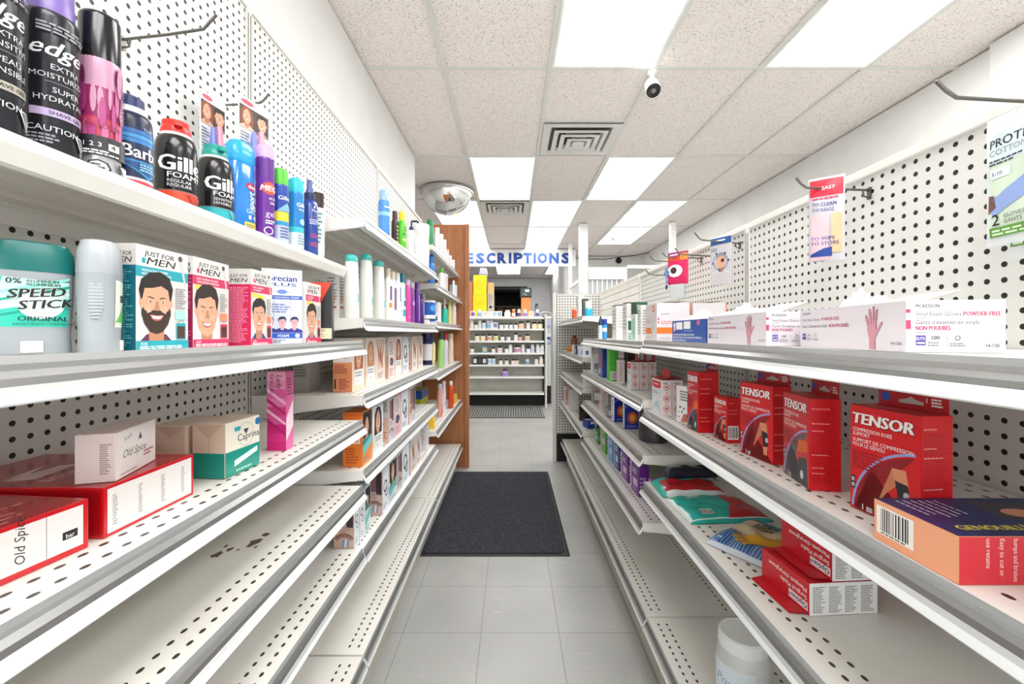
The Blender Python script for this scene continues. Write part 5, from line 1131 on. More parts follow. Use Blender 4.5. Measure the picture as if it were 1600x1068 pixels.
def tens(w, h, pic=0, arc=True):
    def p(fc):
        fc.rect(.0005, .0005, w-.0005, h-.0005, TR)
        if pic == 1: fc.rect(.0005, .0005, w-.0005, h-.0005, M('#c62a35', .4))
        if arc:
            R0 = w*1.02; cx, cy = w*1.08, h*.0; A = [(cx+R0*math.cos(t), cy+R0*math.sin(t)*.98) for t in [PI*.545+(PI*.99-PI*.545)*i/14 for i in range(15)]]
            A = [(min(max(a, .001), w-.001), min(b, h-.002)) for a, b in A if b > .0006]
            fc.poly(A+[(w-.001, .001), (max(A[-1][0], .001), .001)], M('#8f1018' if pic != 1 else '#5d5a5f', .45))
            fc.ring(cx, cy, R0, R0*1.035, M('#8f9fd6', .4), 22, PI*.545, PI*.985)
        if pic == 0: leg(fc, w*.52, h*.16, h*.34)
        elif pic == 1: fc.poly([(w*.55, h*.35), (w*.95, h*.40), (w*.93, h*.52), (w*.62, h*.50)], M('#e0662a', .5)); fc.poly([(w*.60, h*.02), (w*.96, h*.02), (w*.92, h*.33), (w*.62, h*.30)], M('#3f3f43', .5)); fc.disc(w*.74, h*.12, w*.06, M('#c9ccd2', .4), h*.05)
        fc.text('TENSOR', w*.055+.0008, h*.830-.001, h*.105, M('#7a0a12', .4), bold=.09, italic=.12, width=w*.86)
        fc.text('TENSOR', w*.05, h*.830, h*.105, PW, bold=.09, italic=.12, width=w*.86)
        t1, t2, t3, t4 = 'COMPRESSION KNEE', 'SUPPORT', 'SUPPORT DE COMPRESSION', 'POUR LE GENOU'
        fc.text(t1, w*.05, h*.755, h*.036, PW, width=w*.58); fc.text(t2, w*.05, h*.712, h*.036, PW, width=w*.26); fc.text(t3, w*.05, h*.655, h*.036, PW, width=w*.86); fc.text(t4, w*.05, h*.612, h*.036, PW, width=w*.48)
        fc.fine(w*.05, h*.40, w*.6, h*.58, 6, M('#9a1420', .4)); fc.rect(w*.02, h*.20, w*.085, h*.32, INK); fc.rect(w*.03, h*.215, w*.075, h*.25, M('#b9bcc4', .4)); fc.rect(w*.03, h*.265, w*.075, h*.305, M('#b9bcc4', .4))
        fc.text('1', w*.20, h*.025, h*.055, PW, bold=.03); fc.fine(w*.26, h*.02, w*.36, h*.07, 3, PW)
    return p
def tside(w, h, bar=False):
    def p(fc):
        fc.rect(.0005, .0005, w-.0005, h-.0005, M('#d0121b', .4)); fc.fine(w*.08, h*.08, w*.92, h*.86, 40, M('#a80f19', .4), .45)
        for q in (.88, .72, .64, .38, .24, .18): fc.fine(w*.08, h*q, w*.7, h*(q+.022), 1, M('#e88a8a', .4))
        if bar: P_(w, h, ('b', .05, .08, .75, .38))(fc)
    return p
def tab(w, d, h, th=.027):
    a = MB(); z = h-.001; y = d/2-.0018; T = M('#b8121c', .4)
    a.prism([(-w/2+.003, z), (w/2-.003, z), (w/2-.003, z+th), (-w/2+.003, z+th)], y, y+.001, T)
    fc = Face(a, lambda p, q, o_: (p, y-o_, q)); fc.poly([(-.016, z+.008), (.016, z+.008), (.016, z+.012), (.007, z+.014), (0, z+.018), (-.007, z+.014), (-.016, z+.012)], M('#b9b4ad', .5))
    fc.text('1', w*.14+.006, z+.012, .007, PW); fc.fine(w*.14+.012, z+.008, w*.46, z+.020, 3, PW); fc.disc(-w*.36, z+.014, .007, M('#1f4fb0', .4)); return ('hang_tab', a)
def tensor(lab, cx, cy, w, d, h, extra, pic=0, bar=False, tb=True):
    carton('knee_support_box', lab, 'r', cx, cy, ZR2, w, d, h, TR, {'F': tens(w, h, pic), 'R': tside(d, h, bar), 'T': lambda fc: (fc.rect(.0005, .0005, w-.0005, d-.0005, M('#b5121b', .4)), fc.fine(w*.1, d*.3, w*.6, d*.6, 2, M('#e08a8a', .4)))}, extra=extra, parts=[tab(w, d, h)] if tb else None)
tensor('largest looking red knee support carton, beside the peach and navy box', .512, .534, .097, .046, .151, D(7.5))
tensor('red knee support carton with a torn top and dark grey brace picture, second nearest', .483, .694, .092, .047, .149, D(-10), 1)
tensor('red knee support carton showing a bent leg and black brace, third nearest', .505, .826, .095, .040, .152, D(8))
tensor('small short red support carton with a barcode on its side', .500, .992, .060, .036, .104, D(2), 0, True, False)
tensor('tall red support carton with orange brace picture next to the paw marked white box', .478, 1.095, .062, .054, .155, D(3), 1)
R_('bandage_box', 'white carton sprinkled with dark spots between the tall red carton and first aid boxes', 'r', 0, .494, ZR2, .055, .045, .105, '#ebe9e8', {'F': P_(.055, .105, ('f', .3, .6, .9, .9, 4, '#6a6a6a'), ('d', .3, .42, .08, .03, '#2f3f6a'), ('d', .6, .40, .06, .03, '#232323'), ('d', .45, .3, .05, .03, '#232323'), ('d', .75, .25, .05, .02, '#3a2a2a'), ('p', [(.35, .02), (.95, .05), (.9, .28), (.55, .25)], '#b8705a'), ('d', .2, .15, .05, .02, '#232323'), ('d', .2, .28, .04, .02, '#2f3f6a'))}, Y=1.190, extra=D(16))
def fa_side(w, h):
    def p(fc):
        fc.rect(.0004, .0004, w-.0004, h-.0004, M('#e6d8d6', .4)); R3 = M('#c9525a', .4); fc.fine(w*.2, h*.9, w*.8, h*.95, 1, M('#55505a', .4))
        for q in (.80, .48, .20): fc.ring(w*.5, h*q, w*.24, w*.30, R3, 16); fc.rect(w*.38, h*(q-.03), w*.62, h*(q+.03), R3)
        for q in (.65, .36, .07): fc.poly([(w*.42, h*q), (w*.58, h*q), (w*.5, h*(q-.03))], R3)
    return p
def fa_front(w, h):
    def p(fc):
        fc.rect(.0004, .0004, w-.0004, h-.0004, M('#dfe4ea', .4)); fc.rect(w*.04, h*.80, w*.96, h*.95, M('#d2202c', .4)); fc.disc(w*.5, h*.80, w*.46, M('#d2202c', .4), h*.06); fc.fine(w*.2, h*.84, w*.8, h*.89, 1, PW)
        fc.fine(w*.1, h*.56, w*.8, h*.68, 3, M('#8a95a5', .4)); fc.poly([(w*.1, h*.1), (w*.5, h*.2), (w*.9, h*.08), (w*.7, h*.4), (w*.3, h*.3)], M('#b9cbd8', .4))
    return p
def faid(z, X, Y, n, w, lab):
    for k in range(n):
        T = MB(); z1 = .110
        if k == 0 or n > 2: T.prism([(-w/2+.004, z1-.0008), (w/2-.004, z1-.0008), (w/2-.008, z1+.030), (-w/2+.008, z1+.030)], .0135, .0145, M('#b5202c', .4))
        T.add([(-w/2+.002, -.015, z1+.0006), (w/2-.002, -.015, z1+.0006), (w/2-.002, .015, z1+.008), (-w/2+.002, .015, z1+.008)], [(0, 1, 2, 3)], M('#a81a26', .4))
        carton('first_aid_box', lab[k], 'r', X+k*.0345, Y, z, w, .033, .110, M('#e8dcda', .4), {'F': fa_front(w, .110), 'R': fa_side(.033, .110)}, {'T': M('#a81a26', .4)}, cat='box', parts=[('hang_tab', T)])
faid(ZR2, .463, 1.325, 2, .085, ['white first aid carton with red oval logo, aisle side of a pair', 'white first aid carton of a pair, the one nearer the pegboard'])
# flat peach and navy box lying in front
wp, dp, hp = .101, .185, .0495
def pf(fc):
    fc.rect(.0005, .0005, wp-.0005, hp-.0005, M('#f0a983', .4)); fc.rect(wp*.30-.028, hp*.30, wp*.30+.022, hp*.86, PW) if 0 else None
    fc.rect(wp*.04, hp*.20, wp*.52, hp*.88, M('#f4f0e8', .4)); fc.bars(wp*.10, hp*.28, wp*.46, hp*.84, INK, 16); fc.fine(wp*.1, hp*.22, wp*.46, hp*.27, 1, INK)
def pr(fc):
    fc.rect(.0005, .0005, dp-.0005, hp-.0005, M('#c92433', .4))
    for i, t in enumerate(('use retains', 'Easy to cut or', 'bumps and bruises', 'Cushion against', 'Will not absorb water')): fc.text(t, dp*(.15+.075*i)+(.012 if i > 3 else 0), hp*.95, .0052, M('#f0c9c6', .4), rot=-PI/2, bold=.01, width=min(.043, .0027*len(t)))
    for i in range(4): fc.text(('an excellent way', 'to promote', 'and healing', 'sports')[i], dp*(.66+.07*i), hp*.92, .0052, M('#f0c9c6', .4), rot=-PI/2, width=.036)
def ptop(fc):
    fc.rect(.0005, .0005, wp-.0005, dp-.0005, M('#1c2a5e', .4)); 
    for i in range(6): fc.fine(wp*.08, dp*(.12+.05*i)-.004, wp*.62, dp*(.12+.05*i), 1, M('#c9cfe6', .4))
    fc.text('GENOUILLÈRE', wp*.86, dp*.10, .011, M('#e8d84a', .4), rot=PI/2, bold=.05); fc.poly([(wp*.1, dp*.55), (wp*.6, dp*.5), (wp*.7, dp*.85), (wp*.2, dp*.9)], M('#3a3a44', .4)); fc.disc(wp*.45, dp*.7, .012, M('#c98a70', .5), .02)
carton('padding_box', 'flat navy topped box with peach end and barcode, lying nearest on the right', 'r', .452, .432, ZR2, wp, dp, hp, M('#eaa27c', .4), {'F': pf, 'R': pr, 'T': ptop}, extra=0)

# third shelf: sponge packs, rubber gloves, surgical masks
ZR3 = .672
def pouch(name, lab, x, y, z, rz, w, l, t, matf, prt=None, seed=1, cat='pack', tilt=None):
    a = MB(); top = pillow(w, l, t, a, matf, seed)
    if prt: prt(Face(a, lambda p, q, o_: (p, q, top(p, q)+.0006+o_), .006, .006))
    return item(name, lab, cat, a, (x, y, z+.0006), rz, None, tilt)
TL = M('#27b3a6', .25, 0, .3); RD2 = M('#c01622', .25, 0, .3); TRW = M('#dfe9e6', .3)
def m1(x, y):
    if abs(x) > .098 or abs(y) > .105: return TRW
    return RD2 if x > -.02+.02*math.sin(y*14) else TL
def pp1(fc):
    fc.text('scrub', -.015, -.075, .018, M('#8f1018', .4), bold=.03); fc.rect(-.082, -.085, -.046, -.062, M('#d9dcd8', .4)); fc.bars(-.078, -.082, -.050, -.066, INK, 9)
pouch('sponge_pack', 'teal and red plastic pack with small barcode, front one on the third right shelf', .575, 1.205, ZR3, D(4), .225, .170, .018,
      lambda x, y: TL if y < -.080 else TRW if abs(x) > .106 or abs(y) > .077 else (RD2 if x > .01+.03*math.sin(y*20+1) else TL), lambda fc: (fc.rect(-.070, -.060, -.035, -.035, M('#d9dcd8', .4)), fc.bars(-.067, -.057, -.038, -.040, INK, 9)), 2)
pouch('sponge_pack', 'teal edged red plastic pack lying behind the front teal and red pack', .560, 1.358, ZR3, D(-3), .200, .135, .026,
      lambda x, y: TL if y > .022 or x < -.085 else (RD2 if abs(y) < .055 and abs(x) < .098 else TRW), None, 5)
def pp2(fc): pass
pouch('sponge_pack', 'dark navy plastic pack at the far end of the third right shelf', .585, 1.408, ZR3+.029, D(2), .17, .045, .030, lambda x, y: M('#16182f', .2, 0, .4), None, 7)
def gm(x, y):
    if y > .058: return M('#0f5e78', .3, 0, .3)
    if abs(x) > .070 or y < -.096: return M('#c7cfd8', .3)
    if y < -.03 - .25*x: return M('#1f4f8f' if int((x+1)*280) % 2 else '#7f9cc4', .3, 0, .3)
    return M('#e0c8a2', .35, 0, .3)
def gp(fc):
    Y_ = M('#e3a52a', .4); c, q = math.cos(D(31)), math.sin(D(31)); R2 = lambda p: (p[0]*c-p[1]*q+.012, p[0]*q+p[1]*c+.010)
    for (x0, y0, x1, y1, r) in ((-.01, -.035, -.065, -.020, .007), (-.01, -.042, -.072, -.038, .007), (-.01, -.050, -.068, -.056, .007), (0, -.055, -.055, -.072, .007), (.03, -.035, -.02, -.012, .007)):
        dx, dy = x1-x0, y1-y0; L = math.hypot(dx, dy); nx, ny = -dy/L*r, dx/L*r
        fc.poly([R2(p) for p in [(x0+nx, y0+ny), (x1+nx*.7, y1+ny*.7), (x1-nx*.7, y1-ny*.7), (x0-nx, y0-ny)]], Y_)
    fc.poly([R2(p) for p in [(-.02, -.028), (-.015, -.062), (.03, -.068), (.062, -.072), (.060, -.040), (.03, -.030)]], Y_)
    fc.text('LATEX GLOVES', -.055, .066, .012, M('#a9d6dc', .4), bold=.03, width=.11); fc.text('GANTS', -.03, .084, .009, M('#a9d6dc', .4))
    fc.fine(-.03, .02, .03, .05, 3, INK); fc.disc(-.05, -.082, .010, M('#3f7fc4', .4)); fc.text('M', -.055, -.087, .010, PW, bold=.04)
a_ = MB(); tp_ = pillow(.150, .205, .024, a_, gm, 9, n=60, wr=.0022); gp(Face(a_, lambda p, q, o_: (p, q, tp_(p, q)+.0008+o_), .006, .006))
item('rubber_glove_pack', 'clear blue pack of yellow rubber gloves between the teal pack and mask boxes', 'pack', a_, (.585, 1.008, ZR3+.0006), D(-57))
def maskbox(lab, X, Y, flapout, z=ZR3):
    w, d, h = .128, .128, .0575; RR = M('#cf1c2c', .4)
    def f(fc):
        fc.rect(.0005, .0005, w-.0005, h-.0005, RR)
        # the carton stands upside down, so its lettering does too
        fc.text('Masques chirurgicaux', w*.08, h*.22, .0078, PW, rot=0, bold=.02) if 0 else None
        for t, bx, by, hh in (('Option+', w*.96, h*.62, .010), ('Surgical Masks', w*.72, h*.80, .0085), ('Masques chirurgicaux', w*.50, h*.86, .0080)): pass
        fc.rect(w*.60, h*.10, w*.97, h*.36, M('#f2efef', .4)); fc.text('Option+', w*.95, h*.30, .0095, M('#1d2a5e', .4), rot=PI, bold=.04)
        fc.text('Surgical Masks', w*.95, h*.55, .0085, PW, rot=PI, bold=.02); fc.text('Masques chirurgicaux', w*.95, h*.78, .0085, PW, rot=PI, bold=.02)
    def r(fc): fc.rect(.0005, .0005, d-.0005, h-.0005, M('#ecebea', .4)); [fc.fine(d*(.05+.235*i), h*.08, d*(.24+.235*i), h*.9, 16, M('#55535a', .4), .45) for i in range(4)]
    ps = []
    if flapout:
        a = MB(); v = [(-w/2+.004, -d/2-.0006, .0012), (w/2-.004, -d/2-.0006, .0012), (w/2-.010, -d/2-.030, .0006), (-w/2+.010, -d/2-.030, .0006)]
        a.add(v, [(0, 1, 2, 3)], RR); a.add([(p, q, s_+.0012) for p, q, s_ in v], [(0, 1, 2, 3)], RR); ps = [('open_flap', a)]
    carton('mask_box', lab, 'r', X, Y, z, w, d, h, RR, {'F': f, 'R': r}, {'R': M('#ecebea', .4)}, extra=D(4), parts=ps or None, cat='mask box')
maskbox('lower red and white surgical mask box with its red flap folded onto the shelf', .524, .752, True)
maskbox('red and white surgical mask box resting on the lower mask box', .567, .756, True, ZR3+.0585)

# tubs on the base deck
def tub(x, y, lab, rz):
    fr = M('#e4e6e6', .25, 0, .2, .5, .15)
    bottle('powder_tub', lab, x, y, .213, rz, [(.058, 0), (.064, .006), (.064, .130), (.058, .150), (.053, .158)], fr, [(.0575, .156), (.0585, .160), (.0575, .186), (.053, .190), (.052, .187), (.001, .187)], M('#eceded', .35), n=40,
           prt=lambda fc: (fc.rect(-.075, .015, .03, .125, M('#dfe9f2', .35)), fc.text('Powder', -.06, .075, .022, M('#8aa8c4', .4), rot=0, italic=.3), fc.rect(-.075, .015, -.02, .045, M('#3f8fd0', .4))), cat='tub')
tub(.595, 1.10, 'white screw top plastic tub on the bottom right deck, farther of two', RIGHT+1.0)
tub(.583, .765, 'white plastic tub cut by the bottom frame edge, nearer of two', RIGHT+.8)

# ------------------------------------------------------------------ right run, middle bay
ZB2, ZB3, ZB4 = .945, .757, .527
faid(ZB2, .478, 1.715, 3, .055, ['pink tinted first aid carton with symbols, aisle side of three', 'pink tinted first aid carton in the middle of three', 'pink tinted first aid carton of three, the one nearest the pegboard'])
R_('ointment_box', 'slim white carton with pink edge beside the bright green one', 'r', 968, .480, ZB2, .03, .03, .105, '#ece6e6', {'R': P_(.03, .105, ('f', .2, .1, .8, .9, 8, '#c9a0a8')), 'F': P_(.03, .105, ('r', .1, .05, .9, .95, '#d9b0b8'))}, Y=1.93)
R_('wrap_box', 'dark brown carton behind the slim white carton on the second right shelf', 'r', 0, .530, ZB2, .06, .05, .150, '#3a1f1c', Y=1.96)
R_('wrap_box', 'bright green carton with barcode on the second shelf of the middle right bay', 'r', 0, .464, ZB2, .06, .042, .158, '#4fb83a', {'R': P_(.042, .158, ('b', .1, .04, .9, .28), ('r', .1, .5, .9, .52, '#3a9a2c')), 'F': P_(.06, .158, ('r', .1, .1, .9, .9, '#5fc84a'))}, Y=2.03)
R_('wrap_box', 'navy carton with red and white picture beside the green one', 'r', 0, .462, ZB2, .10, .040, .150, '#1d3a8f', {'F': P_(.10, .15, ('r', .05, .05, .95, .95, '#5a6ab0'), ('d', .5, .5, .3, .3, '#b83a4a'), ('r', .2, .1, .5, .3, '#e6e6ee')), 'R': P_(.04, .15, ('f', .1, .1, .9, .6, 6, '#3f5ab5'))}, Y=2.18)
R_('pill_box', 'small white carton with grey print, far end of the second middle bay shelf', 'r', 0, .470, ZB2, .05, .05, .085, '#e6e6ea', {'R': P_(.05, .085, ('r', .2, .2, .8, .6, '#8a8f9f'))}, Y=2.50)
# third shelf
def heat(lab, X, Y, extra, z=ZB3):
    w, d, h = .034, .070, .118
    carton('heat_wrap_box', lab, 'r', X, Y, z, w, d, h, M('#1c2f98', .4), {'F': P_(w, h, ('r', .08, .03, .92, .97, '#eceaf0'), ('f', .3, .1, .72, .9, 9, '#2a3a9a')), 'R': P_(d, h, ('p', [(0, .75), (.5, .95), (1, .7), (1, .8), (.5, 1), (0, .85)], '#4a6fd0'), ('d', .5, .42, .32, .22, '#d9622a'), ('d', .5, .42, .16, .12, '#f2b06a'), ('f', .15, .06, .85, .15, 2, '#8a9ae0'))}, extra=extra)
heat('blue heat wrap carton with orange glow, nearer of two beside the dark jar', .487, 1.845, 0)
heat('blue heat wrap carton with orange glow, farther of two on its shelf', .478, 1.99, D(14))
bottle('supplement_jar', 'large dark brown jar under the red knee support shelf', .548, 1.655, ZB3, RIGHT, [(.052, 0), (.056, .004), (.056, .125), (.050, .138)], M('#3c3338', .25), cap_prof(.048, .1382, .160, .004), M('#2a2427', .4), cat='jar')
R_('pill_box', 'small grey carton in front of the heat wrap cartons', 'r', 0, .468, ZB3, .055, .045, .052, '#8f9094', {'R': P_(.045, .052, ('r', .1, .25, .9, .7, '#e4e4e8'))}, Y=2.09)
R_('wrap_box', 'white and red upright carton on the third shelf of the middle right bay', 'r', 0, .470, ZB3, .05, .040, .120, '#e6dad8', {'F': P_(.05, .12, ('r', .1, .75, .9, .95, '#cf3a44'), ('d', .5, .4, .3, .15, '#d9606a'), ('f', .1, .05, .9, .2, 3, '#b58a8a')), 'R': P_(.04, .12, ('f', .1, .1, .9, .9, 9, '#b5a0a0'))}, Y=2.26)
R_('pill_box', 'dark carton deeper behind the white and red upright carton', 'r', 0, .545, ZB3, .10, .06, .10, '#2c2724', Y=2.20)
R_('pill_box', 'grey and white low carton at the far end of the third middle bay shelf', 'r', 0, .480, ZB3, .06, .07, .070, '#8f8a8a', {'R': P_(.07, .07, ('r', .1, .3, .5, .9, '#eceaea'), ('r', .6, .4, .9, .8, '#5a5a5e'))}, Y=2.52)
# fourth shelf
def card(lab, Y, w, c, strip, h, extra=0, X=.498, d=.04):
    carton('relief_box', lab, 'r', X, Y, ZB4, w, d, h, M(c, .4), {'F': P_(w, h, ('r', .01, .01, .99, .99, c), ('r', .0, .02, .16, .98, '#ecdfe8'), ('f', .04, .15, .13, .85, 9, strip), ('r', .35, .25, .8, .5, '#e3cbe0' if strip[1] in '89' else '#bcd8ee'), ('f', .3, .65, .85, .85, 2, '#e6dcee'), ('f', .3, .08, .85, .18, 2, '#cdb6dd')), 'R': P_(d, h, ('f', .1, .3, .9, .7, 3, '#b9a0cc'))}, extra=extra, cat='box')
card('purple carton with pale strip, nearest of the purple pair on the lowest right shelf', 1.675, .125, '#6a2390', '#9a2f5a', .118)
card('purple carton with pale strip, farther of the purple pair', 1.835, .120, '#7a2a98', '#9a2f5a', .112)
card('navy carton with pale strip behind the purple pair on the lowest shelf', 1.99, .095, '#1f3a8f', '#2f4a9a', .130)
card('light blue carton with white strip on the lowest shelf of the middle right bay', 2.11, .11, '#2f9fd8', '#2a5a9a', .130)
card('green carton with beige front, nearer of two green ones on the lowest shelf', 2.27, .13, '#5aa83c', '#8a6a3a', .150)
card('small green carton at the far end of the lowest middle bay shelf', 2.48, .12, '#4f9f3a', '#3a6a2a', .070)
R_('relief_box', 'pink lilac carton half hidden under the third shelf edge', 'r', 0, .515, ZB4, .11, .06, .10, '#cf8fd0', {'F': P_(.11, .10, ('p', [(.1, .2), (.9, .1), (.5, .8)], '#e0a8e0')), 'R': P_(.06, .10, ('p', [(.1, .1), (.9, .3), (.4, .9)], '#b878c0'))}, Y=1.50)

# ------------------------------------------------------------------ right run, far bay
ZC1, ZC2, ZC3, ZC4 = 1.28, 1.02, .827, .557
simple('lotion_bottle', 'clear bottle with bright blue liquid on the small upper right shelf', 0, .495, ZC1, .098, .030, '#2fa8df', '#dff0f5', .045, y=2.76, capr=.022, sy=.8)
R_('frame_box', 'dark green tin standing on the small upper right shelf', 'r', 0, .462, ZC1, .05, .036, .118, '#3f4a3a', {'R': P_(.036, .118, ('f', .1, .1, .9, .9, 6, '#7a8a6a'))}, Y=2.78)
R_('frame_box', 'large white carton with grey edge on the small upper right shelf', 'r', 0, .460, ZC1, .08, .04, .150, '#e9e9ee', {'R': P_(.04, .15, ('r', .3, .7, .7, .85, '#c9c9d2')), 'F': P_(.08, .15, ('r', .08, .05, .92, .95, '#efeff3'))}, Y=2.95)
simple('pill_bottle', 'small orange pill bottle on the small upper right shelf', 0, .470, ZC1, .085, .018, '#d9542a', '#e8a58a', .018, y=3.22, sy=1, pw=2, neck=0, capr=.018)
bottle('round_tin', 'flat orange tin on the far right shelf', .497, 3.55, ZC2, RIGHT, [(.040, 0), (.042, .003), (.042, .026)], M('#d9762a', .35), cap_prof(.043, .0262, .040, .003), M('#e08a3a', .35), cat='tin')
simple('syrup_bottle', 'brown bottle standing behind the flat orange tin', 0, .525, ZC2, .135, .030, '#8a4a22', '#6a3a1a', .02, y=3.60, sy=.9)
for y_, c, c2, lab in ((3.20, '#e6e2dc', '#c9c5bf', 'plain small white carton on the far right shelf beside the orange tin'), (3.06, '#232a44', '#dfe0e6', 'small dark carton between two white ones on the far right shelf'),
                       (2.93, '#dfe2f0', '#a58ab8', 'small white carton with lilac print on the far right shelf'), (2.76, '#e9e8ee', '#5a6a9a', 'small white carton with blue square, nearest on the far right shelf')):
    R_('pill_box', lab, 'r', 0, .458, ZC2, .06, .055, .066, c, {'R': P_(.055, .066, ('r', .3, .2, .7, .6, c2)), 'F': P_(.06, .066, ('r', .2, .2, .8, .6, c2))}, Y=y_)
R_('pill_box', 'long white carton lying on the third far right shelf', 'r', 0, .460, ZC3, .05, .145, .068, '#eae6e6', {'R': P_(.145, .068, ('r', .35, .02, .37, .98, '#c9c2c2'), ('f', .05, .5, .3, .8, 2, '#d9b0b0'))}, Y=2.72)
R_('wrap_box', 'pinkish carton at the far end of the lowest far right shelf', 'r', 0, .455, ZC4, .08, .04, .16, '#dfc9c6', {'F': P_(.08, .16, ('r', .1, .3, .9, .8, '#d98f8a')), 'R': P_(.04, .16, ('r', .1, .3, .9, .8, '#d9a59a'))}, Y=3.66)
R_('wrap_box', 'white upright carton with dark side on the lowest far right shelf', 'r', 0, .458, ZC4, .06, .075, .165, '#e4e2e0', {'F': P_(.06, .165, ('r', .02, .01, .98, .99, '#d3d0d0'))}, Y=3.40)
bottle('round_basket', 'dark brown round holder on the lowest far right shelf', .52, 3.02, ZC4, 0, [(.040, 0), (.046, .004), (.046, .09), (.042, .09), (.040, .004)], M('#2a201e', .5), cat='holder')
R_('relief_box', 'small royal blue carton lying on the lowest far right shelf', 'r', 0, .49, ZC4, .09, .075, .050, '#1f3fa5', {'R': P_(.075, .05, ('r', .2, .6, .9, .95, '#e4e8f4'), ('d', .7, .4, .15, .2, '#b9c9ee')), 'T': P_(.09, .075, ('r', .1, .1, .6, .6, '#dfe5f4'))}, extra=D(14), Y=2.74)
R_('relief_box', 'flat pale blue carton lying behind the royal blue one', 'r', 0, .50, ZC4, .10, .09, .020, '#a9c9e4', {'T': P_(.10, .09, ('r', .1, .3, .9, .5, '#3f7fc0'))}, extra=D(-10), Y=3.20-.30)

# ------------------------------------------------------------------ hooks and hanging packs on the right pegboard
hook('thick wire hook at upper right carrying two glove packs', .799, .598, 1.492, .205, .012, 'r')
hook('wire hook carrying the pink and red pouch', .799, .953, 1.490, .165, .008, 'r')
hook('wire hook carrying the clear pouch with blue header', .799, 1.495, 1.486, .160, .018, 'r')
hook('empty wire hook just beyond the blue header pouch', .799, 1.66, 1.470, .165, .012, 'r')
hook('wire hook carrying the magenta pack', .799, 1.80, 1.488, .165, .004, 'r')
hook('empty wire hook beyond the magenta pack, upper one', .799, 1.98, 1.500, .16, .012, 'r')
hook('empty wire hook beyond the magenta pack, lower one', .799, 2.04, 1.445, .16, .010, 'r')
def bag(name, lab, x, y, ztop, rz, w, h, t, matf, prt, parts=None, n=18, cat='pack', seed=1):
    """soft pack hanging from its top edge; x across, z down"""
    a = MB(); r = random.Random(seed)
    def th(p, q): e = max(0, 1-abs(2*p/w)**4)*max(0, 1-abs(2*(q+h/2)/h)**4); return .0006+t/2*e**.7*(1+.25*math.sin(p*120+seed)*math.sin(q*70))
    for sg in (-1, 1):
        V = [(-w/2+w*i/n, sg*th(-w/2+w*i/n, -h*j/n), -h*j/n) for i in range(n+1) for j in range(n+1)]
        for i in range(n):
            for j in range(n):
                k = i*(n+1)+j; a.add([V[k], V[k+n+1], V[k+n+2], V[k+1]], [(0, 1, 2, 3)], matf(-w/2+w*(i+.5)/n, -h*(j+.5)/n), True)
    if prt: prt(Face(a, lambda p, q, o_: (p, -th(p, q)-.0008-o_, q), .008, .008))
    return item(name, lab, cat, a if not parts else [('pouch', a)]+parts, (x, y, ztop), rz)
CL = M('#e3e9ea', .15, 0, .3); CLP = M('#c9c4ca', .2)
def gl1(fc):
    w = .12; fc.rect(-.052, -.165, .056, -.028, M('#cfe0cc', .4)); fc.rect(-.052, -.070, .056, -.028, M('#d6e6ee', .4)); fc.text('PROTECT', -.050, -.046, .013, INK, bold=.03); fc.text('COTTON', -.050, -.058, .009, M('#8a9096', .4)); fc.fine(-.050, -.072, 0, -.063, 2, M('#3a3f44', .4))
    fc.rect(-.048, -.092, -.020, -.078, M('#dfe9ef', .4)); fc.text('5-10', -.046, -.088, .006, INK)
    fc.poly([(-.052, -.122), (-.035, -.118), (.056, -.060), (.056, -.098), (-.030, -.140), (-.045, -.148)], M('#8fa6dc', .4)); fc.poly([(-.052, -.115), (-.043, -.117), (-.040, -.135), (-.052, -.142)], M('#6a4436', .5))
    fc.text('2', -.046, -.161, .017, INK, bold=.02); fc.text('GLOVES', -.030, -.152, .006, M('#4a5a4a', .4)); fc.text('GANTS', -.030, -.160, .006, M('#4a5a4a', .4)); fc.rect(-.050, -.178, .056, -.164, M('#5f9a3a', .4)); fc.fine(-.046, -.176, .05, -.166, 2, M('#d9e9cf', .4))
h1 = MB(); h1.prism([(-.058, -.040), (.05, 0), (.055, .018), (-.05, -.012)], -.0096, -.0088, M('#f0f2f2', .3))
bag('glove_pack', 'clear green and blue glove pack at the right frame edge, front of two', .716, .588, 1.490, RIGHT-D(4), .118, .190, .010, lambda x, y: CL, gl1, seed=2)
bag('glove_pack', 'clear green and blue glove pack hanging lower behind the front one', .748, .592, 1.478, RIGHT-D(8), .118, .196, .010, lambda x, y: CL, gl1, seed=3)
def pk(fc):
    fc.rect(-.030, -.044, .030, -.006, M('#d9233c', .4)); fc.text('EASY', -.008, -.030, .008, PW, bold=.03); fc.fine(-.026, -.052, .028, -.045, 1, M('#c24a6a', .4)); fc.text('TO CLEAN', -.026, -.066, .0085, M('#3a4f9a', .4), bold=.02, width=.044); fc.text('THE RANGE', -.026, -.078, .008, M('#3a4f9a', .4), width=.04)
    fc.rect(-.028, -.185, .004, -.085, M('#e0b9c0', .4)); fc.rect(.008, -.170, .028, -.085, M('#e0b890', .4)); fc.text('TO WIPE', -.028, -.142, .008, M('#3a4f9a', .4), bold=.03); fc.text('TO STORE', -.028, -.153, .008, M('#3a4f9a', .4), bold=.03); fc.poly([(-.030, -.178), (.010, -.178), (.010, -.158), (-.004, -.160), (-.028, -.172)], M('#1f3f8f', .4))
bag('sponge_pouch', 'narrow clear pouch with red header hanging on the right pegboard', .702, .953, 1.520, RIGHT+D(52), .066, .188, .016, lambda x, y: CLP, pk, seed=4)
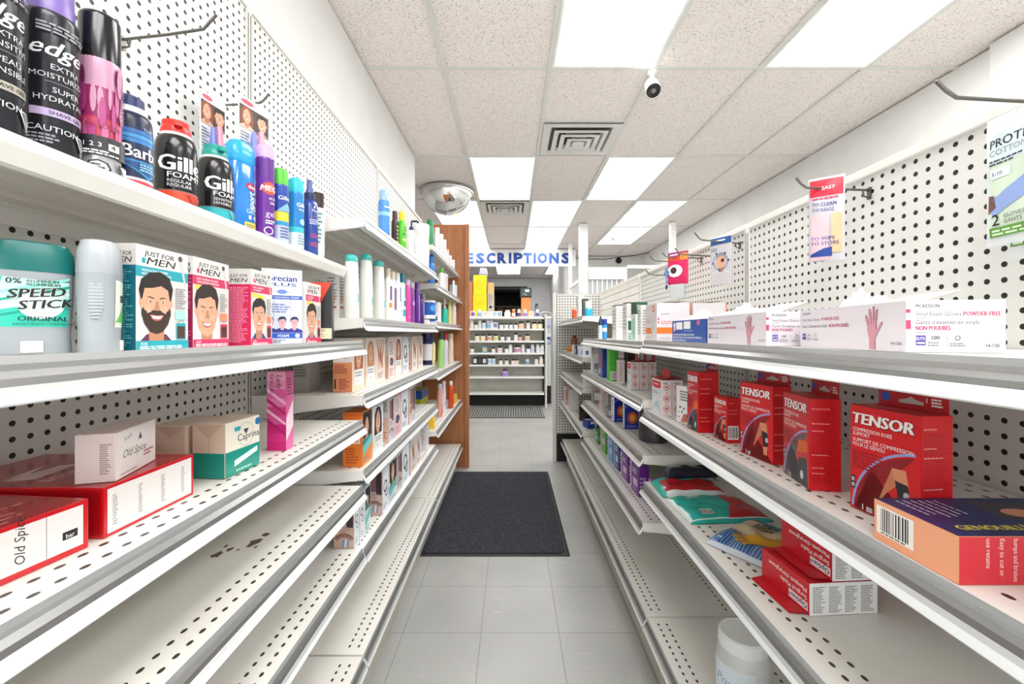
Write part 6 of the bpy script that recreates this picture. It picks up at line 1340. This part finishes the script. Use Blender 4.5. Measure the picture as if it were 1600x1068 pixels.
def eye(fc):
    fc.rect(-.040, -.024, .040, 0, M('#1f4f8f', .4)); fc.rect(-.018, -.013, .018, -.008, M('#e9ecee', .4)); fc.fine(-.038, -.048, -.004, -.034, 2, M('#6f7a8a', .4))
    portrait(fc, .004, -.085, .044, '#9a9a9e', shirt='#c9c9cb', x0=-.04, x1=.04, y0=-.128, detail=False); fc.disc(.010, -.082, .0065, M('#232325', .4)); fc.ring(.002, -.086, .027, .029, M('#3f5a8a', .4), 12)
    for t in (0, .9, 2.1, 3.3, 4.6): fc.disc(.002+.030*math.cos(t), -.084+.032*math.sin(t), .004, M('#3a4f80', .4))
bag('eye_patch_pack', 'clear pack with blue header showing a person with an eye patch', .735, 1.500, 1.508, RIGHT+D(28), .084, .165, .010, lambda x, y: CLP, eye, seed=5)
def mag(fc):
    fc.rect(-.045, -.135, .045, -.030, M('#d8215f', .4)); fc.rect(-.045, -.030, .045, -.002, M('#8a2a6a', .4)); fc.rect(-.045, -.038, .045, -.020, M('#e2452c', .4)); fc.rect(.012, -.036, .044, -.008, M('#f2943a', .4)); fc.text('1', .024, -.030, .014, INK, bold=.05)
    fc.disc(-.010, -.080, .034, PW, .026); fc.disc(-.016, -.078, .014, M('#43201c', .4), .014); fc.fine(-.034, -.016, .004, -.006, 1, PW)
mb_ = MB(); mb_.bbox(-.036, .030, -.008, .008, -.195, -.136, M('#dfe5e8', .15, 0, .3, .5, .4), .004)
bag('remover_pack', 'magenta and white hanging pack with clear plastic tray below', .700, 1.80, 1.515, RIGHT+D(40), .090, .137, .012, lambda x, y: M('#cf2a62', .4), mag, seed=6, parts=[('plastic_tray', mb_)])
# blue scissors hanging in front
o = empty('scissors', (.662, 1.83, 1.43), RIGHT+D(50)); tag(o, 'pale blue small scissors hanging beside the magenta pack', 'scissors')
a = MB(); SB = M('#5f8ac0', .3)
a.tube([(-.003, 0, .02), (-.001, 0, -.02), (0, 0, -.05)], .0026, SB); a.tube([(.003, 0, .02), (.001, 0, -.02), (0, 0, -.05)], .0026, SB); a.lathe([(.004, -.052), (.0045, -.065), (.002, -.072), (.001, -.073)], M('#1b2440', .3), n=10); a.obj('blade', o)
a = MB(); a.tube([(.008*math.cos(t)+.001, 0, -.002+.010*math.sin(t)) for t in [2*PI*i/14 for i in range(15)]], .0022, M('#2f5f9a', .3)); a.obj('handle', o)
# ------------------------------------------------------------------ pharmacy: bottle rack, counter, sign
o = empty('prescriptions_sign', (.5, 7.75, 2.39)); tag(o, 'long white overhead sign reading prescriptions in blue letters', 'sign')
a = MB(); a.bbox(-3.3, .66, 0, .08, 0, CEIL-2.39-.002, M('#f1f1f0', .5), .004); a.obj('board', o)
cols = {'P': '#3f6fc4', 'R': '#3f6fc4', 'E': '#4a72b8', 'S': '#3a66b8', 'C': '#2c58a8'}
seq = [('P', 686, 701, '#3f6fc4'), ('R', 707, 722, '#3f6fc4'), ('E', 727, 740, '#3f68b4'), ('S', 743.5, 757, '#2f5cae'), ('C', 760, 774, '#2f5cb0'), ('R', 777, 791.5, '#173f96'), ('I', 795, 799, '#173f96'), ('P', 802.5, 817, '#173f96'),
       ('T', 818, 831, '#3a66b4'), ('I', 833.5, 837.5, '#3a66b4'), ('O', 840, 855, '#3a66b4'), ('N', 858, 873, '#2f5cb0'), ('S', 877, 891, '#173f96')]
for ch, u0, u1, c in seq:
    a = MB(); x0, x1 = (u0-800)*7.75/F-.5, (u1-800)*7.75/F-.5
    v, f = text_geo(ch, .05); mnx = min(p[0] for p in v); mxx = max(p[0] for p in v); mny = min(p[1] for p in v); mxy = max(p[1] for p in v)
    P = [(x0+(p[0]-mnx)/(mxx-mnx)*(x1-x0), .052+(p[1]-mny)/(mxy-mny)*.195) for p in v]
    n = len(P); a.add([(p, -.006, q) for p, q in P], f, M(c, .4)); a.add([(p, -.0005, q) for p, q in P], f, M(c, .4)); a.obj('letter', o)
a = MB()
# rack
RF, RBK = 6.78, 7.06; X0, X1 = -1.10, .515
o = empty('bottle_rack', (-.29, 6.92, 0)); tag(o, 'white pharmacy rack with seven shelves of pill bottles behind the aisle', 'shelving')
def L(x): return x+.29
def LY(y): return y-6.92
zs = [1.432, 1.250, 1.057, .866, .676, .485, .225]
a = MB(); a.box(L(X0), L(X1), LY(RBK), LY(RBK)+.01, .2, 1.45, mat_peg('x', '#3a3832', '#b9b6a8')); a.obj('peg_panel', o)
for x in (X0, X1): a = MB(); a.box(L(x)-.014, L(x)+.014, LY(RBK)-.02, LY(RBK)+.02, 0, 1.46, DARK if x == X0 else M('#3b3833', .5)); a.obj('upright', o)
a = MB(); a.bbox(L(X1)+.016, L(X1)+.04, LY(RF), LY(RBK)+.03, 0.0, 1.48, M('#e4e4e2', .45), .003); a.obj('side_panel', o)
for z in zs:
    a = MB(); a.bbox(L(X0), L(X1)-.002, LY(RF), LY(RBK)-.022, z-.028, z, M('#efefec', .4), .003); s_ = a.obj('shelf', o)
a = MB(); a.box(L(X0), L(X1), LY(6.97), LY(7.0), 0, .19, BLACK); a.obj('kick_plate', o)
# counter end with stickers beyond the rack
o = empty('pharmacy_counter', (-.1, 7.5, 0)); tag(o, 'pharmacy counter behind the bottle rack with pale end panel', 'counter')
a = MB(); a.bbox(-2.5, .76, -.38, .3, 1.42, 1.46, M('#e6e6e4', .4), .004); a.obj('worktop', o)
a = MB(); a.bbox(.665, .755, -.36, .28, .30, 1.42, M('#ccd2cf', .5), .003); a.obj('end_panel', o)
a = MB(); a.box(.665, .755, -.35, .28, 0, .30, BLACK); a.obj('kick_plate', o)
a = MB(); a.box(-2.5, .664, .2, .28, 0, 1.42, M('#c9c9c6', .5)); a.obj('front_panel', o)
o = empty('pharmacy_sticker', (.611, 7.137, 1.00)); tag(o, 'small dark blue letter sticker on the pale counter end', 'sticker')
a = MB(); a.box(-.040, .040, -.0020, 0, -.02, .17, M('#dfe4e8', .4)); fc = Face(a, lambda p, q, o_: (p, -.0022-o_, q)); fc.rect(-.034, -.01, .034, .115, M('#1d2f8a', .4)); fc.text('B', -.022, .005, .075, M('#dfe6f4', .4), bold=.05); a.obj('print', o)
o = empty('notice_card', (.611, 7.135, 1.23)); tag(o, 'pale notice card above the dark blue sticker', 'card')
a = MB(); a.box(-.040, .040, -.002, 0, 0, .18, M('#c6cbe0', .4)); fc = Face(a, lambda p, q, o_: (p, -.0022-o_, q)); fc.fine(-.03, .03, .03, .09, 3, M('#5a6aa0', .4)); fc.disc(0, .13, .02, M('#a8b0cf', .4)); a.obj('print', o)

# bottles on the rack: one kind is built, the rest are copies
def proto(kind, body, cap, lab_c):
    r, h = {'small': (.032, .086), 'round': (.043, .105), 'tall': (.032, .130), 'box': (.04, .10), 'wide': (.052, .115), 'dark': (.036, .115)}[kind]
    o = empty('pill_bottle'); a = MB()
    if kind in ('box', 'dark'):
        a.bbox(-r, r, -.025, .025, 0, h, M(body, .4), .002); a.face('F', 2*r, .05, h).rect(r*.3, h*.2, r*1.7, h*.8, M(lab_c, .4)); a.obj('carton', o)
    else:
        a.lathe([(r*.95, 0), (r, .003), (r, h*.62), (r*.8, h*.74), (r*.6, h*.76)], M(body, .35), n=18); w_ = a.wrap(flatr(r)); w_.rect(-r*1.2, h*.12, r*1.2, h*.55, M(lab_c, .4)); a.obj('body', o)
        b = MB(); b.lathe([(r*.74, h*.745), (r*.74, h*.98), (r*.66, h), (.001, h)], M(cap, .35), n=16); b.obj('cap', o)
    return o
def copy_tree(o, loc):
    c = o.copy(); C.objects.link(c); c.location = loc
    for ch in o.children: d = ch.copy(); C.objects.link(d); d.parent = c
    return c
PRO = {}
W = '#ecebe8'
ROWS = [  # shelf, [(u, kind, body, cap, label colour, words)]
 (0, 'top', [(739, 'box', W, W, '#8a5ab5', 'white carton with violet mark, leftmost'), (749, 'tall', '#e6ecf2', '#e9eef2', '#9fb5cf', 'white bottle before the lower yellow box'), (757, 'box', W, W, '#ddd9d6', 'plain white carton second from left'), (765, 'box', W, W, '#e3e0d8', 'plain white carton third from left'),
   (773, 'box', W, W, '#b9cfe0', 'white carton with pale blue label, nearer the left'), (780.5, 'box', W, W, '#9fb8d0', 'white carton with pale blue label beside the peach topped bottle'), (793, 'wide', '#eeebe6', '#efe6df', '#f2f0ee', 'wide cream bottle'), (802.5, 'tall', '#c9602f', '#efb58a', '#efe9e2', 'orange brown bottle with peach cap'),
   (811, 'tall', W, '#ecebef', '#5a4a8a', 'white bottle with dark violet label'), (820.5, 'tall', W, '#f0d9c9', '#a98acb', 'white bottle with lilac label'), (830, 'box', W, W, '#dcc3a5', 'white carton with tan stripe'), (839.5, 'tall', W, '#ecebef', '#6a5a9a', 'white bottle with slate violet label at right')]),
 (1, 'second', [(737, 'tall', '#e9e6e0', W, '#e9e4da', 'cream bottle leftmost'), (743.5, 'small', W, '#20201f', '#e3e3df', 'small dark capped bottle beside the cream one'), (749.5, 'tall', '#e9e9e4', W, '#dfe3dc', 'pale bottle'), (756, 'tall', W, '#20201f', '#c9d9e4', 'dark capped bottle with blue grey label'), (762.5, 'tall', '#b5d6ea', '#dfeaf0', '#7fb5d8', 'light blue bottle'), (768, 'tall', '#e4e9ec', W, '#dfe6ea', 'white bottle next to the light blue one'),
   (774, 'box', '#dfe4ee', W, '#7f8fb5', 'pale box with slate label'), (783.5, 'small', W, '#161616', '#efefec', 'first of four matching small dark capped bottles'), (791, 'small', W, '#161616', '#efefec', 'second of four matching small dark capped bottles'), (798.5, 'small', W, '#161616', '#efefec', 'third of four matching small dark capped bottles'), (806, 'small', W, '#161616', '#efefec', 'last of four matching small dark capped bottles'),
   (814.5, 'wide', '#e8b9a5', '#161616', '#e9c5b3', 'peach bottle with black cap'), (825, 'tall', W, '#161616', '#e9ece9', 'white black capped bottle between peach and yellow ones'), (835, 'round', '#efe0b8', '#161616', '#efe6cf', 'pale yellow bottle with black cap, left of two'), (843.5, 'round', '#efdfb5', '#161616', '#efe6cf', 'pale yellow bottle with black cap, right of two')]),
 (2, 'third', [(745.5, 'round', '#ece6da', '#161616', '#e9dcc0', 'cream black capped bottle leftmost'), (754.5, 'round', '#efe0d0', '#161616', '#efd3b5', 'peach labelled bottle second from left'), (765, 'round', '#f0dcd3', '#161616', '#e59f8a', 'coral labelled bottle'), (774.5, 'round', '#e9ecd0', '#161616', '#cfd98a', 'lime labelled bottle'), (785, 'small', W, '#161616', '#efefec', 'small white bottle, left of two small ones'), (794.5, 'small', W, '#161616', '#e4e9e0', 'small white bottle, right of two small ones'),
   (806, 'tall', '#efe3e2', '#2a2a2a', '#efe9e9', 'white bottle joined beside a pink one'), (812.5, 'small', '#e0b9b5', '#2a2a2a', '#d9a9a5', 'pink bottle with dark cap'), (824, 'round', '#ecdfcf', '#161616', '#e9c59f', 'tan labelled bottle at right')]),
 (3, 'fourth', [(737.5, 'small', '#efe9df', '#161616', '#efe9df', 'small cream bottle leftmost'), (757.5, 'box', '#4fb0d0', W, '#e9b56a', 'bright turquoise and orange carton'), (771, 'small', '#efdfe2', '#161616', '#f0e4e6', 'small rosy bottle'), (781, 'round', '#ecdfe2', '#161616', '#e6cfd3', 'larger rosy bottle with black cap'), (791.5, 'small', W, '#161616', '#e6ebe9', 'small black capped bottle beside the tall white one'), (797.5, 'tall', '#ecebee', W, '#efefef', 'tall white bottle in the middle'),
   (808.5, 'wide', '#e9d9e0', '#2a2a2a', '#c98a9f', 'wide bottle with pink label'), (817, 'tall', '#e6e2f0', W, '#e0dcec', 'pale lilac bottle'), (825.5, 'small', W, '#161616', '#efefef', 'small black capped bottle right of the lilac one'), (832, 'tall', '#d9dcf0', W, '#c6cbe8', 'periwinkle bottle'), (840.5, 'tall', W, W, '#e6e9ec', 'plain white bottle, left of the last two'), (847, 'tall', W, W, '#e6e9ec', 'plain white bottle at the right end')]),
 (4, 'fifth', [(742.5, 'dark', '#15161a', W, '#e4e6e2', 'black carton with white label, leftmost of three'), (750, 'dark', '#15161a', W, '#4a4c50', 'black carton with grey label, middle of three'), (757, 'dark', '#15161a', W, '#d3dce6', 'black carton with pale blue label, right of three'), (765, 'tall', '#e4ecf2', '#2a2a2a', '#bcd3e6', 'pale bottle with blue tint, left of a pair'), (771, 'tall', '#e4ecf2', '#2a2a2a', '#bcd3e6', 'pale bottle with blue tint, right of a pair'), (782.5, 'small', '#ece4dc', '#161616', '#ece4dc', 'small cream bottle'), (791.5, 'small', '#eee2dc', '#161616', '#eee2dc', 'small blush bottle'),
   (802, 'small', '#ecdcd0', '#161616', '#ecdcd0', 'small beige bottle'), (807.5, 'small', '#ecdcd0', '#2a2a2a', '#dcc6b5', 'small beige bottle with darker label'), (824, 'small', '#b5cfe6', '#dfeaf2', '#7f9fc4', 'small blue bottle'), (838, 'small', W, W, '#e9e6e2', 'small white bottle near the right'), (845.5, 'tall', '#efe3dc', W, '#efe9e4', 'tall blush bottle at the right end')]),
 (5, 'sixth', [(789, 'wide', '#c6a9dc', '#6a3a5a', '#a98acb', 'lone violet pack')])]
for i, word, row in ROWS:
    z = zs[i]
    for u, kind, body, cap, lc, words in row:
        key = (kind, body, cap, lc)
        yy = 6.86; loc = ((u-800)*yy/F, yy, z+.0004)
        if key not in PRO: PRO[key] = p = proto(*key); p.location = loc; q = p
        else: q = copy_tree(PRO[key], loc)
        bx = kind in ('box', 'dark'); nm = 'medicine_carton' if bx else 'pill_bottle'; q.name = nm
        ln = (words + ' on the ' + word + ' rack shelf').split()
        tag(q, ' '.join(ln[:16]), 'carton' if bx else 'bottle', None); q['group'] = 'bottles on the pharmacy rack'

# things on and behind the counter
ZK = 1.46
def blk(name, lab, cat, u0, u1, y, z0, h, d, c, prt=None, bev=.004, parts=None):
    x0, x1 = (u0-800)*y/F, (u1-800)*y/F; a = MB(); w = x1-x0; a.bbox(-w/2, w/2, 0, d, 0, h, M(c, .5), bev)
    if prt: prt(Face(a, lambda p, q, o_: (-w/2+p, -.0003-o_, q)), w, h)
    return item(name, lab, cat, a if not parts else [('body', a)]+parts(w, h), ((x0+x1)/2, y, z0+.0005))
YB = 7.45
blk('storage_box', 'bright yellow box, lower of two stacked beside the wooden panel', 'box', 739, 760.5, YB, ZK, .385, .2, '#f0d400', lambda fc, w, h: fc.fine(w*.2, h*.55, w*.8, h*.7, 2, M('#d9b800', .5)))
blk('storage_box', 'bright yellow box, upper of two stacked beside the wooden panel', 'box', 739.5, 760, YB, ZK+.386, .345, .2, '#f2d80c', lambda fc, w, h: fc.fine(w*.2, h*.3, w*.8, h*.8, 4, M('#e0c000', .5)))
a = MB(); a.prism([(-.075, 0), (.075, 0), (.06, .12), (-.05, .13)], 0, .12, M('#c9c9d4', .35)); fc = Face(a, lambda p, q, o_: (p, -.0005-o_, q)); fc.rect(-.07, .008, .07, .02, M('#3a4a9a', .4)); fc.ring(0, .05, .035, .04, M('#8a8fae', .4))
item('plastic_crate', 'clear plastic crate with a blue line on top of the yellow boxes', 'crate', a, ((755-800)*(YB+.02)/F, YB+.02, ZK+.386+.3458))
blk('cabinet', 'narrow orange brown cabinet between the wooden panel and the yellow boxes', 'cabinet', 724, 738.3, YB, ZK, .62, .2, '#c47a48')
blk('paper_shelf', 'narrow rack stuffed with pale papers right of the yellow boxes', 'rack', 762.5, 771.5, YB, ZK, .60, .2, '#c9bfae', lambda fc, w, h: (fc.rect(.0, h*.70, w, h*.99, M('#e0b070', .5)), fc.rect(w*.1, h*.02, w*.9, h*.2, M('#a59b8c', .5)), fc.rect(w*.2, h*.25, w*.7, h*.33, INK), fc.fine(w*.1, h*.36, w*.9, h*.68, 9, M('#7a7268', .5))))
def hx(w, h): 
    b = MB(); b.lathe([(.008, h*.3), (.008, h*.5)], STEEL, cx=w*.3, cy=-.006, n=8); return [('handle', b)]
blk('cabinet', 'upright orange cabinet under the black monitor', 'cabinet', 814.5, 829, YB, ZK, .345, .2, '#dd8a48')
def scr(fc, w, h): fc.rect(w*.08, h*.10, w*.92, h*.90, M('#22302f', .2)); fc.rect(w*.45, h*.55, w*.8, h*.8, M('#b9d3cc', .3, 0, 0, .5, 0, 1, .6)); fc.rect(w*.3, h*.25, w*.4, h*.4, M('#7fa59a', .3)); fc.rect(w*.5, h*.15, w*.56, h*.35, M('#9fc0b5', .3))
blk('monitor', 'black security monitor on top of the orange cabinet', 'monitor', 812.5, 830.5, YB-.02, ZK+.3458, .165, .22, '#17181a', scr, .008)
a = MB(); a.bbox(-.022, .022, 0, .03, 0, .235, M('#101114', .35), .006); fc = Face(a, lambda p, q, o_: (p, -.0005-o_, q)); fc.poly([(-.004, .03), (.006, .03), (.004, .2), (0, .2)], PW)
item('phone_handset', 'upright black handset on the counter before the grey wall', 'phone', a, ((838.5-800)*YB/F, YB, ZK+.0005))
a = MB(); a.tube([(.12*math.cos(t), 0, .085*math.sin(t)) for t in [PI*i/12 for i in range(13)]], .006, M('#d9d9d6', .4)); a.box(-.13, .13, -.03, .03, -.004, .004, M('#8a8a8a', .5)); item('wire_stand', 'pale curved wire stand at the right end of the counter', 'stand', a, ((852-800)*7.4/F, 7.4, ZK+.005))
# store room shelves beyond the opening
o = empty('storage_rack', (-.1, 12.9, 0)); tag(o, 'dim metal rack with boxes inside the dark store room', 'rack')
for x in (-.42, .42): a = MB(); a.box(x-.02, x+.02, -.2, .2, 0, 2.3, M('#5a5654', .6)); a.obj('post', o)
for z in (1.45, 1.78, 1.96): a = MB(); a.box(-.42, .42, -.2, .2, z, z+.03, M('#77716d', .6)); a.obj('shelf', o)
for i, (x, z, c) in enumerate(((-.28, 1.4805, '#5a4238'), (0, 1.4805, '#6a5248'), (.26, 1.4805, '#3f3a38'), (-.25, 1.8105, '#7a3f30'), (.02, 1.8105, '#5a342a'), (.25, 1.8105, '#8a6a4a'))):
    a = MB(); a.bbox(-.10, .10, -.1, .1, 0, .13, M(c, .6), .004); q = item('storage_box', ['brown box low at left inside the dark store room', 'brown box low in the middle of the dark store room', 'dark box low at right inside the store room', 'reddish box on the upper store room shelf, left', 'dark red box on the upper store room shelf, middle', 'tan box on the upper store room shelf, right'][i], 'box', a, (-.1+x, 12.85, z))

# ------------------------------------------------------------------ white partition on the right behind the shelving
WP = M('#f2f2f1', .45)
def post(lab, x, y, w, z1=CEIL-.002, z0=0):
    a = MB(); a.bbox(-w/2, w/2, -w/2, w/2, z0, z1, WP, .003); return item('support_post', lab, 'post', a, (x, y, 0))
post('thick white post left of the white balustrade, reaching the ceiling', 1.0, 6.0, .115)
post('slim white post beside the end of the prescriptions sign', .995, 7.30, .055)
post('slim white post standing right of the balustrade', 2.22, 5.90, .075)
o = empty('balustrade', (1.36, 6.0, 0)); tag(o, 'white wooden balustrade with thick top beam behind the right shelving', 'balustrade')
a = MB(); a.bbox(-.29, .25, -.03, .03, 1.93, 2.10, WP, .004); a.obj('top_beam', o)
a = MB(); a.bbox(.20, .25, -.03, .03, 1.2, 1.93, WP, .003); a.obj('end_post', o)
a = MB(); a.bbox(-.29, .25, -.02, .02, 1.14, 1.2, WP, .003); a.obj('bottom_rail', o)
a = MB(); a.box(-.29, .20, .022, .030, 1.2, 1.93, M('#c9cccc', .5)); a.obj('backing_panel', o)
for i in range(7): a = MB(); a.bbox(-.24+i*.068, -.222+i*.068, -.012, .012, 1.2, 1.93, WP, .002); a.obj('baluster', o)
a = MB(); a.bbox(0, .90, -.025, .025, 2.085, 2.13, WP, .003); item('wall_rail', 'thin white horizontal rail from the balustrade towards the right wall', 'rail', a, (1.62, 6.0, 0))
a = MB(); a.bbox(-.02, .02, 0, 1.205, 1.93, 1.98, WP, .003); a.bbox(-.02, .02, 0, 1.205, 1.5, 1.54, WP, .003); item('side_rail', 'white side rail running back from the thick post to the slim post', 'rail', a, (1.0, 6.06, 0))
a = MB(); a.lathe([(.001, 0), (.055, .004), (.06, .02), (.05, .03), (.001, .032)], BLACK, n=24); q = item('wall_speaker', 'small round black fitting on the far white wall', 'speaker', a, (2.12, 8.4995, 2.62), 0); q.rotation_euler = (PI/2, 0, 0)
a = MB(); a.tube([(XR-.01, 8.0, 2.69), (2.35, 8.2, 2.675), (1.8, 8.45, 2.64), (1.3, 8.46, 2.66), (1.02, 8.3, 2.69)], .007, DARK); item('cable', 'thin dark cable running along the top of the far wall', 'cable', a, (0, 0, 0))
